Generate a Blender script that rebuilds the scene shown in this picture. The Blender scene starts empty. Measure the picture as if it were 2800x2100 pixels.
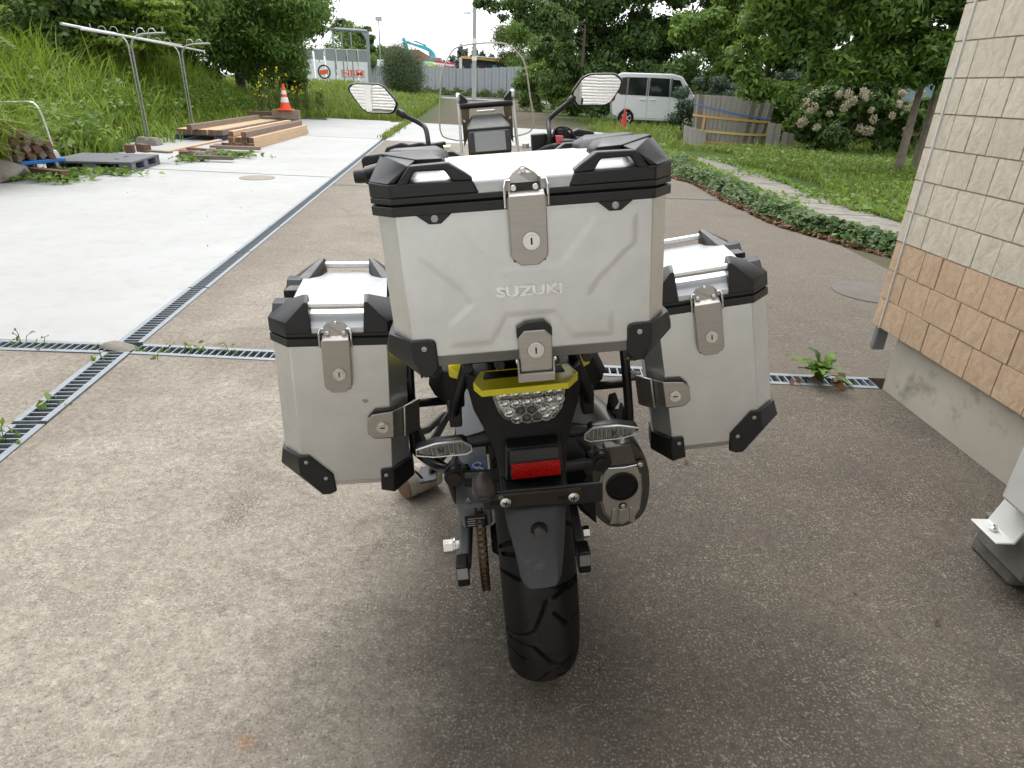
import bpy, bmesh, math, random
import numpy as np
from mathutils import Vector, Matrix, Euler
R = math.radians
SC = bpy.context.scene
COL = SC.collection

# ------------------------------------------------------------------ camera
FPX = 1740.0                      # focal length in pixels of a 2800 px wide frame
PITCH = math.atan(FPX / 3713.0)
ROLL = R(2.22)
CAMH = 1.30
cam_d = bpy.data.cameras.new('camera'); cam = bpy.data.objects.new('camera', cam_d); COL.objects.link(cam)
cam_d.sensor_width = 36.0; cam_d.lens = FPX / 2800 * 36; cam_d.clip_end = 2000; cam_d.clip_start = .02
_rt = Vector((1, 0, 0)); _fw = Vector((0, math.cos(PITCH), -math.sin(PITCH))); _up = Vector((0, math.sin(PITCH), math.cos(PITCH)))
_R = _rt * math.cos(ROLL) + _up * math.sin(ROLL); _U = _up * math.cos(ROLL) - _rt * math.sin(ROLL)
cam.matrix_world = Matrix(((_R.x, _U.x, -_fw.x, 0), (_R.y, _U.y, -_fw.y, 0), (_R.z, _U.z, -_fw.z, CAMH), (0, 0, 0, 1)))
SC.camera = cam

# ------------------------------------------------------------------ sky, sun, exposure (bright overcast)
SUN_EL, SUN_AZ = R(58), R(-14)       # azimuth from +Y towards +X
w = bpy.data.worlds.new('World'); SC.world = w; w.use_nodes = True
nt = w.node_tree; nt.nodes.clear()
sky = nt.nodes.new('ShaderNodeTexSky'); sky.sky_type = 'NISHITA'; sky.sun_disc = False
sky.sun_elevation = SUN_EL; sky.sun_rotation = SUN_AZ; sky.air_density = 1.0; sky.dust_density = 3.0; sky.ozone_density = 1.0
hsv = nt.nodes.new('ShaderNodeHueSaturation'); hsv.inputs['Saturation'].default_value = .22; hsv.inputs['Value'].default_value = 1.0
bg = nt.nodes.new('ShaderNodeBackground'); bg.inputs['Strength'].default_value = .15
out = nt.nodes.new('ShaderNodeOutputWorld')
cl_ = nt.nodes.new('ShaderNodeMix'); cl_.data_type = 'RGBA'; cl_.inputs[0].default_value = .72; cl_.inputs[7].default_value = (5.6, 5.75, 5.9, 1)   # even cloud sheet over the clear sky
nt.links.new(sky.outputs[0], hsv.inputs['Color']); nt.links.new(hsv.outputs[0], cl_.inputs[6]); nt.links.new(cl_.outputs[2], bg.inputs[0]); nt.links.new(bg.outputs[0], out.inputs[0])
sd = bpy.data.lights.new('sun', 'SUN'); sun = bpy.data.objects.new('sun', sd); COL.objects.link(sun)
sd.energy = 0.8; sd.angle = R(40); sd.color = (1.0, .975, .94)
sdir = Vector((math.sin(SUN_AZ) * math.cos(SUN_EL), math.cos(SUN_AZ) * math.cos(SUN_EL), math.sin(SUN_EL)))
sun.rotation_euler = sdir.to_track_quat('Z', 'Y').to_euler(); sun.location = (0, 0, 20)
SC.view_settings.view_transform = 'Standard'; SC.view_settings.look = 'None'
SC.view_settings.exposure = 1.12; SC.view_settings.gamma = 1.0; SC.view_settings.use_curve_mapping = False
SC.render.engine = 'CYCLES'
try:
    SC.cycles.use_denoising = True; SC.cycles.denoiser = 'OPENIMAGEDENOISE'
except Exception: pass
SC.cycles.max_bounces = 8; SC.cycles.transparent_max_bounces = 16; SC.cycles.sample_clamp_indirect = 6.0
SC.cycles.caustics_reflective = False; SC.cycles.caustics_refractive = False

# ------------------------------------------------------------------ design helper: a pixel of the 2212 px wide view at distance Y
def at(u, v, Y):
    k = 2800 / 2212
    d = _fw + _R * ((u * k - 1400) / FPX) - _U * ((v * k - 1050) / FPX)
    t = Y / d.y
    return Vector((d.x * t, Y, CAMH + d.z * t))

# ------------------------------------------------------------------ mesh helpers
class MB:
    """collects shapes; build() links them as one mesh object"""
    def __init__(s, M=None): s.v = []; s.f = []; s.M = M or Matrix.Identity(4)
    def add(s, vs, fs, M=None):
        M = s.M @ M if M is not None else s.M
        o = len(s.v); s.v += [tuple(M @ Vector(p)) for p in vs]; s.f += [tuple(i + o for i in f) for f in fs]; return s
    def box(s, x0, x1, y0, y1, z0, z1, M=None):
        vs = [(x, y, z) for z in (z0, z1) for y in (y0, y1) for x in (x0, x1)]
        return s.add(vs, [(0, 2, 3, 1), (4, 5, 7, 6), (0, 1, 5, 4), (2, 6, 7, 3), (0, 4, 6, 2), (1, 3, 7, 5)], M)
    def prism(s, poly, a, b, axis='y', M=None):
        """polygon extruded from a to b along axis; poly is (x,z) for y, (x,y) for z, (y,z) for x"""
        n = len(poly)
        def p(q, t): return (q[0], t, q[1]) if axis == 'y' else ((q[0], q[1], t) if axis == 'z' else (t, q[0], q[1]))
        vs = [p(q, a) for q in poly] + [p(q, b) for q in poly]
        ar = sum(poly[i][0] * poly[(i + 1) % n][1] - poly[(i + 1) % n][0] * poly[i][1] for i in range(n))
        fl = (ar > 0) != (b < a)
        if axis == 'y': fl = not fl
        f0 = tuple(range(n - 1, -1, -1)); f1 = tuple(range(n, 2 * n)); sd = [(i, (i + 1) % n, n + (i + 1) % n, n + i) for i in range(n)]
        fs = [f0, f1] + sd
        if not fl: fs = [tuple(reversed(f)) for f in fs]
        return s.add(vs, fs, M)
    def loft(s, rings, caps=True, closed=True, M=None):
        n = len(rings[0]); vs = [p for r in rings for p in r]; fs = []
        for k in range(len(rings) - 1):
            for i in range(n if closed else n - 1):
                j = (i + 1) % n; fs.append((k * n + i, k * n + j, (k + 1) * n + j, (k + 1) * n + i))
        if caps: fs.append(tuple(range(n - 1, -1, -1))); fs.append(tuple((len(rings) - 1) * n + i for i in range(n)))
        return s.add(vs, fs, M)
    def tube(s, pts, r, n=10, caps=True, M=None):
        pts = [Vector(p) for p in pts]; rs = r if isinstance(r, (list, tuple)) else [r] * len(pts); rings = []; prev = None
        for i, p in enumerate(pts):
            t = (pts[min(i + 1, len(pts) - 1)] - pts[max(i - 1, 0)]).normalized()
            if prev is None: a = t.orthogonal().normalized()
            else: a = (prev - t * prev.dot(t)).normalized()
            prev = a; b = t.cross(a)
            rings.append([tuple(p + (a * math.cos(q) + b * math.sin(q)) * rs[i]) for q in (2 * math.pi * k / n for k in range(n))])
        return s.loft(rings, caps, True, M)
    def lathe(s, prof, n=24, axis='z', c=(0, 0, 0), M=None, caps=True):
        rings = []
        for (r, h) in prof:
            ring = []
            for k in range(n):
                q = 2 * math.pi * k / n; a, b = r * math.cos(q), r * math.sin(q)
                p = (a, b, h) if axis == 'z' else ((b, h, a) if axis == 'y' else (h, a, b))
                ring.append((p[0] + c[0], p[1] + c[1], p[2] + c[2]))
            rings.append(ring)
        return s.loft(rings, caps, True, M)
    def hull(s, pts, M=None):
        bm = bmesh.new()
        for p in pts: bm.verts.new(p)
        bmesh.ops.convex_hull(bm, input=bm.verts)
        bmesh.ops.delete(bm, geom=[v for v in bm.verts if not v.link_faces], context='VERTS')
        bmesh.ops.dissolve_limit(bm, angle_limit=.02, verts=bm.verts, edges=bm.edges)
        bm.verts.ensure_lookup_table(); bm.verts.index_update()
        s.add([tuple(v.co) for v in bm.verts], [tuple(v.index for v in f.verts) for f in bm.faces], M); bm.free(); return s
    def build(s, name, m, parent=None, bevel=0, seg=2, smooth=None, **kw):
        me = bpy.data.meshes.new(name); me.from_pydata(s.v, [], s.f)
        bm = bmesh.new(); bm.from_mesh(me); bmesh.ops.recalc_face_normals(bm, faces=bm.faces)
        bm.to_mesh(me); bm.free()
        if m: me.materials.append(m)
        o = bpy.data.objects.new(name, me); COL.objects.link(o)
        if parent: o.parent = parent
        if bevel:
            b = o.modifiers.new('b', 'BEVEL'); b.width = bevel; b.segments = seg; b.limit_method = 'ANGLE'; b.angle_limit = R(28); b.harden_normals = False
        if smooth is not False:
            me.shade_smooth(); me.set_sharp_from_angle(angle=R(38 if smooth is None else smooth))
        tag(o, **kw); return o

def tag(o, label=None, cat=None, group=None, kind=None):
    if label: o['label'] = label
    if cat: o['category'] = cat
    if group: o['group'] = group
    if kind: o['kind'] = kind
    return o
def empty(name, loc=(0, 0, 0), rot=(0, 0, 0), parent=None, **kw):
    o = bpy.data.objects.new(name, None); COL.objects.link(o); o.location = loc; o.rotation_euler = rot; o.empty_display_size = .05
    if parent: o.parent = parent
    return tag(o, **kw)
def copy_tree(o, parent=None):
    c = o.copy(); COL.objects.link(c); c.parent = parent
    for ch in list(o.children): copy_tree(ch, c)
    return c
def link_mesh(name, me, m=None, parent=None, **kw):
    if m and not me.materials: me.materials.append(m)
    o = bpy.data.objects.new(name, me); COL.objects.link(o)
    if parent: o.parent = parent
    return tag(o, **kw)
def fast_mesh(name, V, F, nper):
    """V (n,3) array, F (m,nper) array"""
    me = bpy.data.meshes.new(name); nv, nf = len(V), len(F)
    me.vertices.add(nv); me.vertices.foreach_set('co', np.asarray(V, np.float32).ravel())
    me.loops.add(nf * nper); me.loops.foreach_set('vertex_index', np.asarray(F, np.int32).ravel())
    me.polygons.add(nf); me.polygons.foreach_set('loop_start', np.arange(nf, dtype=np.int32) * nper)
    me.polygons.foreach_set('loop_total', np.full(nf, nper, np.int32))
    me.update(calc_edges=True); return me
def bez(pts, n=6):
    """Catmull-Rom through points"""
    P = [Vector(p) for p in pts]; P = [P[0] * 2 - P[1]] + P + [P[-1] * 2 - P[-2]]; o = []
    for i in range(1, len(P) - 2):
        for k in range(n):
            t = k / n; a, b, c, d = P[i - 1], P[i], P[i + 1], P[i + 2]
            o.append(.5 * ((2 * b) + (c - a) * t + (2 * a - 5 * b + 4 * c - d) * t * t + (3 * b - a - 3 * c + d) * t ** 3))
    o.append(P[-2]); return o

# ------------------------------------------------------------------ materials
class NT:
    def __init__(s, name):
        s.m = bpy.data.materials.new(name); s.m.use_nodes = True; s.t = s.m.node_tree; s.b = s.t.nodes['Principled BSDF']; s.o = s.t.nodes['Material Output']
    def n(s, typ, **kw):
        nd = s.t.nodes.new(typ)
        for k, v in kw.items():
            if k.startswith('i_'): nd.inputs[k[2:].replace('_', ' ')].default_value = v
            else: setattr(nd, k, v)
        return nd
    def l(s, a, b): s.t.links.new(a, b)
    def co(s, kind='Object', scale=(1, 1, 1), rot=(0, 0, 0), loc=(0, 0, 0)):
        c = s.n('ShaderNodeTexCoord'); mp = s.n('ShaderNodeMapping'); mp.inputs['Scale'].default_value = scale; mp.inputs['Rotation'].default_value = rot; mp.inputs['Location'].default_value = loc
        s.l(c.outputs[kind], mp.inputs[0]); return mp.outputs[0]
    def noise(s, vec, scale, detail=4, rough=.55, dist=0):
        nd = s.n('ShaderNodeTexNoise'); nd.inputs['Scale'].default_value = scale; nd.inputs['Detail'].default_value = detail; nd.inputs['Roughness'].default_value = rough; nd.inputs['Distortion'].default_value = dist
        s.l(vec, nd.inputs['Vector']); return nd.outputs['Fac']
    def ramp(s, fac, stops, interp='LINEAR'):
        nd = s.n('ShaderNodeValToRGB'); cr = nd.color_ramp; cr.interpolation = interp
        while len(cr.elements) < len(stops): cr.elements.new(.5)
        for e, (p, c) in zip(cr.elements, stops): e.position = p; e.color = (c[0], c[1], c[2], 1) if isinstance(c, (tuple, list)) else (c, c, c, 1)
        s.l(fac, nd.inputs[0]); return nd.outputs[0]
    def mix(s, fac, a, b, mode='MIX'):
        nd = s.n('ShaderNodeMix', data_type='RGBA', blend_type=mode)
        for i, v in ((0, fac), (6, a), (7, b)):
            if isinstance(v, (int, float)): nd.inputs[i].default_value = v if i == 0 else (v, v, v, 1)
            elif isinstance(v, (tuple, list)): nd.inputs[i].default_value = (*v[:3], 1)
            else: s.l(v, nd.inputs[i])
        return nd.outputs[2]
    def math(s, op, a, b=0.0, clamp=False):
        nd = s.n('ShaderNodeMath', operation=op, use_clamp=clamp)
        for i, v in ((0, a), (1, b)):
            if isinstance(v, (int, float)): nd.inputs[i].default_value = v
            else: s.l(v, nd.inputs[i])
        return nd.outputs[0]
    def bump(s, h, strength=.3, dist=.01):
        nd = s.n('ShaderNodeBump'); nd.inputs['Strength'].default_value = strength; nd.inputs['Distance'].default_value = dist
        s.l(h, nd.inputs['Height']); s.l(nd.outputs[0], s.b.inputs['Normal']); return nd
    def set(s, **kw):
        for k, v in kw.items():
            i = s.b.inputs[k.replace('_', ' ')]
            if hasattr(v, 'is_linked') or isinstance(v, bpy.types.NodeSocket): s.l(v, i)
            elif isinstance(v, (tuple, list)): i.default_value = (*v[:3], 1)
            else: i.default_value = v
        return s

def mat(name, c, rough=.5, metal=0.0, var=.12, vs=8, bump=0.0, bs=200, bd=.002, stretch=(1, 1, 1), spec=None, dirt=None, coat=0.0):
    t = NT(name); v = t.co('Object', stretch)
    n1 = t.noise(v, vs, 5, .6)
    lo = tuple(x * (1 - var) for x in c); hi = tuple(min(1, x * (1 + var)) for x in c)
    col = t.ramp(n1, [(.3, lo), (.7, hi)])
    if dirt:
        d = t.ramp(t.noise(t.co('Object'), dirt[1], 6, .65), [(dirt[2], 0.0), (dirt[2] + .18, 1.0)]); col = t.mix(d, col, dirt[0])
    t.set(Base_Color=col, Metallic=metal)
    r2 = t.ramp(n1, [(.3, max(0, rough - .06)), (.7, min(1, rough + .06))]); t.set(Roughness=r2)
    if spec is not None: t.set(Specular_IOR_Level=spec)
    if coat: t.set(Coat_Weight=coat, Coat_Roughness=.08)
    if bump: t.bump(t.noise(v, bs, 3, .6), bump, bd)
    return t.m

def leaf_mat(name, cols, trans=.35, rough=.5, spec=.35):
    """foliage: colour varies leaf by leaf and slowly through the crown; some light passes through"""
    t = NT(name); g = t.n('ShaderNodeNewGeometry'); v = t.co('Object')
    f = t.math('ADD', t.math('MULTIPLY', g.outputs['Random Per Island'], .6), t.math('MULTIPLY', t.noise(v, .9, 3), .5))
    n = len(cols); col = t.ramp(f, [(.2 + .65 * i / (n - 1), c) for i, c in enumerate(cols)])
    t.set(Base_Color=col, Roughness=rough, Specular_IOR_Level=spec)
    tr = t.n('ShaderNodeBsdfTranslucent'); t.l(t.mix(.45, col, (.22, .30, .03)), tr.inputs[0])
    mx = t.n('ShaderNodeMixShader'); mx.inputs[0].default_value = trans
    t.l(t.b.outputs[0], mx.inputs[1]); t.l(tr.outputs[0], mx.inputs[2]); t.l(mx.outputs[0], t.o.inputs[0]); return t.m

def thin_glass(name, tint=(.95, .97, .97), refl=1.0, ior=1.45):
    t = NT(name); t.t.nodes.remove(t.b)
    tr = t.n('ShaderNodeBsdfTransparent'); tr.inputs[0].default_value = (*tint, 1)
    gl = t.n('ShaderNodeBsdfGlossy'); gl.inputs['Roughness'].default_value = .03
    fr = t.n('ShaderNodeFresnel'); fr.inputs[0].default_value = ior
    mx = t.n('ShaderNodeMixShader'); t.l(t.math('MULTIPLY', fr.outputs[0], refl), mx.inputs[0]); t.l(tr.outputs[0], mx.inputs[1]); t.l(gl.outputs[0], mx.inputs[2]); t.l(mx.outputs[0], t.o.inputs[0]); return t.m

M = {}
M['black'] = mat('black_plastic', (.008, .0086, .0102), .40, var=.2, vs=30, bump=.25, bs=900, bd=.0006, spec=.55)
M['black_rough'] = mat('black_rough_plastic', (.007, .007, .0076), .55, var=.25, vs=20, bump=.3, bs=600, bd=.0008, spec=.3, dirt=((.03, .029, .027), 14, .64))
M['black_tube'] = mat('black_paint', (.012, .012, .013), .35, var=.2, bump=.1, bs=400, bd=.0005)
M['grey_plastic'] = mat('dark_grey_plastic', (.045, .047, .052), .55, var=.2, vs=14, bump=.2, bs=500, bd=.0006, dirt=((.09, .085, .08), 9, .6))
M['steel'] = mat('brushed_steel', (.44, .415, .39), .38, .9, var=.08, vs=6, bump=.12, bs=300, bd=.0006, stretch=(1, 1, 30), dirt=((.32, .27, .22), 22, .68))
M['bright_steel'] = mat('bright_steel', (.72, .71, .70), .22, .95, var=.05)
M['dark_steel'] = mat('dark_steel', (.16, .15, .145), .42, .85, var=.15)
M['rivet'] = mat('rivet_grey', (.42, .42, .42), .45, .2, var=.08)
M['bronze'] = mat('bronze_plate', (.20, .165, .115), .4, .6, var=.1)
M['lamp_brown'] = mat('faded_brown_plastic', (.040, .031, .029), .45, var=.2)
M['rail_alu'] = mat('satin_aluminium_rail', (.84, .84, .85), .34, .8, var=.04)
def case_alu(name, c, rough):
    t = NT(name); v = t.co('Object', (2, 2, 2)); fine = t.noise(t.co('Object', (60, 60, 900)), 1.0, 3, .6)
    big = t.noise(v, 7, 4, .6)
    col = t.mix(t.ramp(big, [(.35, 0.0), (.75, 1.0)]), tuple(x * .93 for x in c), tuple(min(1, x * 1.05) for x in c))
    spots = t.ramp(t.noise(t.co('Object'), 160, 2, .5), [(.74, 0.0), (.78, 1.0)])
    col = t.mix(t.math('MULTIPLY', spots, .35), col, (.2, .19, .17))
    t.set(Base_Color=col, Metallic=.82, Roughness=t.ramp(fine, [(.3, rough - .05), (.7, rough + .07)]))
    t.bump(fine, .05, .0003); return t.m
M['alu'] = case_alu('anodised_aluminium', (.72, .735, .735), .33)
M['alu_lid'] = case_alu('lid_aluminium', (.54, .555, .57), .40)
M['alu_letter'] = case_alu('polished_letter', (.88, .88, .87), .26)
M['guard_light'] = mat('grey_chain_guard', (.13, .137, .15), .5, var=.15, vs=10, dirt=((.2, .19, .18), 9, .6))
M['yellow'] = mat('yellow_paint', (.86, .77, .025), .34, var=.05, coat=.3)
M['rubber'] = mat('tyre_rubber', (.008, .0077, .0075), .65, var=.3, vs=12, bump=.35, bs=350, bd=.0008, spec=.22, dirt=((.022, .020, .018), 10, .55))
def tread():
    t = NT('worn_tread'); c = t.co('Object'); sx = t.n('ShaderNodeSeparateXYZ'); t.l(c, sx.inputs[0]); n_ = t.noise(c, 60, 4, .7); b_ = t.noise(c, 9, 4, .6)
    wear = t.math('MULTIPLY', t.ramp(t.math('ADD', t.math('ABSOLUTE', sx.outputs[0]), t.math('MULTIPLY', t.math('SUBTRACT', b_, .5), .03)), [(.026, 1.0), (.046, 0.0)]), t.ramp(n_, [(.3, .45), (.6, 1.0)]))
    t.set(Base_Color=t.mix(wear, (.0065, .0064, .0063), (.030, .027, .0245)), Roughness=.68, Specular_IOR_Level=.25); t.bump(n_, .4, .0008); return t.m
M['tread'] = tread()
M['rust'] = mat('rusty_black_steel', (.035, .028, .024), .6, .4, var=.3, dirt=((.12, .05, .025), 40, .56))
M['muffler'] = mat('muffler_satin', (.125, .118, .108), .38, .8, var=.1, bump=.1, bs=200, bd=.0006)
M['muffler_cap'] = mat('muffler_cap_satin', (.58, .56, .52), .38, .75, var=.1, bump=.1, bs=200, bd=.0006)
M['void'] = mat('void_black', (.006, .006, .006), .9, var=.2)  # flat black: painted shade in slots and bores, also plain black parts
M['chain'] = mat('oiled_chain', (.10, .065, .03), .38, .85, var=.4, vs=60)
M['lens'] = thin_glass('clear_lens', (.95, .96, .96), 1.0, 1.45)
M['screen_glass'] = thin_glass('clear_windscreen', (.95, .955, .95), .7, 1.38)
M['screen_edge'] = mat('windscreen_edge', (.72, .69, .62), .25, var=.1)
M['mirror'] = mat('mirror_glass', (.86, .87, .87), .015, 1.0, var=0)
M['reflector_bowl'] = mat('silvered_bowl', (.92, .92, .91), .10, .95, var=.05, vs=80)
M['guard'] = mat('slate_grey_plastic', (.034, .035, .038), .55, var=.15, vs=10, bump=.15, bs=500, bd=.0006, dirt=((.16, .15, .14), 9, .6))
M['red_switch'] = mat('red_switch', (.45, .015, .03), .3)
M['lcd'] = mat('unlit_display', (.36, .38, .42), .12, var=.04, coat=.4)  # pale base colour includes the sky reflected in the display
M['white_paint'] = mat('white_paint', (.78, .78, .77), .4, var=.03)
M['white_mark'] = mat('white_mark', (.75, .75, .75), .5, var=.03)
M['blue_sticker'] = mat('blue_sticker', (.01, .12, .55), .35, var=.05)
def red_reflector():
    t = NT('red_reflector'); v = t.co('Object', (330, 330, 330)); vo = t.n('ShaderNodeTexVoronoi'); vo.inputs['Scale'].default_value = 1; t.l(v, vo.inputs['Vector'])
    t.set(Base_Color=t.ramp(vo.outputs['Distance'], [(.1, (.75, .02, .015)), (.8, (.30, .004, .004))]), Roughness=.2, Coat_Weight=.6)
    t.bump(vo.outputs['Distance'], .5, .001); return t.m
M['reflector'] = red_reflector()
# ------------------------------------------------------------------ ground materials
def old_concrete():
    t = NT('weathered_concrete'); c = t.co('Object'); sx = t.n('ShaderNodeSeparateXYZ'); t.l(c, sx.inputs[0])
    big = t.noise(c, .55, 5, .6); mid = t.noise(c, 3.2, 5, .62); sm = t.noise(c, 22, 4, .6); fine = t.noise(c, 150, 3, .7); grit = t.noise(c, 420, 2, .6)
    base = t.mix(t.ramp(mid, [(.3, 0.0), (.7, 1.0)]), (.36, .318, .258), (.53, .48, .405))
    base = t.mix(t.ramp(sm, [(.35, 0.0), (.65, 1.0)]), t.mix(.45, base, (.24, .205, .16)), base)
    # darker sheet of concrete towards the right, wandering edge, none behind the camera
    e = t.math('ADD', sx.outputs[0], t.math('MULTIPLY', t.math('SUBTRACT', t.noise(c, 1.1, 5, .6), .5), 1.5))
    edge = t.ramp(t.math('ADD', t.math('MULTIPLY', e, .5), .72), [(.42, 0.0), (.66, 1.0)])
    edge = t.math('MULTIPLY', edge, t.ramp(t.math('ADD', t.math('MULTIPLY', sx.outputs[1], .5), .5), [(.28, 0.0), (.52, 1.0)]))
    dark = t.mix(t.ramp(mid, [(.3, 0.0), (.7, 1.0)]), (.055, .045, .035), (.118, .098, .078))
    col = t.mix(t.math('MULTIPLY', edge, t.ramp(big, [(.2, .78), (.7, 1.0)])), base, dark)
    # far part browner and even
    yy = t.ramp(t.math('MULTIPLY', t.math('ADD', sx.outputs[1], t.math('MULTIPLY', big, 1.2)), .1), [(.33, 0.0), (.6, 1.0)])
    col = t.mix(t.math('MULTIPLY', yy, .65), col, t.mix(mid, (.15, .122, .095), (.25, .21, .168)))
    # stains
    st = t.ramp(t.noise(c, 1.9, 6, .7, .6), [(.56, 0.0), (.70, 1.0)]); col = t.mix(t.math('MULTIPLY', st, .5), col, (.075, .064, .054))
    col = t.mix(t.math('MULTIPLY', t.ramp(t.noise(c, 2.6, 3, .5), [(.68, 0.0), (.8, 1.0)]), .3), col, (.42, .31, .18))
    def spot(x, y, r, cc, k):
        nonlocal col
        d = t.n('ShaderNodeVectorMath', operation='DISTANCE'); t.l(c, d.inputs[0]); d.inputs[1].default_value = (x, y, 0)
        f = t.ramp(t.math('ADD', d.outputs['Value'], t.math('MULTIPLY', sm, r * .7)), [(0, 1.0), (min(1, r), .9), (min(1, r * 1.7), 0.0)]); col = t.mix(t.math('MULTIPLY', f, k), col, cc)
    spot(-.545, .905, .018, (.42, .20, .08), .6)
    md = t.ramp(t.noise(c, 8, 5, .7, .4), [(.40, 1.0), (.60, 0.0)]); col = t.mix(t.math('MULTIPLY', md, .16), col, (.11, .09, .07))
    lg = t.ramp(t.noise(c, 1.3, 4, .55, .3), [(.38, 0.0), (.62, 1.0)]); col = t.mix(t.math('MULTIPLY', lg, .30), col, (.15, .125, .098))
    # exposed aggregate: pale chips and dark pits
    patch = t.ramp(t.noise(c, 5, 4, .6), [(.32, .2), (.62, 1.0)])
    f1 = t.ramp(t.noise(c, 150, 2, .55), [(.57, 0.0), (.64, 1.0)]); f2 = t.ramp(t.noise(c, 62, 4, .7, .5), [(.60, 0.0), (.66, 1.0)])
    chip = t.math('MULTIPLY', t.math('MAXIMUM', f1, f2), patch)
    col = t.mix(t.math('MULTIPLY', chip, .8), col, t.mix(edge, (.58, .54, .47), (.40, .36, .30)))
    pit = t.ramp(fine, [(.34, 1.0), (.43, 0.0)]); col = t.mix(t.math('MULTIPLY', pit, .75), col, (.06, .05, .04))
    col = t.mix(t.math('MULTIPLY', t.ramp(grit, [(.36, 1.0), (.5, 0.0)]), .35), col, (.09, .078, .065))
    # weathering along the drains, then a strong multi-scale grain over everything
    dl = t.math('SUBTRACT', sx.outputs[0], t.math('ADD', t.math('MULTIPLY', sx.outputs[1], -.1), -1.715))
    bd1 = t.ramp(t.math('ADD', t.math('ABSOLUTE', dl), t.math('MULTIPLY', mid, .5)), [(.25, 1.0), (.75, 0.0)]); bd2 = t.ramp(t.math('ADD', t.math('ABSOLUTE', t.math('SUBTRACT', sx.outputs[1], 3.02)), t.math('MULTIPLY', mid, .5)), [(.25, 1.0), (.70, 0.0)])
    col = t.mix(t.math('MULTIPLY', t.math('MAXIMUM', bd1, bd2), .55), col, (.16, .128, .098))
    gr = t.ramp(t.noise(c, 42, 7, .82), [(.30, .42), (.44, .85), (.56, 1.08), (.72, 1.5)]); col = t.mix(1.0, col, gr, 'MULTIPLY')
    # big pale patches of bare aggregate
    bp = t.math('MULTIPLY', t.ramp(t.noise(c, 14, 4, .7), [(.60, 0.0), (.72, 1.0)]), t.ramp(fine, [(.42, 0.0), (.6, 1.0)])); col = t.mix(t.math('MULTIPLY', bp, .5), col, (.5, .46, .40))
    t.set(Base_Color=col, Roughness=t.ramp(mid, [(.3, .72), (.7, .9)]), Specular_IOR_Level=.3)
    h = t.math('ADD', t.math('MULTIPLY', chip, .6), t.math('MULTIPLY', fine, .8)); t.bump(h, .6, .004); return t.m
def new_concrete():
    t = NT('pale_new_concrete'); c = t.co('Object')
    a = t.noise(c, .7, 5, .6); b = t.noise(c, 6, 5, .65); f = t.noise(c, 150, 3, .6)
    col = t.mix(t.ramp(a, [(.3, 0.0), (.75, 1.0)]), (.375, .375, .365), (.46, .463, .455)); col = t.mix(t.math('MULTIPLY', t.ramp(b, [(.5, 0.0), (.75, 1.0)]), .45), col, (.31, .30, .28))
    wv = t.n('ShaderNodeTexWave'); wv.wave_type = 'RINGS'; wv.inputs['Scale'].default_value = .25; wv.inputs['Distortion'].default_value = 6; wv.inputs['Detail'].default_value = 3; t.l(c, wv.inputs['Vector'])
    col = t.mix(t.math('MULTIPLY', t.ramp(wv.outputs['Fac'], [(.86, 0.0), (.97, 1.0)]), .14), col, (.45, .43, .4))
    col = t.mix(t.math('MULTIPLY', t.ramp(f, [(.3, 1.0), (.42, 0.0)]), .15), col, (.4, .38, .35))
    t.set(Base_Color=col, Roughness=.78); t.bump(f, .25, .002); return t.m
def soil_grass():
    t = NT('soil_and_turf'); c = t.co('Object'); a = t.noise(c, .35, 5, .65); b = t.noise(c, 3, 5, .7); f = t.noise(c, 40, 4, .7)
    soil = t.mix(b, (.085, .066, .05), (.17, .14, .11)); turf = t.mix(f, (.03, .052, .012), (.085, .13, .028))
    sx = t.n('ShaderNodeSeparateXYZ'); t.l(c, sx.inputs[0])
    # a worn drive of bare earth runs out between the verges
    dx = t.math('ABSOLUTE', t.math('ADD', sx.outputs[0], t.math('ADD', t.math('MULTIPLY', sx.outputs[1], .075), -1.2)))
    dr = t.ramp(t.math('MULTIPLY', t.math('ADD', dx, t.math('MULTIPLY', b, 2.4)), .1), [(.32, 1.0), (.50, 0.0)])
    col = t.mix(t.math('MAXIMUM', t.math('MULTIPLY', dr, t.ramp(f, [(.25, .55), (.5, 1.0)])), t.ramp(a, [(.68, 0.0), (.75, .6)])), turf, soil)
    t.set(Base_Color=col, Roughness=.95, Specular_IOR_Level=.15); t.bump(t.math('ADD', b, f), .6, .03); return t.m
def asphalt():
    t = NT('road_asphalt'); c = t.co('Object'); f = t.noise(c, 60, 3, .7); b = t.noise(c, .8, 4, .6)
    t.set(Base_Color=t.mix(t.math('MULTIPLY', f, b), (.16, .16, .165), (.30, .30, .305)), Roughness=.85); t.bump(f, .3, .004); return t.m
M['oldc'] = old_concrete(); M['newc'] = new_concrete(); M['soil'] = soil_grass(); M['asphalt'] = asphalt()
M['galv'] = mat('galvanised_steel', (.25, .28, .305), .5, .4, var=.12, vs=25, bump=.1, bs=200, bd=.0006, dirt=((.30, .28, .25), 9, .66))
M['stone'] = mat('path_stone', (.23, .21, .18), .85, var=.25, vs=5, bump=.5, bs=60, bd=.006, dirt=((.13, .115, .09), 4, .55))
M['iron'] = mat('cast_cover', (.26, .24, .19), .7, .1, var=.15, vs=20, bump=.5, bs=90, bd=.003)

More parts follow.
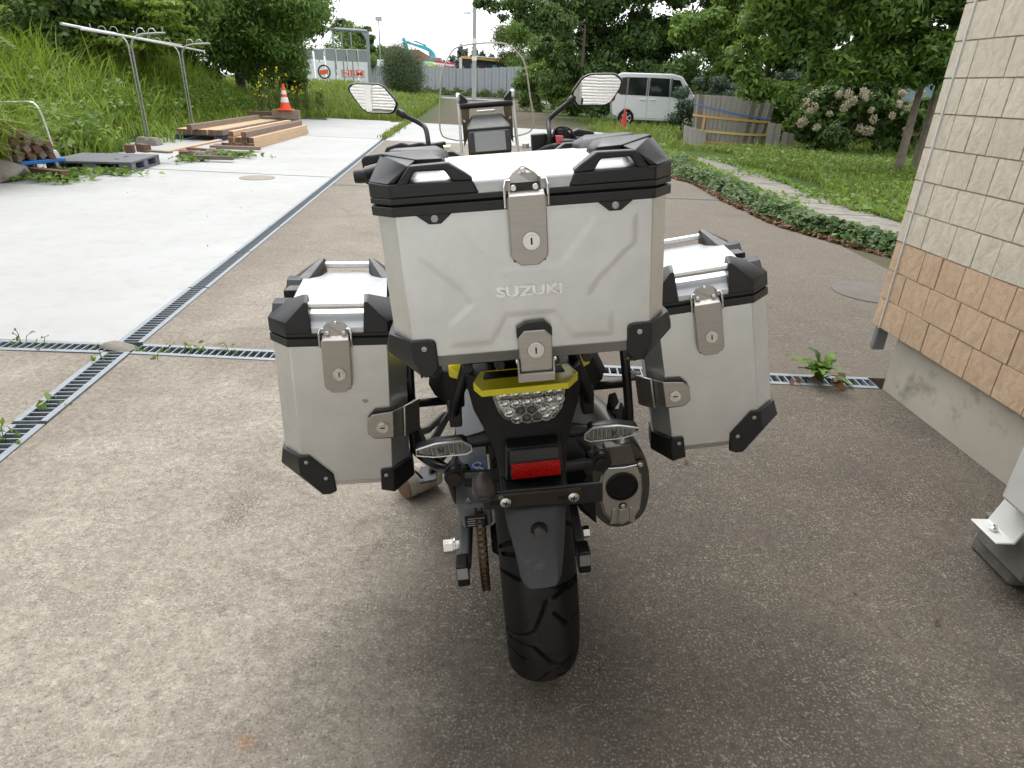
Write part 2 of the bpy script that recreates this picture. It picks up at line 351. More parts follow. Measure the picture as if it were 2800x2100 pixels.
def dgx(y): return -1.935 - .1 * (y - 2.2)        # centre line of the long drain
HW = .07
def slab(name, poly, m, lab=None):
    return MB().prism(poly, -.16, 0, 'z').build(name, m, kind='structure', smooth=False)
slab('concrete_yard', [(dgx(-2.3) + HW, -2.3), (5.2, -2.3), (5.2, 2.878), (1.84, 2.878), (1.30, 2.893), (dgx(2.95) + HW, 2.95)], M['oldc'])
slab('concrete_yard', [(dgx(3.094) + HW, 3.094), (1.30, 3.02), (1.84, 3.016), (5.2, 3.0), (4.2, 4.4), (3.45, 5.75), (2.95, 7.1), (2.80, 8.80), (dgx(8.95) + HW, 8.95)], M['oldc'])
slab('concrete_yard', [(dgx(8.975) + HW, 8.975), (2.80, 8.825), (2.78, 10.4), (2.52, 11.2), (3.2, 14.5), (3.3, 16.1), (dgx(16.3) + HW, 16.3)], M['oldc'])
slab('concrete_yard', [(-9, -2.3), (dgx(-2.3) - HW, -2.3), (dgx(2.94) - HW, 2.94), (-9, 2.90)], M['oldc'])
slab('concrete_slab', [(-9, 3.05), (dgx(3.09) - HW, 3.09), (dgx(9.6) - HW, 9.6), (-9, 9.93)], M['newc'])
slab('concrete_slab', [(-9, 9.985), (dgx(9.655) - HW, 9.655), (dgx(16.6) - HW, 16.6), (-10, 17.2)], M['newc'])
slab('concrete_slab', [(-10, 17.27), (dgx(16.67) - HW, 16.67), (-4.16, 24.45), (-11, 25.4)], M['newc'])
slab('concrete_slab', [(dgx(16.33) + HW, 16.33), (3.3, 16.13), (3.0, 22.6), (-3.92, 24.2), (-3.35, 17.0)], M['newc'])

# far terrain: one sheet to the horizon, sunk under the slabs, rising in a bank on the left
def terrain_h(x, y):
    inside = (-8.2 < x < (5.0 if y < 3.2 else 2.9 if y < 11 else 2.6)) and -2.4 < y < 23.3
    if y < 9 and x < -6.9: inside = False
    if inside and y > 11 and x < -7.4 - (y - 11) * .05: inside = False
    if inside and -12 < x and y <= 23.3: return -.3
    h = -.006
    e = -6.75 - max(0, y - 8) * .12
    if x < e and y < 32: h += min(1.0, (e - x) * .28) * min(1, max(0, (32 - y) / 5))
    if y > 26 and x < -3.4 - (y - 26) * .09: # grassy mound before the road
        dd = min(1, (-3.4 - (y - 26) * .09 - x) / 6); h += .72 * dd * dd * min(1, (y - 26) / 14) * min(1, max(0, (58 - y) / 6))
    if x > 3.3: h += .02
    return h + .02 * math.sin(x * 1.7 + y * .6) * (1 if abs(x) > 4 else 0)
xs = sorted(set(list(np.arange(-30, 24.01, .5)) + [-1500, -700, -300, -150, -90, -60, -45, -36, 30, 40, 60, 100, 200, 500, 1500] + [5.1, 2.95]))
ys = sorted(set(list(np.arange(-4, 64.01, .6)) + [-1500, -300, -60, -15, 70, 80, 95, 120, 160, 220, 300, 500, 900, 1600]))
V = [(x, y, terrain_h(x, y)) for y in ys for x in xs]; nx = len(xs)
F = [(j * nx + i, j * nx + i + 1, (j + 1) * nx + i + 1, (j + 1) * nx + i) for j in range(len(ys) - 1) for i in range(nx - 1)]
MB().add(V, F).build('ground', M['soil'], kind='structure', smooth=180)
# the road beyond
a, b = at(1000, 214, 66), at(1190, 222, 58)
MB().prism([(-60, 74.5), (-10, 65.5), (3, 57.2), (30, 46), (33, 50), (5, 62.5), (-9, 71.5), (-60, 82)], .012, .035, 'z').build('road', M['asphalt'], kind='structure', smooth=False)
MB().prism([(-60, 78.1), (-9.5, 68.4), (4, 59.8), (31, 48), (31.1, 48.15), (4.1, 59.97), (-9.4, 68.6), (-60, 78.3)], .037, .040, 'z').build('road_marking', M['white_mark'], kind='structure', smooth=False)
MB().prism([(-60, 82), (-9, 71.5), (5, 62.5), (33, 50), (33.3, 50.4), (5.3, 62.9), (-8.8, 71.9), (-60, 82.5)], 0, .16, 'z').build('kerb', M['stone'], kind='structure', smooth=False)

# ------------------------------------------------------------------ drains
bar_me = MB().box(-.0032, .0032, -.040, .040, -.022, .003).build('t', M['galv']).data
bpy.data.objects.remove(bpy.data.objects['t'])
def grate(p0, p1, label, group, fine=True, lift=0.0):
    p0, p1 = Vector(p0), Vector(p1); L = (p1 - p0).length; ang = math.atan2(p1.y - p0.y, p1.x - p0.x)
    g = empty('drain_grate', (p0.x, p0.y, lift), (0, 0, ang), label=label, cat='drain grate', group=group)
    for s in (-1, 1): MB().box(.004, L - .004, s * .067 if s < 0 else .038, -.038 if s < 0 else .067, -.02, .004).build('rail', M['galv'], g, bevel=.0012, seg=1)
    for x in (.004, L - .008): MB().box(x, x + .004, -.0379, .0379, -.02, .0034).build('end_bar', M['galv'], g)
    n = int((L - .04) / .039)
    if fine:
        for k in range(n):
            o = link_mesh('bar', bar_me, None, g); o.location = (.022 + (k + .5) * (L - .044) / n, 0, 0)
    else:
        b = MB()
        for k in range(n):
            x = .022 + (k + .5) * (L - .044) / n; b.box(x - .0032, x + .0032, -.040, .040, -.022, .003)
        b.build('bars', M['galv'], g, kind='stuff')
    return g
lab_d = ['drain grate running under the front left corner of the picture, overlapping its neighbour', 'drain grate below the drain crossing on the left of the motorcycle',
         'drain grate just past the drain crossing between dark and pale concrete']
def diag(y0, y1, lab, fine=True, lift=0): return grate((dgx(y0), y0, 0), (dgx(y1), y1, 0), lab, 'grates of the long drain', fine, lift)
diag(1.20, 2.215, lab_d[0]); diag(2.225, 2.965, lab_d[1], lift=.004); diag(3.10, 4.09, lab_d[2]); diag(4.10, 5.09, 'second grate of the long drain past the crossing'); diag(5.10, 6.09, 'third grate of the long drain past the crossing')
y = 6.1; k = 0
while y < 16.2:
    y2 = min(16.3, y + 2.0); diag(y, y2 - .01, ['fourth', 'fifth', 'sixth', 'seventh', 'eighth', 'ninth'][min(k, 5)] + ' grate of the long drain, farther along the pale slab', False); y = y2; k += 1
def cross(x0, x1, y0, y1, lab): return grate((x0, y0, 0), (x1, y1, 0), lab, 'grates of the cross drain')
cross(-2.98, -2.085, 3.00, 3.018, 'drain grate left of the drain crossing below the pale slab'); cross(-3.98, -2.99, 2.985, 3.0, 'drain grate at the left edge of the picture below the pale slab')
cross(-1.945, -1.0, 3.022, 3.00, 'weedy drain grate between the crossing and the left pannier'); cross(-.99, 0, 3.0, 2.985, 'drain grate seen behind the left pannier and the rear wheel')
cross(.01, .98, 2.985, 2.965, 'drain grate showing behind the muffler side of the motorcycle'); cross(.99, 1.83, 2.962, 2.947, 'drain grate with a tall weed, ending at the house foundation')
rk = MB().hull([(-.10, -.045, 0), (.09, -.05, 0), (.1, .04, .0), (-.09, .05, 0), (-.07, -.02, .025), (.06, -.02, .02), (.07, .03, .015), (-.05, .03, .025), (-.1, 0, .015)])
o = rk.build('stone', M['stone'], bevel=.008, label='rough brown stone lying at the drain crossing', cat='stone'); o.location = (dgx(3.03) - .02, 3.03, .0); o.rotation_euler = (0, 0, -.25)
# thin slotted channel far right and dark inspection covers
MB().box(dgx(9) + .1, 2.78, -.01, .014, -.01, .006).build('channel_strip', M['galv'], None, kind='structure').location = (0, 8.89, 0)
c = MB().lathe([(.24, 0), (.24, .006), (.225, .009), (0.001, .009)], 32).build('manhole_cover', M['iron'], label='round tan manhole cover in the pale slab', cat='manhole cover'); c.location = (-3.69, 9.27, 0)
c = MB().lathe([(.29, 0), (.29, .005), (.272, .008), (0.001, .008)], 32).build('manhole_cover', mat('dark_cover', (.135, .118, .10), .85, var=.2, bump=.4, bs=80, bd=.003), label='round dark manhole cover in the concrete near the house corner', cat='manhole cover'); c.location = (2.66, 4.62, 0)

# ------------------------------------------------------------------ house on the right: stone-faced siding blocks over a concrete foundation
def stone_mat(name, a, b):
    t = NT(name); oi = t.n('ShaderNodeObjectInfo'); v = t.co('Object'); off = t.n('ShaderNodeVectorMath', operation='ADD'); t.l(v, off.inputs[0])
    cm = t.n('ShaderNodeCombineXYZ')
    for k in range(3): t.l(t.math('MULTIPLY', oi.outputs['Random'], 31.0 + 7 * k), cm.inputs[k])
    t.l(cm.outputs[0], off.inputs[1]); c = off.outputs[0]
    n1 = t.noise(c, 14, 6, .65, .8); n2 = t.noise(c, 70, 4, .7); n3 = t.noise(c, 4, 3)
    col = t.mix(t.ramp(n1, [(.3, 0.0), (.7, 1.0)]), a, b); col = t.mix(t.math('MULTIPLY', t.ramp(oi.outputs['Random'], [(0, 0.0), (1, 1.0)]), .28), col, tuple(x * .80 for x in a))
    wv = t.n('ShaderNodeTexWave'); wv.inputs['Scale'].default_value = 5; wv.inputs['Distortion'].default_value = 9; wv.inputs['Detail'].default_value = 4; wv.inputs['Detail Scale'].default_value = 2.5; t.l(c, wv.inputs['Vector'])
    col = t.mix(t.math('MULTIPLY', t.ramp(wv.outputs['Fac'], [(.0, 1.0), (.14, 0.0)]), .22), col, tuple(x * .6 for x in a))
    t.set(Base_Color=col, Roughness=.85, Specular_IOR_Level=.25)
    t.bump(t.math('ADD', t.math('MULTIPLY', wv.outputs['Fac'], .8), t.math('ADD', n1, t.math('MULTIPLY', n2, .9))), .30, .005); return t.m
M['tile_cream'] = stone_mat('cream_stone_siding', (.57, .51, .41), (.70, .645, .535)); M['tile_tan'] = stone_mat('tan_stone_siding', (.52, .365, .24), (.63, .47, .325))
M['joint'] = mat('siding_joint', (.38, .32, .24), .9, var=.15); M['found'] = mat('foundation_concrete', (.47, .43, .365), .85, var=.12, vs=3, bump=.3, bs=120, bd=.002, dirt=((.20, .18, .15), 5, .56))
house = empty('house', (1.80, 3.05, 0), (0, 0, R(-87.3)), label='house with cream and tan stone block siding beside the yard', cat='house')
MB().box(0.006, 5.4, -.0005, 3.0, .2835, 3.6).build('wall', M['joint'], house, smooth=False)
MB().box(.165, 5.39, .034, 2.96, -.1, .283).build('foundation', M['found'], house, smooth=False)
MB().box(-.35, 5.7, -.4, 3.4, 3.61, 3.75).build('roof', mat('eaves_board', (.35, .33, .30), .7), house, smooth=False)
rnd = random.Random(5); RH = .1385; tm = {}
def tile(s0, s1, r):
    w_ = round((s1 - s0) * 50) / 50; m = 'tile_tan' if r < 3 else 'tile_cream'; key = (round(s1 - s0, 3), m, rnd.randrange(2))
    if key not in tm:
        hw, hh = (s1 - s0) / 2 - .003, RH / 2 - .003; jj = rnd.Random if False else rnd
        pts = []; n = 3
        V_ = []; 
        for j in range(n + 1):
            for i in range(n + 1):
                ed = i in (0, n) or j in (0, n)
                V_.append((-hw + 2 * hw * i / n, -.004 - (0 if ed else rnd.uniform(.0003, .0022)), -hh + 2 * hh * j / n))
        F_ = [(j * (n + 1) + i, j * (n + 1) + i + 1, (j + 1) * (n + 1) + i + 1, (j + 1) * (n + 1) + i) for j in range(n) for i in range(n)]
        ring = [i for i in range(n + 1)] + [(n + 1) * j + n for j in range(1, n + 1)] + [(n + 1) * n + i for i in range(n - 1, -1, -1)] + [(n + 1) * j for j in range(n - 1, 0, -1)]
        o0 = len(V_); V_ += [(V_[q][0], .0058, V_[q][2]) for q in ring]
        F_ += [(ring[q], o0 + q, o0 + (q + 1) % len(ring), ring[(q + 1) % len(ring)]) for q in range(len(ring))]
        mb = MB().add(V_, F_); ob = mb.build('tm', M[m], smooth=60); tm[key] = ob.data; bpy.data.objects.remove(ob)
    o = link_mesh('siding_block', tm[key], None, house); o.location = ((s0 + s1) / 2, -rnd.uniform(0, .003), .2845 + (r + .5) * RH); o.rotation_euler = (rnd.uniform(-.012, .012), rnd.uniform(-.012, .012), rnd.uniform(-.01, .01))
for r in range(16):
    s = .068; tile(0.0, .064, r)
    first = True
    while s < 1.72:
        wd = rnd.choice([.12, .14, .16, .18, .20]) if not first else rnd.choice([.08, .12, .16]); first = False
        tile(s, s + wd, r); s += wd
MB().box(.0640, .0680, -.0125, .004, .285, 2.5).build('sealant', M['white_paint'], house)
for r in range(3, 16): pass
pipe = MB().box(-.012, .022, -.03, .03, .15, .33).build('downpipe', M['galv'], house, bevel=.006); pipe.location = (.0, .05, 0)

# air conditioner at the right edge, its steel foot on two concrete blocks
M['ac_white'] = mat('ac_enamel', (.66, .66, .64), .42, var=.06, dirt=((.5, .48, .42), 6, .62)); M['blk'] = mat('concrete_block', (.20, .19, .175), .9, var=.25, vs=12, bump=.6, bs=90, bd=.004)
ac = empty('air_conditioner', (1.425, 1.555, .27), label='white air conditioner unit cut by the right edge of the picture', cat='air conditioner')
MB().box(0, .30, -.80, 0, 0, .56).build('casing', M['ac_white'], ac, bevel=.012, seg=2)
for k in range(9): MB().box(-.006, -.0005, -.66, -.17, .10 + k * .05, .115 + k * .05).build('grille_slat', M['ac_white'], ac)
MB().lathe([(.2, 0), (.2, .004), (.19, .004)], 32, 'x', (-.004, -.42, .3), caps=False).build('fan_ring', M['rivet'], ac)
for yy in (-.025, -.70):
    ft = MB().prism([(-.03, -.105), (-.03, -.099), (.02, -.099), (.05, -.004), (.30, -.004), (.33, -.099), (.36, -.099), (.36, -.105), (.325, -.105), (.295, -.010), (.055, -.010), (.026, -.105)], yy - .06, yy + .055, 'y').build('foot', M['ac_white'], ac, bevel=.003)
    MB().lathe([(.012, 0), (.012, .008), (.005, .012), (.005, .02)], 6, 'z', (.0, yy, -.098)).build('bolt', M['bright_steel'], ac)
o = MB().box(1.50, 1.86, 1.485, 1.672, 0, .062).build('concrete_block', M['blk'], bevel=.012, label='lower flat concrete block under the air conditioner foot', cat='block', group='blocks under the air conditioner')
o = MB().box(1.475, 1.83, 1.43, 1.635, .063, .1635).build('concrete_block', M['blk'], bevel=.006, label='upper concrete block carrying the air conditioner foot', cat='block', group='blocks under the air conditioner')

# garage behind the photographer, seen in the mirrors
M['shutter'] = mat('shutter_enamel', (.82, .82, .80), .5, var=.06)
gar = empty('garage', (0, -2.35, 0), label='pale garage with slatted roller shutters, reflected in the mirrors', cat='garage')
MB().box(-9, 6, -3, -.02, -.1, 4.4).build('wall', mat('garage_wall', (.42, .40, .36), .8), gar, smooth=False)
slm = None
for (x0, x1) in ((-4.2, -1.11), (-.94, 4.2)):
    for k in range(34):
        z = .02 + k * .075; pr = [(-.018, 0), (.006, .012), (.012, .037), (.006, .062), (-.018, .0735)]
        MB().prism(pr, x0, x1, 'x', M=Matrix.Translation((0, 0, z))).build('shutter_slat', M['shutter'], gar, smooth=60)
for x in (-1.11, 4.2, -4.38): MB().box(x, x + .17, -.018, .06, 0, 2.62).build('post', M['shutter'], gar, bevel=.005)
MB().box(-4.4, 4.4, -.018, .10, 2.621, 3.05).build('shutter_box', M['shutter'], gar, bevel=.01)
MB().box(-9.2, 6.2, -3.2, .75, 4.41, 4.55).build('roof', mat('garage_eaves', (.3, .29, .27), .8), gar, smooth=False)
# ------------------------------------------------------------------ luggage (aluminium boxes)
def octo(hx, hx2, y0, y1, c, z): # footprint ring: hx2 = half width at the sides, hx at the faces
    return [(-hx, y0, z), (hx, y0, z), (hx2, y0 + c, z), (hx2, y1 - c, z), (hx, y1, z), (-hx, y1, z), (-hx2, y1 - c, z), (-hx2, y0 + c, z)]
def lock(parent, x, y, z, rx=0.0, slot=0.0):
    """round lock barrel facing -y with a key slot"""
    l = MB().lathe([(.0135, .004), (.0135, -.001), (.0125, -.003), (.0105, -.003), (.0105, -.0015), (.0085, -.0015), (.0085, -.004), (.0001, -.004)], 28, 'y').build('lock', M['bright_steel'], parent)
    l.location = (x, y, z); l.rotation_euler = (rx, 0, 0)
    s = MB().box(-.0012, .0012, -.0046, -.0040, -.0048, .0048).build('key_slot', M['void'], l); s.rotation_euler = (0, slot, 0); return l
def rivet(parent, x, y, z, r=.0042, m='rivet', name='rivet'):
    o = MB().lathe([(r, .001), (r, -.0006), (r * .8, -.0016), (.0001, -.0018)], 14, 'y').build(name, M[m], parent); o.location = (x, y, z); return o
def latch(parent, xc, ztop, zbot, w=.053, tilt=.03, plate_top=None):
    """over-centre steel latch on the face: tongue with bent top, bails at the sides, lock"""
    hw = w / 2; zm = (ztop + zbot) / 2
    t = empty('latch', (xc, -.016, ztop), (tilt, 0, 0), parent)
    h = ztop - zbot
    prof = [(-hw, 0), (hw, 0), (hw, -h + .012), (hw - .013, -h), (-hw + .013, -h), (-hw, -h + .012)]
    MB().prism(prof, -.003, 0, 'y').build('tongue', M['steel'], t, bevel=.0012)
    MB().prism([(-.003, -.002), (.009, .006), (.014, .006), (.014, .003), (.009, .003), (0, -.004)], -hw + .001, hw - .001, 'x').build('tongue_fold', M['steel'], t, bevel=.001)
    for s in (-1, 1):
        MB().box(s * hw - .001, s * hw + .001, -.0005, .011, -h + .014, -.004).build('tongue_flange', M['steel'], t)
        MB().tube([(s * (hw + .0025), .006, -.012), (s * (hw + .004), .004, -.016), (s * (hw + .004), .003, .012), (s * (hw + .002), .008, .019), (s * (hw - .004), .010, .019)], .0022, 8).build('bail', M['bright_steel'], t)
    MB().box(-hw + .003, hw - .003, .0015, .011, -h + .005, -.006).build('latch_core', M['black'], t)
    lock(t, .003, -.003, -.063 - (h - .098) * .6, 0, 0)
    return t
def keeper(parent, xc, z0, zt, yz, dark=False):
    """bent steel plate on the lid that the latch hooks on, with rivets; yz = outline of the bend"""
    p = empty('keeper_plate', (xc, 0, 0), (0, 0, 0), parent)
    o = [(-.023, z0), (.023, z0), (.023, z0 + .021), (.016, z0 + .028), (.010, zt - .004), (0, zt), (-.010, zt - .004), (-.016, z0 + .028), (-.023, z0 + .021)]
    pts_f = [(x, yz(z) - .002, z) for x, z in o]; pts_b = [(x, yz(z) + .0005, z) for x, z in o]; n = len(o)
    MB().add(pts_f + pts_b, [tuple(range(n)), tuple(range(2 * n - 1, n - 1, -1))] + [(i, n + i, n + (i + 1) % n, (i + 1) % n) for i in range(n)]).build('plate', M['steel'], p, smooth=False)
    if dark: MB().box(-.0195, .0195, yz(z0) - .0035, yz(z0) - .0022, z0 + .001, z0 + .0165).build('backing', M['black'], p, bevel=.0008)
    for s in (-1, 1): rivet(p, s * .0155, yz(z0 + .01) - .0036, z0 + .0095, .0045, 'bright_steel', 'screw')
    rivet(p, 0, yz(zt - .006) - .003, zt - .006, .004, 'bright_steel', 'screw')
    return p
def corner_cap(parent, pts_face, th=.007, y0=0.0, wrap=None, rivs=()):
    """black moulded cap: outline on the face plus points wrapped round the corner"""
    pts = [(x, y0 - th, z) for x, z in pts_face] + [(x, y0 + .004, z) for x, z in pts_face]
    o = MB().prism(pts_face, y0 - th, y0 + .003, 'y')
    c = o.build('corner_cap', M['black'], parent, bevel=.0022)
    if wrap: MB().hull(wrap).build('cap_wrap', M['black'], c, bevel=.003)
    for (x, z) in rivs: rivet(c, x, y0 - th, z)
    return c

# ---- top case -------------------------------------------------------------
tc = empty('top_case', (.0192, .9186, 1.0403), (R(-2.5), R(-5.55), R(4.75)), label='big silver aluminium top case on the motorcycle rack, embossed letters on its face', cat='top case')
Y1 = .335
body = MB().loft([octo(.16, .185, .022, Y1 - .02, .03, -.132), octo(.183, .213, .0, Y1, .04, -.108), octo(.1835, .2135, 0, Y1, .04, .112)]).build('body', M['alu'], tc, bevel=.0015, smooth=20)
# faint pressed X on the face
emb = [[(-.158, .084), (-.100, .084), (-.047, .020), (.047, .020), (.100, .084), (.158, .084), (.158, .046), (.104, -.004), (.088, -.03), (.122, -.060), (.122, -.092), (.064, -.092), (.037, -.050), (-.037, -.050), (-.064, -.092), (-.122, -.092), (-.122, -.060), (-.088, -.03), (-.104, -.004), (-.158, .046)]]
def sdf(poly, X, Z):
    P = np.array(poly); d = np.full(X.shape, 1e9); ins = np.zeros(X.shape, bool); n = len(P)
    for i in range(n):
        (x0, z0), (x1, z1) = P[i], P[(i + 1) % n]; ex, ez = x1 - x0, z1 - z0; t = np.clip(((X - x0) * ex + (Z - z0) * ez) / (ex * ex + ez * ez), 0, 1); d = np.minimum(d, np.hypot(X - x0 - t * ex, Z - z0 - t * ez))
        ins ^= ((z0 > Z) != (z1 > Z)) & (X < (x1 - x0) * (Z - z0) / (z1 - z0 + 1e-12) + x0)
    return np.where(ins, d, -d)
gx, gz = np.linspace(-.178, .178, 150), np.linspace(-.104, .100, 90); X_, Z_ = np.meshgrid(gx, gz); hgt = np.zeros_like(X_)
for e in emb: hgt = np.maximum(hgt, np.clip((sdf(e, X_, Z_) + .006) / .012, 0, 1))
hgt = hgt * hgt * (3 - 2 * hgt); V_ = np.stack([X_, -.0006 - .0009 * hgt, Z_], -1).reshape(-1, 3); ix = np.arange(X_.size).reshape(X_.shape)
me_ = fast_mesh('pressed_panel', V_, np.stack([ix[:-1, :-1], ix[:-1, 1:], ix[1:, 1:], ix[1:, :-1]], -1).reshape(-1, 4), 4); me_.shade_smooth()
link_mesh('pressed_panel', me_, M['alu'], body)
def text_mesh(name, s, size, m, parent, loc, rot=(R(90), 0, 0), ext=.001, sx=1.0, bev=0.0, bold=True, align='CENTER'):
    cu = bpy.data.curves.new(name, 'FONT'); cu.body = s; cu.size = size; cu.extrude = ext; cu.bevel_depth = bev; cu.align_x = align; cu.align_y = 'CENTER'; cu.resolution_u = 3
    if bold: cu.offset = size * .022
    ob = bpy.data.objects.new(name, cu); COL.objects.link(ob); dg = bpy.context.evaluated_depsgraph_get()
    me = bpy.data.meshes.new_from_object(ob.evaluated_get(dg)); bpy.data.objects.remove(ob)
    me.materials.clear(); me.materials.append(m)
    o = bpy.data.objects.new(name, me); COL.objects.link(o); o.location = loc; o.rotation_euler = rot; o.scale = (sx, 1, 1)
    if parent: o.parent = parent
    return o
text_mesh('lettering', 'SUZUKI', .0205, M['alu_letter'], body, (.0005, -.0016, -.0155), ext=.0022, sx=1.42, bev=.0006)
rim = MB().loft([octo(.186, .2205, -.004, Y1 + .004, .042, .1045), octo(.186, .2205, -.004, Y1 + .004, .042, .118)]).build('rim', M['black'], tc, bevel=.0012)
for s in (-1, 1):
    tb = MB().prism([(s * .154, .1046), (s * .137, .0915), (s * .120, .0915), (s * .104, .1046)], -.0042, .001, 'y').build('tab', M['black'], rim, bevel=.001)
    rivet(tb, s * .1285, -.0043, .099, .0052)
lid = MB().loft([octo(.186, .2205, -.004, Y1 + .004, .042, .1212), octo(.186, .2205, -.004, Y1 + .004, .042, .1292)]).build('lid_rim', M['black'], tc, bevel=.0012)
MB().loft([octo(.183, .213, .003, Y1 - .003, .042, .1179), octo(.183, .213, .003, Y1 - .003, .042, .1213)]).build('seal', M['void'], tc)
# metal lid skin, domed front to back
prof = bez([(-.001, .1293), (-.001, .1415), (.006, .1485), (.03, .1525), (.05, .160), (.09, .164), (.17, .1665), (.26, .165), (.30, .158), (.325, .146), (.334, .1293)], 4) if False else None
pr = [(-.001, .1293), (-.001, .1400), (.0008, .1455), (.006, .1485), (.02, .1505), (.035, .154), (.045, .160), (.06, .1635), (.10, .1655), (.18, .1675), (.25, .1660), (.29, .1620), (.32, .152), (.332, .140), (.334, .1293)]
MB().prism(pr, -.181, .181, 'x').build('lid_skin', M['alu_lid'], tc, smooth=50)
def top_pod(sx, back=False):
    s = sx; yy = (lambda y: Y1 - y) if back else (lambda y: y)
    p = empty('lid_handle', (0, 0, 0), (0, 0, 0), tc)
    q = lambda pts: [(s * x, yy(y), z) for x, y, z in pts]
    b = MB()
    b.hull(q([(-.063, -.004, .1294), (-.186, -.004, .1294), (-.2205, .038, .1294), (-.2205, .15, .1294), (-.196, .15, .1294), (-.12, .014, .1294), (-.063, .014, .1294),
              (-.0705, -.004, .1465), (-.186, -.004, .1485), (-.2205, .038, .1515), (-.2205, .15, .1515), (-.196, .15, .1515), (-.12, .014, .147), (-.0705, .014, .1465)]))
    b.build('base', M['black'], p, bevel=.0025)
    # arch of the handle with its opening
    arch = [(-.178, .146), (-.156, .1715), (-.103, .1725), (-.0785, .1565), (-.071, .1505), (-.0708, .146), (-.0985, .1475), (-.1085, .1625), (-.1495, .1632), (-.1595, .1475)]
    MB().prism([(s * x, z) for x, z in arch], yy(-.004), yy(.024), 'y').build('grip', M['black'], p, bevel=.0028)
    MB().hull(q([(-.178, .0, .149), (-.188, -.002, .149), (-.2195, .038, .1515), (-.2195, .14, .1515), (-.157, .024, .1715), (-.157, .004, .171), (-.204, .095, .1855), (-.204, .125, .1855), (-.15, .06, .176), (-.16, .14, .15)])).build('shoulder', M['black'], p, bevel=.002)
    MB().hull(q([(-.206, .10, .150), (-.11, .10, .150), (-.204, .085, .1862), (-.129, .085, .1862), (-.205, .125, .186), (-.120, .125, .1815), (-.112, .13, .172), (-.11, .16, .15), (-.215, .16, .15), (-.16, .058, .1655), (-.115, .058, .1655), (-.107, .075, .166), (-.15, .050, .176), (-.112, .05, .175)])).build('ridge', M['black'], p, bevel=.003)
    return p
for s in (1, -1): top_pod(s); top_pod(s, True)
keeper(tc, .0, .1235, .161, lambda z: -.005 if z < .146 else -.005 + (z - .146) * 1.1, dark=True)
latch(tc, .002, .1235, .0262, .0525, .0)
# lower latch with bail that hooks the rack
lt = empty('lower_latch', (.0025, -.012, -.066), (0, 0, 0), tc)
MB().prism([(-.0265, -.004), (-.012, .004), (.016, .005), (.0275, -.006), (.0275, -.02), (-.0265, -.02)], .0, .011, 'y').build('backing', M['black'], lt, bevel=.001)
MB().prism([(-.025, -.018), (-.015, -.0075), (.016, -.0075), (.0265, -.018), (.0258, -.073), (-.0242, -.073)], -.004, .0, 'y').build('tongue', M['steel'], lt, bevel=.0015)
lock(lt, .001, -.004, -.038)
bl = MB()
bl.prism([(-.0285, -.052), (-.0285, -.088), (.0285, -.088), (.0285, -.052), (.0258, -.052), (.0258, -.074), (-.0258, -.074), (-.0258, -.052)], -.012, .004, 'y')
bl.build('bail', M['steel'], lt, bevel=.0022)
for s in (-1, 1): MB().lathe([(.004, -.001), (.004, .002)], 12, 'x', (s * .0295, -.002, -.056)).build('pivot', M['bright_steel'], lt)
for s in (-1, 1):
    f = [(s * .150, -.0805), (s * .158, -.0785), (s * .186, -.0785), (s * .186, -.112), (s * .172, -.138), (s * .160, -.140), (s * .147, -.127), (s * .147, -.085)]
    corner_cap(tc, f, .006, wrap=[(s * .183, -.006, -.079), (s * .183, -.006, -.112), (s * .172, -.006, -.139), (s * .222, .036, -.076), (s * .2265, .036, -.092), (s * .229, .04, -.106), (s * .222, .12, -.076), (s * .228, .12, -.106), (s * .165, .012, -.141), (s * .19, .10, -.139)], rivs=[(s * .1655, -.0925)])
    wrapb = [(s * .183, Y1 + .005, -.079), (s * .183, Y1 + .005, -.112), (s * .172, Y1 + .004, -.139), (s * .222, Y1 - .04, -.076), (s * .229, Y1 - .04, -.106), (s * .222, Y1 - .1, -.076), (s * .228, Y1 - .1, -.106), (s * .165, Y1 - .01, -.139), (s * .19, Y1 - .1, -.139)]
    MB().hull(wrapb).build('corner_cap', M['black'], tc, bevel=.003)
    for k in range(4): MB().box(s * (.158 + k * .006) - .002, s * (.158 + k * .006) + .002, .008, .03, -.1445, -.139).build('foot_rib', M['black'], tc)

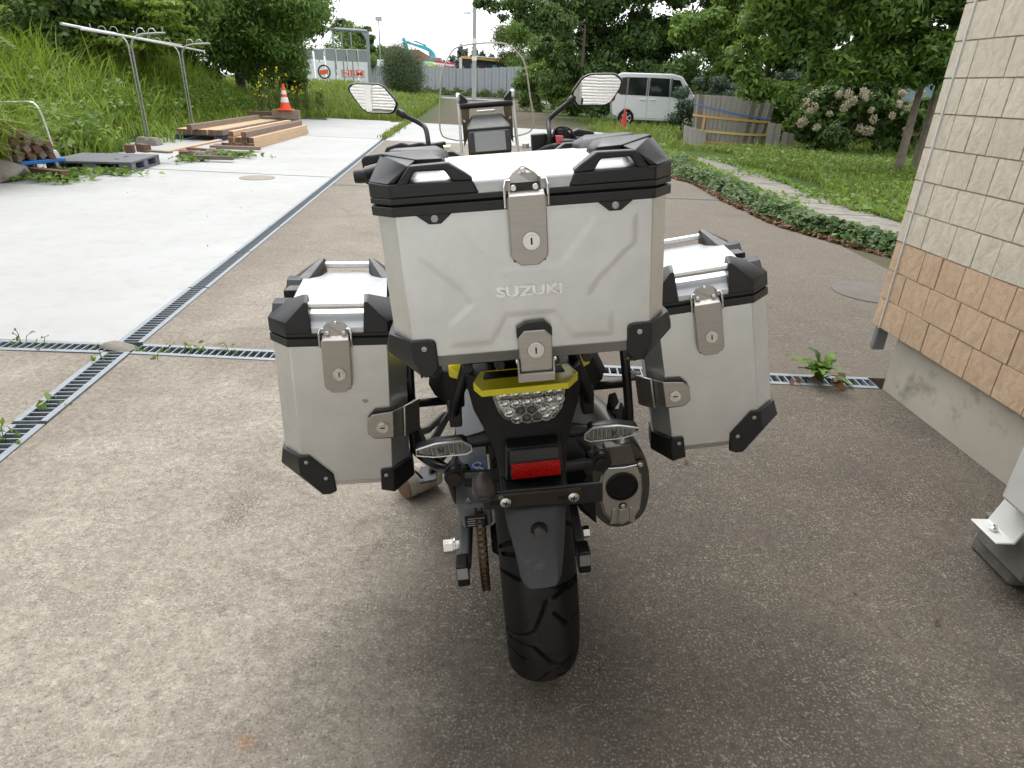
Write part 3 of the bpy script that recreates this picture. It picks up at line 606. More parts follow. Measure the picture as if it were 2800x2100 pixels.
# ---- panniers -------------------------------------------------------------
def pannier(s, loc, rot, label):
    p = empty('pannier', loc, rot, label=label, cat='pannier', group='side panniers of the motorcycle')
    D = .40; X = lambda pts: [(s * a[0],) + tuple(a[1:]) for a in pts]
    top = [(-.0935, 0), (.0935, 0), (.131, .045), (.131, D - .045), (.0935, D), (-.0935, D), (-.131, D - .045), (-.131, .045)]
    P_ = [(s * x, y, .158) for x, y in top]
    # outer lower corner is cut away
    lo = [(-.0935, 0, -.153), (-.131, .045, -.148), (-.131, D - .045, -.148), (-.0935, D, -.153), (-.085, .02, -.174), (-.112, .05, -.168), (-.085, D - .02, -.174), (-.112, D - .05, -.168),
          (.0935, 0, -.088), (.131, .045, -.088), (.131, D - .045, -.088), (.0935, D, -.088), (.040, 0, -.153), (.045, .02, -.174), (.040, D, -.153), (.045, D - .02, -.174), (.06, .045, -.165), (.06, D - .045, -.165)]
    body = MB().hull(P_ + X(lo)).build('body', M['alu'], p, bevel=.0015, smooth=20)
    def ring(g, z): return [(s * x * (1 + g / .11), y + (-g if y < .02 else g if y > D - .02 else 0), z) for x, y in top]
    MB().loft([ring(.004, .1555), ring(.004, .171)]).build('rim', M['black'], p, bevel=.0012)
    MB().loft([ring(0, .1712), ring(0, .175)]).build('seal', M['void'], p)
    MB().loft([ring(.004, .1752), ring(.004, .1815)]).build('lid_rim', M['black'], p, bevel=.0012)
    pr = [(.0, .1816), (.0, .190), (.0015, .1925), (.008, .195), (.014, .205), (.016, .212), (.022, .217), (.05, .2195), (.2, .222), (.35, .2195), (.378, .217), (.384, .212), (.386, .205), (.392, .195), (.3985, .1925), (.4, .190), (.4, .1816)]
    MB().prism(pr, -.095, .095, 'x').build('lid_skin', M['alu_lid'], p, smooth=50)
    for a in (-1, 1):
        for back in (0, 1):
            Yf = (lambda y: D - y) if back else (lambda y: y)
            q = lambda pts: [(a * x, Yf(y), z) for x, y, z in pts]
            c = MB().hull(q([(.049, -.004, .1817), (.097, -.004, .1817), (.1355, .043, .1817), (.1355, .15, .1817), (.07, .15, .1817), (.049, .05, .1817),
                             (.0505, -.004, .20), (.096, -.004, .2035), (.1355, .043, .2035), (.1355, .15, .2035), (.1, .15, .204), (.053, .0, .243), (.053, .028, .252), (.063, .028, .252), (.060, .0, .242), (.088, .05, .232), (.1, .06, .222), (.055, .06, .228)])).build('lid_corner', M['black'], p, bevel=.002)
            MB().prism([(Yf(.06), .203), (Yf(.08), .222), (Yf(.12), .222), (Yf(.14), .203), (Yf(.124), .203), (Yf(.113), .212), (Yf(.089), .212), (Yf(.078), .203)], a * .098, a * .131, 'x').build('tie_loop', M['black'], c, bevel=.002)
    for y in (.016, D - .016):
        MB().tube([(-.056, y, .233), (.056, y, .233)], .0075, 14).build('lid_rail', M['rail_alu'], p)
    keeper(p, s * .0035, .1745, .2085, lambda z: -.0045 if z < .192 else -.0045 + (z - .192) * .55)
    latch(p, s * .0045, .1725, .0615, .0525, .02)
    # side latch wrapping the inner corner to the carrier
    sl = empty('side_latch', (0, 0, 0), (0, 0, 0), p)
    zc = -.017
    MB().prism([(s * x, z) for x, z in [(-.05, zc + .018), (-.062, zc + .032), (-.096, zc + .034), (-.096, zc - .034), (-.062, zc - .034), (-.046, zc - .018)]], -.009, -.001, 'y').build('backing', M['black'], sl, bevel=.0012)
    MB().prism([(s * x, z) for x, z in [(-.0465, zc + .012), (-.057, zc + .024), (-.100, zc + .030), (-.100, zc - .030), (-.058, zc - .031), (-.0465, zc - .019)]], -.014, -.010, 'y').build('tongue', M['steel'], sl, bevel=.0016)
    MB().hull([(s * -.099, -.014, zc + .030), (s * -.099, -.010, zc + .030), (s * -.099, -.014, zc - .030), (s * -.099, -.010, zc - .030), (s * -.128, .012, zc + .031), (s * -.124, .015, zc + .031), (s * -.128, .012, zc - .031), (s * -.124, .015, zc - .031)]).build('tongue_bend', M['steel'], sl, bevel=.0012)
    MB().hull([(s * -.120, .0, zc + .036), (s * -.124, -.003, zc + .036), (s * -.152, .026, zc + .037), (s * -.148, .034, zc + .037), (s * -.120, .0, zc - .035), (s * -.124, -.003, zc - .035), (s * -.152, .026, zc - .035), (s * -.148, .034, zc - .035)]).build('bail', M['steel'], sl, bevel=.002)
    MB().hull([(s * -.148, .024, zc + .037), (s * -.156, .03, zc + .037), (s * -.156, .075, zc + .03), (s * -.150, .075, zc + .03), (s * -.148, .024, zc - .035), (s * -.156, .03, zc - .035), (s * -.156, .075, zc - .03), (s * -.150, .075, zc - .03)]).build('hook', M['steel'], sl, bevel=.002)
    lock(sl, s * -.077, -.014, zc - .005, 0, R(90))
    # corner caps
    fo = [(s * x, z) for x, z in [(.077, -.0845), (.100, -.084), (.100, -.128), (.056, -.181), (.040, -.181), (.026, -.174), (.031, -.133)]]
    corner_cap(p, fo, .006, wrap=X([(.095, -.006, -.084), (.095, -.006, -.124), (.1365, .040, -.086), (.139, .04, -.104), (.1425, .04, -.121), (.1365, .10, -.086), (.142, .10, -.121), (.056, -.005, -.181), (.056, .03, -.182), (.11, .09, -.15)]), rivs=[(s * .0835, -.0995), (s * .0465, -.1405)])
    fi = [(s * x, z) for x, z in [(-.068, -.130), (-.072, -.127), (-.096, -.126), (-.098, -.186), (-.085, -.182), (-.068, -.178)]]
    corner_cap(p, fi, .006, wrap=X([(-.094, -.006, -.126), (-.097, -.006, -.186), (-.137, .04, -.126), (-.142, .04, -.172), (-.137, .10, -.126), (-.142, .10, -.172), (-.09, .05, -.188)]), rivs=[(s * -.0795, -.1415)])
    MB().hull(X([(.095, D + .006, -.084), (.139, D - .04, -.086), (.1425, D - .04, -.121), (.1425, D - .1, -.121), (.1365, D - .1, -.086), (.056, D + .005, -.181), (.056, D - .03, -.182)])).build('corner_cap', M['black'], p, bevel=.003)
    return p
PL = pannier(-1, (-.3441, 1.1565, .6687), (R(-2.5), R(.35), R(10.96)), 'silver aluminium pannier on the side-stand side of the motorcycle, left of the wheel')
PR = pannier(1, (.4235, 1.243, .7465), (R(-2.5), R(-13.27), R(-5.36)), 'silver aluminium pannier above the exhaust muffler, right of the wheel')
d_ = MB().hull([(.0355, -.0004, .036), (.041, -.0009, .0395), (.051, -.0008, .0375), (.0525, -.0004, .031), (.044, -.0009, .0285), (.04, .001, .03), (.05, .001, .034)]).build('scuff', M['rivet'], PL, smooth=60); d_.scale = (.8, 1, .8); d_.location = (.009, .0, .006)
# ------------------------------------------------------------------ motorcycle
bk = empty('motorcycle', (.092, 1.24, 0), (0, R(-5.8), R(5.8)), label='black and yellow touring motorcycle parked with its rear wheel towards the viewer', cat='motorcycle')
CX = -.006
def tyre_mesh(Rr, wd, crown, grooves=True):
    NA, NP = (1300, 190) if grooves else (120, 20)
    hw = wd / 2; prof = []
    for i in range(NP + 1):
        t = -1 + 2 * i / NP; a = t * 1.62
        x = hw * math.sin(max(-1.57, min(1.57, a)) ) if abs(a) < 1.57 else hw * math.copysign(1, a)
        prof.append((x, t))
    V_ = np.zeros((NA, NP + 1, 3)); ang = np.arange(NA) / NA * 2 * np.pi
    tt = np.linspace(-1, 1, NP + 1); th = tt * 2.25
    xs_ = hw * np.sin(np.clip(th, -1.5708, 1.5708)); 
    drop = np.where(np.abs(th) < 1.5708, crown * (1 - np.cos(np.clip(th, -1.5708, 1.5708))), crown + (np.abs(th) - 1.5708) * .065)
    xs_ = np.where(np.abs(th) > 1.5708, np.sign(th) * (hw - (np.abs(th) - 1.5708) * .02), xs_)
    A, Xg = np.meshgrid(ang, xs_, indexing='ij'); rr = Rr - np.broadcast_to(drop, A.shape).copy()
    if grooves:
        # chevron grooves: polylines in (arc length, lateral) repeated round the tyre
        per = 2 * np.pi * Rr / 10; sarc = A * Rr
        pol = [[(.0, -.070), (.010, -.040), (.022, -.022), (.088, .004)], [(.095, .022), (.103, .035), (.108, .070)], [(.118, .070), (.112, .030), (.125, .012), (.165, -.012), (.182, -.024), (.186, -.066)],
               [(.060, .020), (.030, .040)], [(.03, .072), (.035, .055)], [(.135, -.04), (.150, -.072)]]
        depth = np.zeros_like(rr)
        for pl_ in pol:
            for (s0, x0), (s1, x1) in zip(pl_[:-1], pl_[1:]):
                for k in (-1, 0, 1):
                    ss = (sarc % per) - k * per; dx, ds = x1 - x0, s1 - s0; L2 = dx * dx + ds * ds
                    t = np.clip(((Xg - x0) * dx + (ss - s0) * ds) / L2, 0, 1); d = np.hypot(Xg - x0 - t * dx, ss - s0 - t * ds)
                    depth = np.maximum(depth, np.clip((.0046 - d) / .0011, 0, 1) * .014)
        rr -= depth
    V_[..., 0] = Xg; V_[..., 1] = -rr * np.cos(A); V_[..., 2] = rr * np.sin(A)
    idx = np.arange(NA * (NP + 1)).reshape(NA, NP + 1); n2 = np.roll(idx, -1, 0)
    F_ = np.stack([idx[:, :-1], n2[:, :-1], n2[:, 1:], idx[:, 1:]], -1).reshape(-1, 4)
    me = fast_mesh('tyre', V_.reshape(-1, 3), F_, 4); me.shade_smooth(); me.set_sharp_from_angle(angle=R(50)); return me
rw = empty('rear_wheel', (CX, 0, .322), (0, 0, 0), bk)
link_mesh('tyre', tyre_mesh(.322, .152, .058), M['tread'], rw)
MB().lathe([(.222, -.055), (.232, -.058), (.228, -.045), (.20, -.035), (.20, .035), (.228, .045), (.232, .058), (.222, .055), (.21, .045), (.19, .03), (.19, -.03), (.21, -.045), (.222, -.055)], 48, 'x', caps=False).build('rim', M['black_tube'], rw)
for k in range(5):
    a = k * 2 * math.pi / 5; sp = MB()
    for s in (-.025, .025): sp.tube([(s * .6, math.cos(a) * .045, math.sin(a) * .045), (s, math.cos(a + .12 * (1 if s > 0 else -1)) * .2, math.sin(a + .12 * (1 if s > 0 else -1)) * .2)], .011, 8)
    sp.build('spoke', M['black_tube'], rw)
MB().lathe([(.03, -.09), (.05, -.06), (.045, .06), (.03, .09)], 24, 'x').build('hub', M['grey_plastic'], rw)
MB().lathe([(.115, -.004), (.115, .004), (.095, .004), (.095, -.004)], 40, 'x', (-.112, 0, 0)).build('sprocket', M['dark_steel'], rw)
MB().lathe([(.12, -.002), (.12, .002), (.07, .002), (.07, -.002)], 40, 'x', (.085, 0, 0)).build('brake_disc', M['bright_steel'], rw)
# chain round the sprocket
ch = empty('chain', (CX - .112, 0, .322), (0, 0, 0), bk); cl = MB(); path = []
n_arc = 26; Rc = .112
for k in range(n_arc): a = math.pi / 2 + .1 + (math.pi - .2) * k / (n_arc - 1); path.append((Rc * math.cos(a), Rc * math.sin(a)))
top_run = [(.0 + k * .0159, Rc - k * .0012) for k in range(30, 0, -1)]; bot_run = [(.0 + k * .0159, -Rc + k * .0016) for k in range(1, 31)]
path = top_run + path + bot_run
for k in range(len(path) - 1):
    (y0, z0), (y1, z1) = path[k], path[k + 1]; a = math.atan2(z1 - z0, y1 - y0); m_ = Matrix.Translation((0, (y0 + y1) / 2, (z0 + z1) / 2)) @ Matrix.Rotation(a, 4, 'X')
    off = .008 if k % 2 else .0055
    for s in (-1, 1): cl.box(s * off - .0011, s * off + .0011, -.0115, .0115, -.0065, .0065, m_)
    cl.lathe([(.0045, -.0095), (.0045, .0095)], 8, 'x', (0, y0, z0))
cl.build('links', M['chain'], ch, kind='stuff', smooth=30)
# swing arm and chain guard
sw = empty('swingarm', (0, 0, 0), (0, 0, 0), bk)
MB().hull([(-.170, -.075, .300), (-.148, -.075, .300), (-.170, -.075, .355), (-.148, -.075, .355), (-.168, .10, .285), (-.140, .10, .285), (-.168, .10, .375), (-.140, .10, .378), (-.150, .52, .40), (-.105, .52, .40), (-.150, .52, .48), (-.105, .52, .48)]).build('left_arm', M['guard_light'], sw, bevel=.006)
MB().hull([(.095, -.075, .300), (.118, -.075, .300), (.095, -.075, .352), (.118, -.075, .352), (.09, .10, .285), (.118, .10, .285), (.09, .10, .375), (.118, .10, .375), (.09, .52, .40), (.13, .52, .40), (.09, .52, .48), (.13, .52, .48)]).build('right_arm', M['grey_plastic'], sw, bevel=.006)
for s, x in ((-1, -.166), (1, .110)):
    MB().box(x - .014, x + .014, -.118, -.074, .292, .352).build('axle_block', M['black'], sw, bevel=.004)
    MB().box(x - .012, x + .012, -.1195, -.1182, .315, .345).build('end_plate', M['rivet'], sw)
MB().lathe([(.017, -.21), (.017, -.188), (.012, -.187), (.012, -.17)], 6, 'x', (0, -.01, .322)).build('axle_nut', M['bright_steel'], sw)
MB().lathe([(.02, -.186), (.02, -.182)], 20, 'x', (0, -.01, .322)).build('washer', M['bright_steel'], sw)
MB().lathe([(.015, .125), (.015, .14)], 6, 'x', (0, -.01, .322)).build('axle_end', M['bright_steel'], sw)
cg = MB().hull([(-.168, -.02, .445), (-.155, -.05, .40), (-.088, -.05, .40), (-.088, -.02, .450), (-.160, .45, .505), (-.088, .45, .515), (-.160, .45, .47), (-.165, .0, .405), (-.165, .45, .46)]).build('chain_guard', M['guard_light'], sw, bevel=.005)
MB().box(-.150, -.100, -.053, -.0505, .405, .436).build('guard_label', M['black'], cg)
for k in range(4): MB().box(-.146 + (k % 2) * .002, -.106, -.0536, -.0532, .409 + k * .006, .4112 + k * .006).build('label_line', M['rivet'], cg)
sk = empty('round_sticker', (-.112, .087, .4705), (R(7.4), R(-4), R(6)), sw)
MB().prism([(-.022, -.026), (.022, -.026), (.024, .026), (-.022, .026)], .0, .0012, 'z').build('sheet', M['blue_sticker'], sk)
MB().tube(bez([(.012, .012, .0016), (.002, .018, .0016), (-.010, .012, .0016), (-.006, .002, .0016), (.008, -.004, .0016), (.010, -.014, .0016), (-.002, -.020, .0016), (-.012, -.014, .0016)], 4), .0028, 6).build('sticker_mark', M['white_mark'], sk)
MB().tube([(-.012, -.02, .0016), (.012, .012, .0016)], .002, 6).build('sticker_stroke', M['white_mark'], sk)

# ---- tail
tl = empty('tail', (0, 0, 0), (0, 0, 0), bk)
def ring8(z, yb, yf, hw, c, x0=.003):
    return [(x0 - hw + c, yb, z), (x0 + hw - c, yb, z), (x0 + hw, yb + c, z), (x0 + hw, yf - c, z), (x0 + hw - c, yf, z), (x0 - hw + c, yf, z), (x0 - hw, yf - c, z), (x0 - hw, yb + c, z)]
MB().loft([ring8(.79, -.095, .22, .118, .03), ring8(.765, -.105, .22, .116, .035), ring8(.715, -.108, .2, .108, .03), ring8(.68, -.125, .16, .090, .024), ring8(.655, -.140, .10, .078, .018), ring8(.64, -.150, .06, .072, .014), ring8(.60, -.158, .0, .068, .012), ring8(.575, -.16, -.03, .066, .01)]).build('cowl', M['black_rough'], tl, bevel=.004, smooth=50)
MB().prism([(-.050, .674), (.058, .674), (.062, .600), (-.054, .600)], -.172, -.13, 'y').build('inset_frame', M['black'], tl, bevel=.004)
MB().hull([(-.042, -.176, .672), (.053, -.176, .672), (-.044, -.184, .645), (.055, -.184, .645), (-.044, -.15, .672), (.053, -.15, .672), (-.044, -.15, .640), (.055, -.15, .64)]).build('inset_hood', M['black'], tl, bevel=.003)
rf = empty('reflector', (.0055, -.186, .6315), (R(-4), 0, 0), tl)
MB().box(-.0495, .0495, .0, .010, -.018, .018).build('holder', M['black'], rf, bevel=.001)
for s in (-1, 1): MB().box(min(s * .0001, s * .0475), max(s * .0001, s * .0475), -.004, -.0002, -.0162, .0162).build('lens', M['reflector'], rf, bevel=.0004)
# tail light
lt_out = [(-.063, .780), (-.061, .764), (-.054, .735), (-.044, .719), (.004, .704), (.052, .712), (.066, .731), (.073, .767), (.070, .780)]
tlg = empty('tail_light', (0, -.122, 0), (0, 0, 0), tl)
def off(poly, k):
    cx = sum(p[0] for p in poly) / len(poly); cz = sum(p[1] for p in poly) / len(poly); return [(cx + (x - cx) * k, cz + (z - cz) * k) for x, z in poly]
MB().prism(off(lt_out, 1.10), .004, .03, 'y').build('surround', M['black'], tlg, bevel=.002)
MB().prism(off(lt_out, 1.0), -.001, .004, 'y').build('back_plate', M['reflector_bowl'], tlg)
def bowl_mesh(m):
    d = MB().lathe([(.0112, -.0100), (.0095, -.0058), (.0068, -.0030), (.0035, -.0016), (.0001, -.0013)], 10, 'y', caps=False).build('tb', m, smooth=False).data; bpy.data.objects.remove(bpy.data.objects['tb']); return d
bowl, bowl_d = bowl_mesh(M['reflector_bowl']), bowl_mesh(M['dark_steel'])
ringm = MB().tube([(.0108 * math.cos(a), -.0102, .0108 * math.sin(a)) for a in [2 * math.pi * k / 14 for k in range(15)]], .0006, 5, caps=False).build('tb', M['white_mark']).data; bpy.data.objects.remove(bpy.data.objects['tb'])
for z, xs_ in ((.7705, [-.044, -.022, 0, .022, .044, .062]), (.751, [-.044, -.022, 0, .022, .044, .062]), (.732, [-.036, -.014, .008, .030, .050]), (.7165, [-.022, -.003, .018, .036])):
    for x in xs_:
        dark = z < .74 and -.02 < x < .02
        o = link_mesh('lamp_bowl', bowl_d if dark else bowl, None, tlg); o.location = (x + .001, 0, z)
        link_mesh('bowl_ring', ringm, None, o)
MB().tube([(-.061, -.011, .762), (-.03, -.0125, .7605), (.004, -.013, .7595), (.04, -.0125, .761), (.072, -.011, .763)], .0013, 6).build('divider', M['bright_steel'], tlg)
MB().tube([(-.064, -.009, .778)] + [(x, -.0085, z) for x, z in off(lt_out, 1.015)[1:-1]] + [(.071, -.009, .778)], .0016, 6).build('chrome_edge', M['bright_steel'], tlg)
MB().prism(off(lt_out, .99), -.0155, -.0125, 'y').build('cover', M['lens'], tlg, bevel=.001)
# yellow shelf and side panels
yl = empty('tail_cowl', (0, 0, 0), (0, 0, 0), tl)
out_ = [(-.100, -.118), (-.086, -.150), (.080, -.150), (.104, -.116), (.094, -.060), (-.084, -.060)]; inn = [(-.080, -.112), (-.068, -.137), (.064, -.137), (.082, -.110), (.076, -.060), (-.072, -.060)]
def shelf():
    b = MB(); n = len(out_); O1 = [(x, y, .779) for x, y in out_]; O2 = [(x, y, .796 if i in (0, 3) else .793) for i, (x, y) in enumerate(out_)]; I1 = [(x, y, .789) for x, y in inn]
    vs = O1 + O2 + I1; fs = [(i, (i + 1) % n, n + (i + 1) % n, n + i) for i in range(n)] + [(n + i, n + (i + 1) % n, 2 * n + (i + 1) % n, 2 * n + i) for i in range(n)] + [tuple(range(2 * n, 3 * n)), tuple(range(n - 1, -1, -1))]
    return b.add(vs, fs)
shelf().build('shelf', M['yellow'], yl, bevel=.0022)
for s in (-1, 1):
    MB().hull([(s * .103, .02, .785), (s * .150, .0, .785), (s * .150, .0, .758), (s * .118, -.01, .748), (s * .104, 0, .765), (s * .12, .18, .80), (s * .16, .2, .80), (s * .16, .2, .77), (s * .103, .18, .77)]).build('side_panel', M['yellow'], yl, bevel=.004)
    MB().hull([(s * .125, .04, .748), (s * .165, .05, .752), (s * .205, .10, .700), (s * .190, .06, .690), (s * .15, .03, .665), (s * .125, .03, .67), (s * .12, .3, .74), (s * .2, .35, .72), (s * .13, .3, .62), (s * .18, .32, .64)]).build('side_cover', M['black_rough'], tl, bevel=.004)
    # seat side rail and strut of the carrier
    MB().tube(bez([(s * .095, -.06, .885), (s * .112, -.03, .79), (s * .142, .0, .70), (s * .150, .02, .665)], 4), .0125, 10).build('rack_strut', M['black_tube'], tl)
    MB().hull([(s * .132, .02, .69), (s * .165, .03, .69), (s * .135, .01, .63), (s * .162, .02, .625), (s * .13, .06, .69), (s * .165, .07, .69), (s * .135, .05, .63), (s * .162, .05, .625)]).build('rack_foot', M['black'], tl, bevel=.004)
rk = empty('rear_rack', (0, 0, 0), (0, 0, 0), bk)
MB().prism([(-.115, -.24), (.10, -.24), (.115, -.20), (.115, .05), (-.12, .05), (-.12, -.20)], .886, .899, 'z').build('deck', M['black'], rk, bevel=.004)
for x in (-.105, -.05, .045, .10): MB().tube([(x, -.235, .878), (x, .05, .878)], .009, 8).build('deck_bar', M['black_tube'], rk)
MB().tube([(-.085, -.14, .862), (.08, -.14, .858)], .013, 10).build('cross_tube', M['black_tube'], rk)
MB().hull([(-.07, -.06, .885), (.07, -.06, .885), (-.08, .2, .885), (.08, .2, .885), (-.07, -.05, .80), (.07, -.05, .80), (-.08, .2, .79), (.08, .2, .79)]).build('rack_core', M['black_rough'], rk, bevel=.004)
for x in (-.06, .05): MB().hull([(x - .01, -.2, .885), (x + .01, -.2, .885), (x - .01, -.06, .885), (x + .01, -.06, .885), (x - .01, -.06, .82), (x + .01, -.06, .82)]).build('rack_rib', M['black_tube'], rk)
# turn signals
for s in (-1, 1):
    sg = empty('turn_signal', (s * .183 + .003, -.06, .623), (0, s * R(3.0), 0), bk)
    o_ = [(s * x, z) for x, z in [(-.062, -.011), (-.062, .002), (-.045, .016), (.010, .018), (.052, .010), (.054, -.003), (.018, -.013), (-.05, -.017)]]
    MB().prism(off(o_, 1.03), .0, .022, 'y').build('housing', M['black'], sg, bevel=.003)
    rimp = off(o_, 1.0); MB().tube([(x, -.0085, z) for x, z in rimp + rimp[:1]], .0018, 6, caps=False).build('lens_rim', M['rail_alu'], sg)
    MB().prism(off(o_, .93), -.002, .001, 'y').build('reflector_plate', M['rivet'], sg)
    for k in range(20): 
        x = -.048 + k * .0046; MB().box(s * x - .0007, s * x + .0007, -.0065, -.002, -.012, .011 - k * .0003).build('flute', M['reflector_bowl'] if k % 2 else M['rivet'], sg)
    MB().lathe([(.0075, 0), (.0075, -.004), (.005, -.0068), (.0001, -.0075)], 14, 'y').build('bulb', M['dark_steel'], sg)
    MB().prism(off(o_, .99), -.0095, -.0072, 'y').build('lens', M['lens'], sg, bevel=.001)
    MB().tube([(s * -.055, .012, .0), (s * -.085, .014, .0), (s * -.118, .018, .002)], [.013, .0165, .020], 14).build('stalk', M['black'], sg)
# number-plate bracket, lamp, flap
nb = empty('plate_bracket', (0, 0, 0), (0, 0, 0), bk)
MB().prism([(-.098, .627), (.084, .622), (.086, .590), (-.098, .594)], -.252, -.245, 'y').build('bracket', M['rust'], nb, bevel=.003)
MB().prism([(-.103, .629), (.125, .623), (.125, .580), (.07, .580), (-.103, .590)], -.2445, -.237, 'y').prism([(-.06, .598), (.06, .598), (.06, .575), (-.06, .575)], -.237, -.15, 'y').build('bracket_arm', M['black'], nb, bevel=.003)
for x, z in ((-.060, .609), (.067, .605)):
    MB().box(x - .030 if x < 0 else x - .030, x + .006 if x < 0 else x + .006, -.2533, -.2522, z - .0045, z + .0045).build('slot', M['void'], nb)
    sc_ = MB().lathe([(.0105, .001), (.0105, -.002), (.008, -.004), (.0001, -.0045)], 18, 'y').build('screw', M['bright_steel'], nb); sc_.location = (x, -.2535, z)
    for a in (0, R(90)):
        q_ = MB().box(-.006, .006, -.0052, -.0044, -.0011, .0011).build('screw_cross', M['void'], sc_); q_.rotation_euler = (0, a + .2, 0)
lu = MB().lathe([(.012, .03), (.020, .020), (.022, .0), (.0205, -.014), (.016, -.019), (.0135, -.020), (.0001, -.020)], 24, 'y').build('plate_lamp', M['lamp_brown'], nb); lu.location = (-.098, -.240, .634); lu.rotation_euler = (R(38), 0, 0)
MB().lathe([(.0125, -.0201), (.0125, -.0225), (.009, -.0235), (.0001, -.0235)], 20, 'y').build('lamp_lens', M['grey_plastic'], lu)
for x in (-.128, -.068): MB().lathe([(.006, 0), (.006, -.004), (.003, -.005)], 10, 'y', (x, -.248, .618)).build('lamp_screw', M['dark_steel'], nb)
fl = MB(); rows = []
for z, y, xl, xr, bow in ((.592, -.232, -.066, .056, .0), (.586, -.242, -.065, .055, .003), (.557, -.272, -.060, .049, .007), (.524, -.302, -.052, .041, .007), (.495, -.342, -.046, .029, .005), (.488, -.352, -.041, .023, .003)):
    rows.append([(xl + (xr - xl) * k / 8, y - bow * (1 - abs(k - 4) / 4 * 1.0) + (.012 if k in (0, 8) else 0), z) for k in range(9)])
fl.loft([r + [(p[0], p[1] + .004, p[2]) for p in reversed(r)] for r in rows]).build('mud_flap', M['guard'], nb, smooth=40)
MB().lathe([(.012, .006), (.012, -.002), (.011, -.007), (.0001, -.0075)], 6, 'y', (-.003, -.281, .556)).build('flap_bolt', M['dark_steel'], nb)
MB().lathe([(.016, .008), (.016, .0)], 20, 'y', (-.003, -.281, .556)).build('flap_washer', M['black'], nb)
MB().hull([(-.066, -.05, .565), (.066, -.05, .565), (-.066, -.19, .59), (.066, -.19, .59), (-.06, .1, .64), (.06, .1, .64), (-.06, -.17, .56), (.06, -.17, .56)]).build('fender_tongue', M['black_rough'], nb, bevel=.004)
# pannier carriers
for s in (-1, 1):
    pc = empty('pannier_carrier', (0, 0, 0), (0, 0, 0), bk); o1 = .012 if s > 0 else .0
    MB().tube(bez([(s * .205, .36, .80), (s * .222, .20, .80), (s * .235, .08, .79), (s * .238, .055, .75), (s * .245, .05, .66), (s * .250, .05, .58), (s * .244, .05, .552), (s * .20, .02, .527), (s * .168, -.03, .548)], 5), .0105, 12).build('hoop', M['black_tube'], pc)
    MB().tube([(s * .247, .055, .60), (s * .235, .25, .50), (s * .20, .42, .45)], .0095, 10).build('lower_tube', M['black_tube'], pc)
    MB().tube([(s * .240, .05, .68), (s * .188, .09, .660), (s * .13, .10, .655)], .010, 10).build('strut', M['black_tube'], pc)
    MB().tube([(s * .238, .05, .742), (s * .262, .05, .74)], .007, 8).build('lug', M['dark_steel'], pc)
    MB().lathe([(.013, 0), (.013, s * .012), (.009, s * .014), (.009, s * .022)], 8, 'x', (s * .248, .045, .70)).build('stud', M['dark_steel'], pc)
    MB().hull([(s * .238, .055, .615), (s * .255, .055, .615), (s * .238, .09, .615), (s * .252, .055, .55), (s * .23, .055, .55), (s * .225, .09, .56)]).build('gusset', M['black'], pc, bevel=.003)
    MB().lathe([(.023, -.022), (.024, -.014), (.021, -.012), (.021, -.004), (.024, -.002), (.024, .010), (.016, .012), (.016, .03)], 22, 'y', (s * .160, -.040, .548)).build('rubber_mount', M['black'], pc)
    MB().lathe([(.014, -.0225), (.014, -.026), (.006, -.0268), (.0001, -.0265)], 18, 'y', (s * .160, -.040, .548)).build('mount_bolt', M['rust'], pc)
    MB().prism([(s * x, z) for x, z in [(.13, .575), (.145, .575), (.150, .548), (.142, .52), (.128, .515), (.12, .53), (.122, .556)]], -.06, -.05, 'y').build('mount_plate', M['black'], pc, bevel=.003)
MB().tube([(-.135, -.07, .556), (.0, -.10, .566), (.135, -.07, .556)], .012, 12).build('carrier_crossbar', M['black_tube'], bk)
MB().tube([(-.232, .06, .545), (-.183, .06, .49), (-.168, .06, .405), (-.150, .10, .36)], .0125, 10).build('lower_stay', M['black_tube'], bk)
MB().hull([(-.16, .06, .52), (-.185, .06, .50), (-.135, .06, .40), (-.15, .06, .38), (-.16, .1, .52), (-.135, .1, .40)]).build('stay_plate', M['black'], bk, bevel=.003)
# muffler
mf = empty('muffler', (0, 0, 0), (0, 0, 0), bk)
mo = [(.196, .548), (.228, .560), (.256, .545), (.278, .505), (.288, .455), (.287, .395), (.274, .350), (.245, .324), (.212, .318), (.182, .330), (.158, .362), (.146, .410), (.146, .465), (.160, .512)]
mo = [(p.x, p.z) for p in bez([(x, 0, z) for x, z in mo + mo[:1]], 3)[:-1]]
mcx, mcz = .218, .44
def mring(k, y, dx=0, dz=0): return [(mcx + (x - mcx) * k + dx, y, mcz + (z - mcz) * k + dz) for x, z in mo]
MB().loft([mring(.97, -.004), mring(1.0, .004), mring(1.0, .05), mring(.98, .2, -.012, -.008), mring(.93, .34, -.03, -.02), mring(.72, .44, -.05, -.04), mring(.4, .50, -.07, -.06)]).build('can', M['muffler'], mf, smooth=50)
inn_ = [(.184, .497), (.252, .500), (.262, .470), (.266, .425), (.262, .375), (.246, .345), (.222, .334), (.198, .342), (.178, .372), (.168, .415), (.168, .455), (.174, .478)]
MB().prism(inn_, -.0105, -.0035, 'y').build('end_cap', M['muffler_cap'], mf, bevel=.004)
MB().tube([(x, -.0065, z) for x, z in off(inn_[2:], 1.02)], .0022, 6).build('cap_rim', M['bright_steel'], mf)
MB().hull([(.178, -.010, .552), (.240, -.010, .555), (.178, -.016, .503), (.252, -.016, .505), (.18, .02, .55), (.24, .02, .55), (.18, .02, .50), (.25, .02, .50)]).build('upper_shield', M['muffler'], mf, bevel=.003)
MB().tube([(.182, -.0155, .500), (.22, -.017, .4985), (.252, -.0155, .502)], .0018, 6).build('shield_edge', M['bright_steel'], mf)
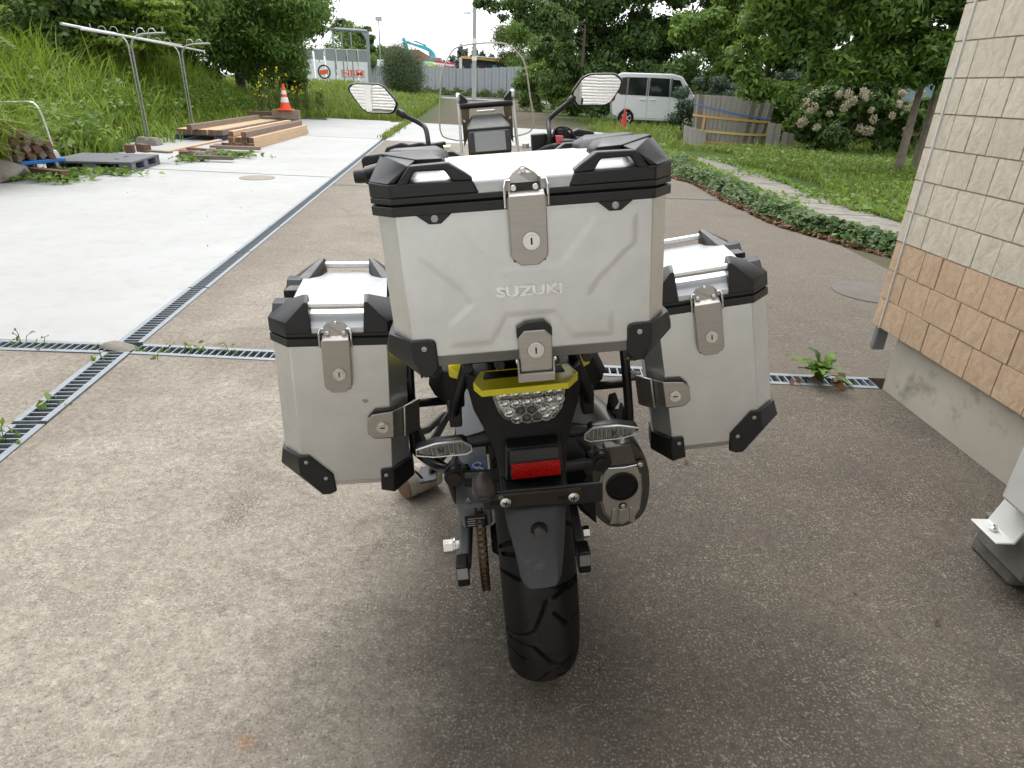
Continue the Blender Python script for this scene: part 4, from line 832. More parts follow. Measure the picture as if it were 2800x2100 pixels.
MB().lathe([(.0385, -.011), (.0385, -.0145), (.034, -.0150), (.033, -.010), (.031, .06), (.0001, .06)], 32, 'y', (.219, 0, .444)).build('outlet', M['black_tube'], mf)
MB().lathe([(.0325, -.0125), (.0001, -.0124)], 28, 'y', (.219, 0, .444), caps=False).build('outlet_bore', M['void'], mf)
for x, z in ((.261, .500), (.222, .388)):
    q_ = MB().lathe([(.0105, .001), (.0105, -.001)], 18, 'y', (x, -.0105, z)).build('bolt_recess', M['dark_steel'], mf)
    MB().lathe([(.0065, -.001), (.0065, -.0045), (.0045, -.0055), (.0032, -.0055), (.0032, -.003), (.0001, -.003)], 16, 'y', (x, -.0105, z)).build('bolt', M['bright_steel'], q_)
MB().prism([(.212, .380), (.232, .380), (.234, .352), (.228, .342), (.214, .342), (.209, .352)], -.0145, -.0105, 'y').build('lower_tongue', M['muffler_cap'], mf, bevel=.002)
for s in (-1, 1): MB().prism([(.2215 + s * x, z) for x, z in [(.016, .384), (.026, .381), (.031, .338), (.016, .338)]], -.013, -.0105, 'y').build('lower_slot', M['bright_steel'], mf, bevel=.001)
MB().tube([(.15, .48, .38), (.10, .56, .36), (.06, .75, .28)], .028, 12).build('link_pipe', M['muffler'], mf)
MB().hull([(.10, -.03, .44), (.15, -.01, .50), (.16, -.01, .34), (.12, .0, .38), (.10, .2, .44), (.15, .2, .48), (.15, .2, .36)]).build('heat_guard', M['black_rough'], mf, bevel=.004)
# foot pegs, levers
for s in (-1, 1):
    fp = empty('passenger_peg', (s * .20, .33, .43), (0, 0, 0), bk)
    MB().hull([(-s * .045, -.02, .10), (-s * .03, -.02, .10), (s * .045, -.02, -.005), (s * .03, -.02, -.02), (-s * .045, .0, .10), (-s * .03, .0, .10), (s * .045, 0, -.005), (s * .03, .0, -.02)]).build('hanger', M['grey_plastic'], fp, bevel=.003)
    MB().tube([(s * .03, .0, -.012), (s * .095, -.02, -.006)], .013, 10).build('rubber', M['black'], fp)
    for k in range(3): MB().box(min(-s * .03, -s * .055), max(-s * .03, -s * .055), -.01, .02, -.03 + k * .018, -.02 + k * .018).build('fork', M['black'], fp, bevel=.002)
MB().hull([(.225, .16, .60), (.245, .16, .605), (.262, .19, .56), (.25, .2, .53), (.225, .19, .54)]).build('heel_guard', M['black'], bk, bevel=.004)
MB().hull([(.2, .3, .46), (.24, .3, .46), (.24, .33, .50), (.21, .33, .50), (.2, .4, .44), (.24, .4, .45)]).build('brake_block', M['black'], bk, bevel=.004)
ss = empty('side_stand', (0, 0, 0), (0, 0, 0), bk)
MB().tube([(-.15, .62, .30), (-.22, .56, .235), (-.275, .53, .19)], [.014, .012, .011], 10).build('leg', M['black_tube'], ss)
MB().hull([(-.31, .49, .172), (-.255, .49, .178), (-.25, .56, .186), (-.31, .57, .180), (-.31, .49, .18), (-.255, .49, .186), (-.25, .56, .194), (-.31, .57, .188)]).build('foot', M['grey_plastic'], ss, bevel=.002)
MB().tube([(-.30, .50, .188), (-.318, .49, .225)], .004, 6).build('tang', M['black_tube'], ss)
# masses ahead of the luggage
MB().hull([(-.12, .15, .80), (.12, .15, .80), (-.14, .60, .80), (.14, .60, .80), (-.11, .12, .88), (.11, .12, .88), (-.13, .42, .865), (.13, .42, .865), (-.10, .66, .82), (.10, .66, .82)]).build('seat', M['black_rough'], bk, bevel=.03, seg=3)
MB().hull([(-.12, .62, .80), (.12, .62, .80), (-.17, .80, .94), (.17, .80, .94), (-.10, .70, .95), (.10, .70, .95), (-.14, .95, 1.0), (.14, .95, 1.0), (-.19, 1.02, .86), (.19, 1.02, .86), (-.14, .85, 1.02), (.14, .85, 1.02), (-.12, .7, .7), (.12, .7, .7), (-.15, 1.1, .75), (.15, 1.1, .75)]).build('tank', M['yellow'], bk, bevel=.03, seg=3)
MB().hull([(-.13, .55, .25), (.13, .55, .25), (-.17, .72, .45), (.17, .72, .45), (-.15, .98, .35), (.15, .98, .35), (-.13, .62, .70), (.13, .62, .70), (-.13, 1.0, .66), (.13, 1.0, .66), (-.1, .6, .18), (.1, .95, .18)]).build('engine', M['black_rough'], bk, bevel=.02)
MB().hull([(-.16, 1.0, .95), (.19, 1.0, .95), (-.19, 1.15, .85), (.22, 1.15, .85), (-.10, 1.38, .88), (.13, 1.38, .88), (-.10, 1.2, 1.06), (.13, 1.2, 1.06), (-.05, 1.45, .72), (.08, 1.45, .72), (-.12, 1.1, .7), (.12, 1.1, .7)]).build('front_fairing', M['black_rough'], bk, bevel=.02)
MB().hull([(-.025, 1.40, .86), (.055, 1.40, .86), (-.025, 1.56, .74), (.055, 1.56, .74), (-.02, 1.42, .72), (.05, 1.42, .72)]).build('beak', M['yellow'], bk, bevel=.01)
fw = empty('front_wheel', (.012, 1.555, .335), (0, 0, 0), bk)
link_mesh('tyre', tyre_mesh(.335, .112, .045, False), M['rubber'], fw)
MB().lathe([(.245, -.04), (.25, -.04), (.235, -.02), (.235, .02), (.25, .04), (.245, .04), (.225, .02), (.225, -.02), (.245, -.04)], 40, 'x', caps=False).build('rim', M['black_tube'], fw)
sp = MB()
for k in range(10): a = k * math.pi / 5; sp.tube([(0, math.cos(a) * .03, math.sin(a) * .03), (0, math.cos(a) * .235, math.sin(a) * .235)], .008, 6)
sp.build('spokes', M['black_tube'], fw); MB().lathe([(.04, -.06), (.04, .06)], 20, 'x').build('hub', M['grey_plastic'], fw)
for s in (-1, 1): MB().tube([(.012 + s * .10, 1.555, .335), (.015 + s * .10, 1.18, 1.08)], [.03, .026], 14).build('fork_leg', M['muffler'], bk)

# ---- cockpit
FX = .021
hb = empty('handlebar', (FX, 0, 0), (0, 0, 0), bk)
MB().tube(bez([(-.40, .80, 1.085), (-.28, .84, 1.105), (-.19, .88, 1.115), (-.10, .93, 1.085), (.10, .93, 1.085), (.19, .88, 1.115), (.28, .84, 1.105), (.40, .80, 1.085)], 4), .011, 12).build('bar', M['black_tube'], hb)
for s in (-1, 1):
    MB().tube([(s * .285, .838, 1.104), (s * .40, .80, 1.085)], .0175, 16).build('grip', M['black'], hb)
    MB().lathe([(.019, -.015), (.021, .0), (.021, .018), (.017, .022)], 18, 'x', (s * .408 - .0, .797, 1.083)).build('bar_end', M['black_tube'], hb)
    MB().hull([(s * .20, .86, 1.09), (s * .27, .84, 1.09), (s * .20, .86, 1.135), (s * .265, .84, 1.135), (s * .20, .91, 1.10), (s * .27, .89, 1.10), (s * .21, .9, 1.14)]).build('switch_box', M['grey_plastic'], hb, bevel=.006)
    MB().tube(bez([(s * .20, .93, 1.115), (s * .27, .92, 1.118), (s * .34, .89, 1.105), (s * .40, .87, 1.095)], 4), .006, 8).build('lever', M['dark_steel'], hb)
    # hand guard, two shells
    g_ = [(s * x, z) for x, z in [(.345, 1.02), (.350, 1.115), (.335, 1.145), (.284, 1.157), (.262, 1.149), (.222, 1.153), (.205, 1.145), (.145, 1.150), (.143, 1.10), (.20, 1.05)]]
    MB().prism(g_, .955, .985, 'y').build('hand_guard', M['black'], hb, bevel=.006)
    g2 = [(s * x, z) for x, z in [(.412, 1.04), (.415, 1.118), (.40, 1.128), (.27, 1.135), (.252, 1.115), (.25, 1.05)]]
    MB().prism(g2, .925, .95, 'y').build('wind_deflector', M['black'], hb, bevel=.006)
MB().lathe([(.024, -.018), (.026, 0), (.024, .022)], 16, 'z', (.225, .935, 1.14)).build('brake_reservoir', M['black'], hb)
MB().box(.13, .18, .93, .97, 1.10, 1.152).build('reservoir_box', M['black'], hb, bevel=.005)
MB().hull([(.198, .872, 1.148), (.222, .866, 1.146), (.198, .856, 1.124), (.222, .850, 1.122), (.198, .89, 1.148), (.222, .88, 1.146)]).build('kill_switch', M['red_switch'], hb, bevel=.002)
MB().tube(bez([(.19, .90, 1.14), (.21, .93, 1.165), (.25, .93, 1.160), (.27, .92, 1.13)], 5), .004, 8).build('cable', M['black_tube'], hb)
MB().tube([(-.13, .86, 1.138), (-.15, .86, 1.138)], .008, 10).build('lever_pivot', M['rail_alu'], hb)
for x in (-.115, .13): MB().lathe([(.011, 0), (.011, .014), (.006, .016)], 8, 'z', (x - FX, .93, 1.112)).build('clamp_bolt', M['rivet'], hb)
# mirrors
def mirror(pts, stalk, nx_, lab):
    mr = empty('mirror', (0, 0, 0), (0, 0, 0), bk); cx_ = sum(p[0] for p in pts) / len(pts); cz_ = sum(p[1] for p in pts) / len(pts)
    sm = list(pts)
    for _k in range(3): sm = [q for i in range(len(sm)) for a, b in [(sm[i], sm[(i + 1) % len(sm)])] for q in ((a[0] * .86 + b[0] * .14, a[1] * .86 + b[1] * .14), (a[0] * .14 + b[0] * .86, a[1] * .14 + b[1] * .86))]
    # blend: rounded polygon
    def ring(k, y): return [(cx_ + (x - cx_) * k, y, cz_ + (z - cz_) * k) for x, z in sm]
    hs = MB().loft([ring(.93, .951), ring(1.0, .948), ring(1.03, .956), ring(.98, .972), ring(.7, .988), ring(.3, .994)]).build('shell', M['black'], mr, smooth=60)
    # slightly convex glass: fan with rings
    vs = [(cx_, .9445, cz_)]; fs = []; n = len(sm); K = 8
    for k in range(1, K + 1):
        for x, z in sm:
            dx, dz = (x - cx_) * .93 * k / K, (z - cz_) * .93 * k / K
            vs.append((cx_ + dx, .9445 + (dx * dx + dz * dz) / (2 * 1.7), cz_ + dz))
    for i in range(n): fs.append((0, 1 + i, 1 + (i + 1) % n))
    for k in range(K - 1):
        for i in range(n): a, b = 1 + k * n + i, 1 + k * n + (i + 1) % n; fs.append((a, a + n, b + n, b))
    g = MB().add(vs, fs).build('glass', M['mirror'], mr, smooth=180); 
    piv = Vector((cx_, .95, cz_)); rr = Matrix.Translation(piv) @ Matrix.Rotation(nx_[1], 4, 'Z') @ Matrix.Rotation(nx_[0], 4, 'X') @ Matrix.Translation(-piv)
    g.matrix_local = rr; hs.matrix_local = rr
    MB().tube(bez(stalk, 5), [.0115] * 5 + [.0075] * (len(bez(stalk, 5)) - 9) + [.010, .010, .012, .012], 12).build('stalk', M['black'], mr); return mr
mirror([(-.405, 1.321), (-.387, 1.336), (-.296, 1.328), (-.256, 1.271), (-.275, 1.240), (-.363, 1.249)], [(-.262, .965, 1.245), (-.238, .955, 1.232), (-.195, .95, 1.207), (-.180, .93, 1.19), (-.176, .90, 1.15), (-.176, .90, 1.11)], (R(5), R(-3)), 'l')
mirror([(.284, 1.262), (.320, 1.305), (.345, 1.314), (.423, 1.310), (.447, 1.290), (.441, 1.268), (.411, 1.227), (.392, 1.220), (.318, 1.223), (.300, 1.226)], [(.296, .965, 1.250), (.275, .955, 1.236), (.225, .95, 1.203), (.209, .945, 1.186), (.204, .90, 1.15), (.204, .90, 1.11)], (R(5), R(-6)), 'r')
# instrument panel
ds = empty('instrument_panel', (FX - .003, .95, 1.15), (R(-16), 0, 0), bk)
MB().prism([(-.068, -.045), (.068, -.045), (.066, .024), (-.066, .024)], .0, .025, 'y').build('case', M['grey_plastic'], ds, bevel=.005)
MB().prism([(-.049, -.040), (.051, -.040), (.050, .018), (-.048, .018)], -.002, -.0002, 'y').build('display', M['lcd'], ds, bevel=.001)
MB().hull([(-.070, .02, -.03), (.070, .02, -.03), (-.070, .006, .032), (.070, .006, .032), (-.068, .05, .060), (.068, .05, .060), (-.046, .06, .090), (.046, .06, .090), (-.043, .065, .088), (.043, .065, .088), (-.07, .10, -.03), (.07, .10, -.03)]).build('hood', M['black'], ds, bevel=.004)
wsn = empty('windscreen', (0, 0, 0), (0, 0, 0), bk)
for s, x in ((-1, -.070), (1, .108)):
    MB().hull([(x - s * .0 - .004, 1.045, 1.26), (x + .004, 1.045, 1.26), (x - .004, 1.075, 1.272), (x + .004, 1.075, 1.272), (x - .004 + s * .006, 1.01, 1.08), (x + .004 + s * .006, 1.01, 1.08), (x - .004 + s * .006, 1.07, 1.08), (x + .004 + s * .006, 1.07, 1.08)]).build('side_bracket', M['rail_alu'], wsn, bevel=.002)
    MB().hull([(x - s * .006, 1.04, 1.255), (x - s * .034, 1.04, 1.245), (x - s * .006, 1.05, 1.12), (x - s * .026, 1.05, 1.16), (x - s * .006, 1.062, 1.255), (x - s * .034, 1.062, 1.245), (x - s * .006, 1.07, 1.12), (x - s * .026, 1.07, 1.16)]).build('bracket_plate', M['bronze'], wsn, bevel=.002)
    MB().lathe([(.016, -.006), (.019, 0), (.016, .006)], 20, 'x', (x, 1.055, 1.268)).build('bracket_knob', M['rail_alu'], wsn)
    MB().hull([(x - s * .006, 1.035, 1.285), (x - s * .030, 1.035, 1.262), (x - s * .006, 1.035, 1.250), (x - s * .030, 1.035, 1.250), (x - s * .006, 1.06, 1.288), (x - s * .030, 1.06, 1.262), (x - s * .006, 1.06, 1.25)]).build('bracket_hook', M['black'], wsn, bevel=.003)
    MB().lathe([(.005, 0), (.005, -.006), (.003, -.008)], 10, 'y', (x - s * .014, 1.045, 1.20)).build('bracket_bolt', M['bright_steel'], wsn)
MB().tube([(-.066, 1.035, 1.246), (.104, 1.035, 1.246)], .0095, 14).build('device_bar', M['black'], wsn)
MB().box(-.01, .055, 1.19, 1.2, 1.216, 1.224).build('screen_clip', M['rail_alu'], wsn, bevel=.002)
scr = [(-.088, 1.129), (-.128, 1.142), (-.140, 1.158), (-.142, 1.19), (-.129, 1.278), (-.117, 1.347), (-.083, 1.401), (-.056, 1.421), (0, 1.428), (.06, 1.427), (.105, 1.420), (.134, 1.401), (.160, 1.370), (.171, 1.328), (.180, 1.257), (.189, 1.156), (.133, 1.129), (.02, 1.125)]
sp_ = [(p.x, p.z) for p in bez([(x, 0, z) for x, z in scr + scr[:1]], 3)[:-1]]
def scy(x, z): return 1.20 + .9 * (-(x - .022) ** 2) - (z - 1.28) * .28
def screen_pt(k, x, z): xx, zz = .022 + (x - .022) * k, 1.27 + (z - 1.27) * k; return (xx, scy(xx, zz), zz)
vs = [screen_pt(0, 0, 0)]; fs = []; n = len(sp_); K = 6
for k in range(1, K + 1): vs += [screen_pt(k / K, x, z) for x, z in sp_]
for i in range(n): fs.append((0, 1 + i, 1 + (i + 1) % n))
for k in range(K - 1):
    for i in range(n): a, b = 1 + k * n + i, 1 + k * n + (i + 1) % n; fs.append((a, a + n, b + n, b))
MB().add(vs, fs).build('pane', M['screen_glass'], wsn, smooth=180)
ed = [screen_pt(1, x, z) for x, z in sp_]; MB().tube(ed + ed[:1], .0027, 6, caps=False).build('pane_edge', M['screen_edge'], wsn)

# log under the side stand
def bark(): 
    t = NT('split_log'); v = t.co('Object', (1, 1, 9)); n_ = t.noise(v, 9, 5, .7); t.set(Base_Color=t.ramp(n_, [(.35, (.20, .16, .12)), (.6, (.46, .41, .35)), (.75, (.60, .56, .50))]), Roughness=.9); t.bump(n_, .6, .004); return t.m
M['log'] = bark(); M['endgrain'] = mat('log_end', (.16, .10, .06), .9, var=.4, vs=30, bump=.4, bs=120, bd=.002)
lg = empty('log', (-.322, 1.855, .051), (R(92), 0, R(-48)), label='short pale log propping up the motorcycle side stand', cat='log')
MB().lathe([(.050, -.08), (.051, -.02), (.050, .03), (.049, .05)], 20, 'z').build('bark', M['log'], lg)
MB().lathe([(.049, .0), (.048, .004), (.0001, .006)], 20, 'z', (0, 0, .0495)).build('sawn_end', M['endgrain'], lg)
# ------------------------------------------------------------------ vegetation generators
def leaf_mesh(name, P, N, size, aspect=.45, seed=0, droop=.3, fold=.18, sizevar=.35):
    """P centres, N facing directions -> one quad leaf each (base, side, tip, side)"""
    r = np.random.default_rng(seed); n = len(P)
    N = N / (np.linalg.norm(N, axis=1, keepdims=True) + 1e-9)
    t = r.normal(size=(n, 3)); t[:, 2] -= droop * 2; t -= (t * N).sum(1, keepdims=True) * N; t /= np.linalg.norm(t, axis=1, keepdims=True) + 1e-9
    b = np.cross(N, t); L = size * (1 + sizevar * r.normal(size=(n, 1))).clip(.4, 1.9); W = L * aspect
    V = np.stack([P - t * L * .5, P - b * W * .5 + N * L * fold, P + t * L * .5 - N * L * .06, P + b * W * .5 + N * L * fold], 1)
    return fast_mesh(name, V.reshape(-1, 3), np.arange(n * 4).reshape(-1, 4), 4)
def clump_points(clumps, n, seed, shell=.55, up=.35):
    r = np.random.default_rng(seed); C_ = np.array([c[:3] for c in clumps], float); Rr = np.array([c[3:6] if len(c) > 5 else (c[3],) * 3 for c in clumps], float)
    wt = (Rr[:, 0] * Rr[:, 1] + Rr[:, 1] * Rr[:, 2] + Rr[:, 0] * Rr[:, 2]); wt /= wt.sum(); k = r.choice(len(clumps), n, p=wt)
    d = r.normal(size=(n, 3)); d /= np.linalg.norm(d, axis=1, keepdims=True); rad = (shell + (1 - shell) * r.random((n, 1)) ** .7) * (1 + .20 * r.normal(size=(n, 1)))
    P = C_[k] + d * rad * Rr[k]; N = d + r.normal(size=(n, 3)) * .6; N[:, 2] += up; return P, N
def crown_clumps(c, rx, ry, rz, n, seed, rmin=.16, rmax=.34):
    r = random.Random(seed); o = []
    for _ in range(n):
        while True:
            x, y, z = (r.uniform(-1, 1) for _ in range(3))
            if x * x + y * y + z * z < 1: break
        q = (x * x + y * y + z * z) ** .5 + 1e-6; f = q ** .45 / q; k = r.uniform(rmin, rmax) * min(rx, ry, rz)
        o.append((c[0] + x * f * rx * .86, c[1] + y * f * ry * .86, c[2] + z * f * rz * .86, k * 1.25, k * 1.25, k * .9))
    return o
def tree(name, label, base, trunk_h, trunk_r, clumps, n, size, m, seed, aspect=.45, group=None, trunk_m=None, limbs=7, cat='tree', droop=.3, lean=(0, 0), shell=.55, stems=None):
    t = empty(name, base, label=label, cat=cat, group=group); B = Vector(base)
    P, N = clump_points(clumps, n, seed, shell); P = P - np.array(base)
    link_mesh('crown', leaf_mesh('crown', P, N, size, aspect, seed, droop), m, t)
    r = random.Random(seed); b = MB()
    for sx, sy in (stems or [(0, 0)]):
        top = Vector((sx + lean[0], sy + lean[1], trunk_h)); q = bez([(sx, sy, -.3), (sx + lean[0] * .3 + r.uniform(-.05, .05), sy + lean[1] * .3, trunk_h * .4), top], 4)
        b.tube(q, [trunk_r * (1.25 - .6 * i / (len(q) - 1)) for i in range(len(q))], 9)
        for k in range(limbs):
            c = Vector(r.choice(clumps)[:3]) - B; s0 = q[r.randrange(len(q) // 2, len(q))]; mid = (s0 + c) * .5 + Vector((0, 0, .15)); qq = bez([s0, mid, c], 3)
            b.tube(qq, [trunk_r * .34 * (1 - .8 * i / (len(qq) - 1)) for i in range(len(qq))], 6)
    b.build('trunk', trunk_m or M['bark'], t); return t
def blades(name, P, H, m, seed, width=.012, bend=.5, parent=None, jit=.25, lean=None, **kw):
    """grass: each blade a bent tapering strip of three quads"""
    r = np.random.default_rng(seed); n = len(P); H = H * (1 + jit * r.normal(size=n)).clip(.3, 1.8); a = r.random(n) * 2 * np.pi
    D = np.stack([np.cos(a), np.sin(a), np.zeros(n)], 1)
    if lean is not None: D += np.array(lean); D /= np.linalg.norm(D, axis=1, keepdims=True)
    S = np.stack([-D[:, 1], D[:, 0], np.zeros(n)], 1); bd = bend * (.4 + 1.1 * r.random(n)); W = width * (.6 + .8 * r.random(n)); rows = []
    for k, (h, wd) in enumerate(((0, .9), (.38, 1.0), (.72, .75), (1.0, .06))):
        out = bd * h ** 2.0; zz = h * (1 - .45 * bd * h ** 2)
        c = P + D * (out * H)[:, None] + np.array([0, 0, 1.0]) * (zz * H)[:, None]; rows += [c - S * (W * wd / 2)[:, None], c + S * (W * wd / 2)[:, None]]
    V = np.stack(rows, 1).reshape(-1, 3); i0 = (np.arange(n) * 8)[:, None]
    F = np.concatenate([i0 + np.array([[2 * k, 2 * k + 1, 2 * k + 3, 2 * k + 2]]) for k in range(3)], 1).reshape(-1, 4)
    me = fast_mesh(name, V, F, 4); return link_mesh(name, me, m, parent, **kw)
def scatter(n, fn, x0, x1, y0, y1, seed, dens=None):
    r = np.random.default_rng(seed); X = r.uniform(x0, x1, n * 3); Y = r.uniform(y0, y1, n * 3); keep = np.array([fn(x, y) for x, y in zip(X, Y)]); P = np.stack([X[keep], Y[keep]], 1)[:n]
    return np.array([(x, y, terrain_h(x, y) if terrain_h(x, y) > -.2 else 0.0) for x, y in P])
M['bark'] = mat('tree_bark', (.10, .082, .062), .95, var=.35, vs=6, bump=.8, bs=30, bd=.02, stretch=(3, 3, .6))
M['lf_dark'] = leaf_mat('leaf_dark', [(0.036, 0.078, 0.028), (0.078, 0.144, 0.039), (0.166, 0.258, 0.059)], .25)
M['lf_mid'] = leaf_mat('leaf_mid', [(0.052, 0.114, 0.026), (0.114, 0.217, 0.041), (0.244, 0.357, 0.066)], .35)
M['lf_vine'] = leaf_mat('leaf_vine', [(0.062, 0.139, 0.025), (0.130, 0.245, 0.039), (0.262, 0.361, 0.064)], .4)
M['lf_bright'] = leaf_mat('leaf_bright', [(0.087, 0.173, 0.019), (0.175, 0.281, 0.031), (0.298, 0.390, 0.055)], .45)
M['lf_pale'] = leaf_mat('leaf_pale', [(0.067, 0.100, 0.030), (0.112, 0.150, 0.050), (0.168, 0.200, 0.080)], .4)
M['lf_yew'] = leaf_mat('leaf_clipped', [(0.031, 0.059, 0.028), (0.061, 0.102, 0.039), (0.132, 0.167, 0.063)], .15)
M['lf_con'] = leaf_mat('leaf_conifer', [(0.018, 0.038, 0.026), (0.036, 0.067, 0.038), (0.072, 0.106, 0.054)], .1)
M['grass'] = leaf_mat('tall_grass', [(0.120, 0.209, 0.022), (0.225, 0.338, 0.040), (0.371, 0.460, 0.086)], .4)
M['grass2'] = leaf_mat('verge_grass', [(0.091, 0.150, 0.020), (0.168, 0.237, 0.037), (0.280, 0.338, 0.075)], .4)
M['straw'] = leaf_mat('dry_grass', [(0.179, 0.130, 0.060), (0.314, 0.220, 0.100), (0.403, 0.300, 0.150)], .3)
M['ivy'] = leaf_mat('ivy_leaf', [(0.035, 0.077, 0.022), (0.071, 0.133, 0.039), (0.133, 0.196, 0.063)], .25)
M['litter'] = leaf_mat('dead_leaf', [(0.067, 0.028, 0.016), (0.134, 0.055, 0.030), (0.224, 0.110, 0.060)], .15)
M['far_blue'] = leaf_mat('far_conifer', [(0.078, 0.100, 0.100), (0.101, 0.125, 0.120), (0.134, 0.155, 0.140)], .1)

# ---- trees on the left bank
def cl(specs): return [c for s in specs for c in s]
tree('broadleaf_tree', 'dark leafy tree at the top left behind the drying poles', (-15, 19, .6), 3.2, .16, cl([crown_clumps((-14.5, 19, 3.6), 4.6, 2.4, 2.6, 46, 1), crown_clumps((-11.5, 17.2, 2.6), 1.8, 1.3, 1.3, 14, 2)]), 34000, .16, M['lf_dark'], 1, .5, group='trees on the left bank')
tree('broadleaf_tree', 'leafy tree with bright sprays hanging over the far drying pole', (-11, 20.5, .5), 2.8, .13, cl([crown_clumps((-10.6, 20.3, 3.9), 2.6, 1.8, 2.2, 34, 3), crown_clumps((-9.6, 18.8, 2.5), 1.6, .9, .8, 12, 4, .2, .4)]), 26000, .13, M['lf_mid'], 3, .5, group='trees on the left bank')
tree('feathery_tree', 'feathery green tree leaning out beside the open sky', (-9.6, 25.5, .5), 3.4, .12, cl([crown_clumps((-9.5, 25.5, 3.9), 2.5, 2.0, 2.8, 60, 5, .22, .42), crown_clumps((-8.9, 25, 2.0), 1.3, 1.2, 1.3, 14, 6)]), 60000, .16, M['lf_mid'], 5, .24, group='trees on the left bank')
tree('broadleaf_tree', 'dark tree mass filling the gap between the left trees', (-13, 25, .6), 3.5, .16, crown_clumps((-13, 25, 3.2), 3.4, 1.6, 3.2, 34, 7), 20000, .18, M['lf_dark'], 7, .5, group='trees on the left bank')
tree('broadleaf_tree', 'tree behind the tall grass at the far left edge', (-13, 13, .8), 2.6, .14, cl([crown_clumps((-12.2, 13.2, 2.9), 2.6, 1.8, 1.7, 26, 8)]), 16000, .17, M['lf_dark'], 8, .5, group='trees on the left bank')
tree('broadleaf_tree', 'tall dark tree standing back behind the feathery tree', (-12.5, 31, .3), 4.0, .2, cl([crown_clumps((-12.2, 31, 4.4), 3.6, 1.6, 3.2, 44, 180, .25, .5), crown_clumps((-10.2, 29.5, 2.6), 1.8, 1.2, 2.0, 16, 181, .25, .5)]), 34000, .22, M['lf_dark'], 180, .5, group='trees on the left bank', limbs=4)
tree('broadleaf_tree', 'tall dark tree standing farthest back at the upper left', (-19, 27, .3), 4.0, .2, crown_clumps((-18.5, 27, 4.2), 4.5, 1.6, 3.4, 44, 182, .25, .5), 26000, .25, M['lf_dark'], 182, .5, group='trees on the left bank', limbs=4)
sprt = [o for o in COL.objects if o.name == 'broadleaf_tree.001'][0]; rs_ = random.Random(77); cs = []
for k in range(40): p = at(rs_.uniform(60, 420), rs_.uniform(-5, 105), rs_.uniform(16.8, 18.6)); cs.append((p.x, p.y, p.z, rs_.uniform(.25, .5), .3, rs_.uniform(.06, .13)))
P, N = clump_points(cs, 6500, 78, .1, 1.2); P = P - np.array(sprt.location); link_mesh('leaf_sprays', leaf_mesh('leaf_sprays', P, N, .12, .5, 79, .1), M['lf_bright'], sprt)
# compound-leaved sapling at the far left edge
sp = empty('sapling', (-7.28, 9.0, .3), label='bright sapling with paired leaves at the top left edge', cat='sapling'); b = MB(); P = []; N = []
rr = random.Random(9)
for k in range(16):
    a = rr.uniform(-2.4, .9); h = rr.uniform(.7, 1.75); L_ = rr.uniform(.5, .85); p0 = Vector((0, 0, h * .75)); p1 = Vector((math.cos(a) * L_ * .6, math.sin(a) * L_ * .4, h + .25)); p2 = Vector((math.cos(a) * L_, math.sin(a) * L_ * .7, h + .12))
    q = bez([p0, p1, p2], 6); b.tube(q, .005, 5)
    for i in range(2, len(q)):
        for s in (-1, 1): P.append(q[i] + Vector((-math.sin(a) * .07 * s, math.cos(a) * .07 * s, -.01))); N.append((rr.uniform(-.3, .3), -.5, 1))
b.tube([(0, 0, -.2), (.03, 0, .8), (0, .02, 1.7)], [.02, .014, .006], 7); b.build('stem', M['bark'], sp)
link_mesh('leaves', leaf_mesh('leaves', np.array([tuple(p) for p in P]), np.array(N), .15, .36, 9, .2), M['lf_bright'], sp)

# ---- tall grass bank (left)
def bank(x, y):
    e = -6.75 - max(0, y - 8) * .12 + .25 * math.sin(y * 1.7)
    return x < e and not (y > 12 and x > -7.9 - (y - 12) * .10 and y < 23)
P = scatter(26000, bank, -13, -6.3, 6.5, 24, 11); hh = np.array([min(1.0, .30 + .30 * max(0, (-6.75 - max(0, y - 8) * .12 - x))) for x, y, z in P]) * np.random.default_rng(3).choice([.7, 1.0, 1.35], len(P), p=[.4, .45, .15])
blades('grass_bank', P, hh, M['grass'], 12, .027, .55, label='tall green grass covering the left bank', cat='grass', kind='stuff')
P = scatter(2600, bank, -11, -6.4, 7, 23, 13); P2 = P + np.random.default_rng(2).normal(size=P.shape) * [.1, .1, .12]; P2[:, 2] += np.random.default_rng(7).random(len(P)) * .5
PP = np.repeat(P2, 7, 0) + np.random.default_rng(4).normal(size=(len(P2) * 7, 3)) * [.13, .13, .09]
link_mesh('bank_weeds', leaf_mesh('bank_weeds', PP, np.random.default_rng(5).normal(size=PP.shape) * .5 + [0, -.3, 1], .11, .6, 14), M['lf_vine'], None, label='broad-leaved weeds tangled through the left bank', cat='weeds', kind='stuff')
rs = np.random.default_rng(21); P = np.stack([rs.uniform(-7.5, -6.55, 160), rs.uniform(7.4, 8.8, 160), rs.uniform(.0, .25, 160)], 1)
blades('dry_grass', P, np.full(160, .95), M['straw'], 22, .012, 1.1, lean=(1.6, -.6, 0), label='dry straw-coloured grass arching over the hand cart', cat='grass', kind='stuff')
P = np.stack([rs.uniform(-7.6, -6.5, 700), rs.uniform(7.2, 9.2, 700), rs.uniform(.0, .25, 700)], 1)
blades('arching_grass', P, np.full(700, 1.05), M['grass'], 23, .016, .95, lean=(.9, -.4, 0), label='long grass arching over the hand cart at the left edge', cat='grass', kind='stuff')
P = scatter(5200, lambda x, y: x < -7.0 - max(0, y - 12) * .05 and not (-7.75 < x and 14.3 < y < 19.2) and not (abs(x + 7.28) < .45 and 12.2 < y < 13.6), -9.6, -6.9, 11.2, 24.2, 15)
blades('stand_grass', P, np.full(len(P), .24) + .2 * np.random.default_rng(9).random(len(P)), M['grass'], 16, .016, .7, label='shorter grass round the drying stands and behind the beams', cat='grass', kind='stuff')
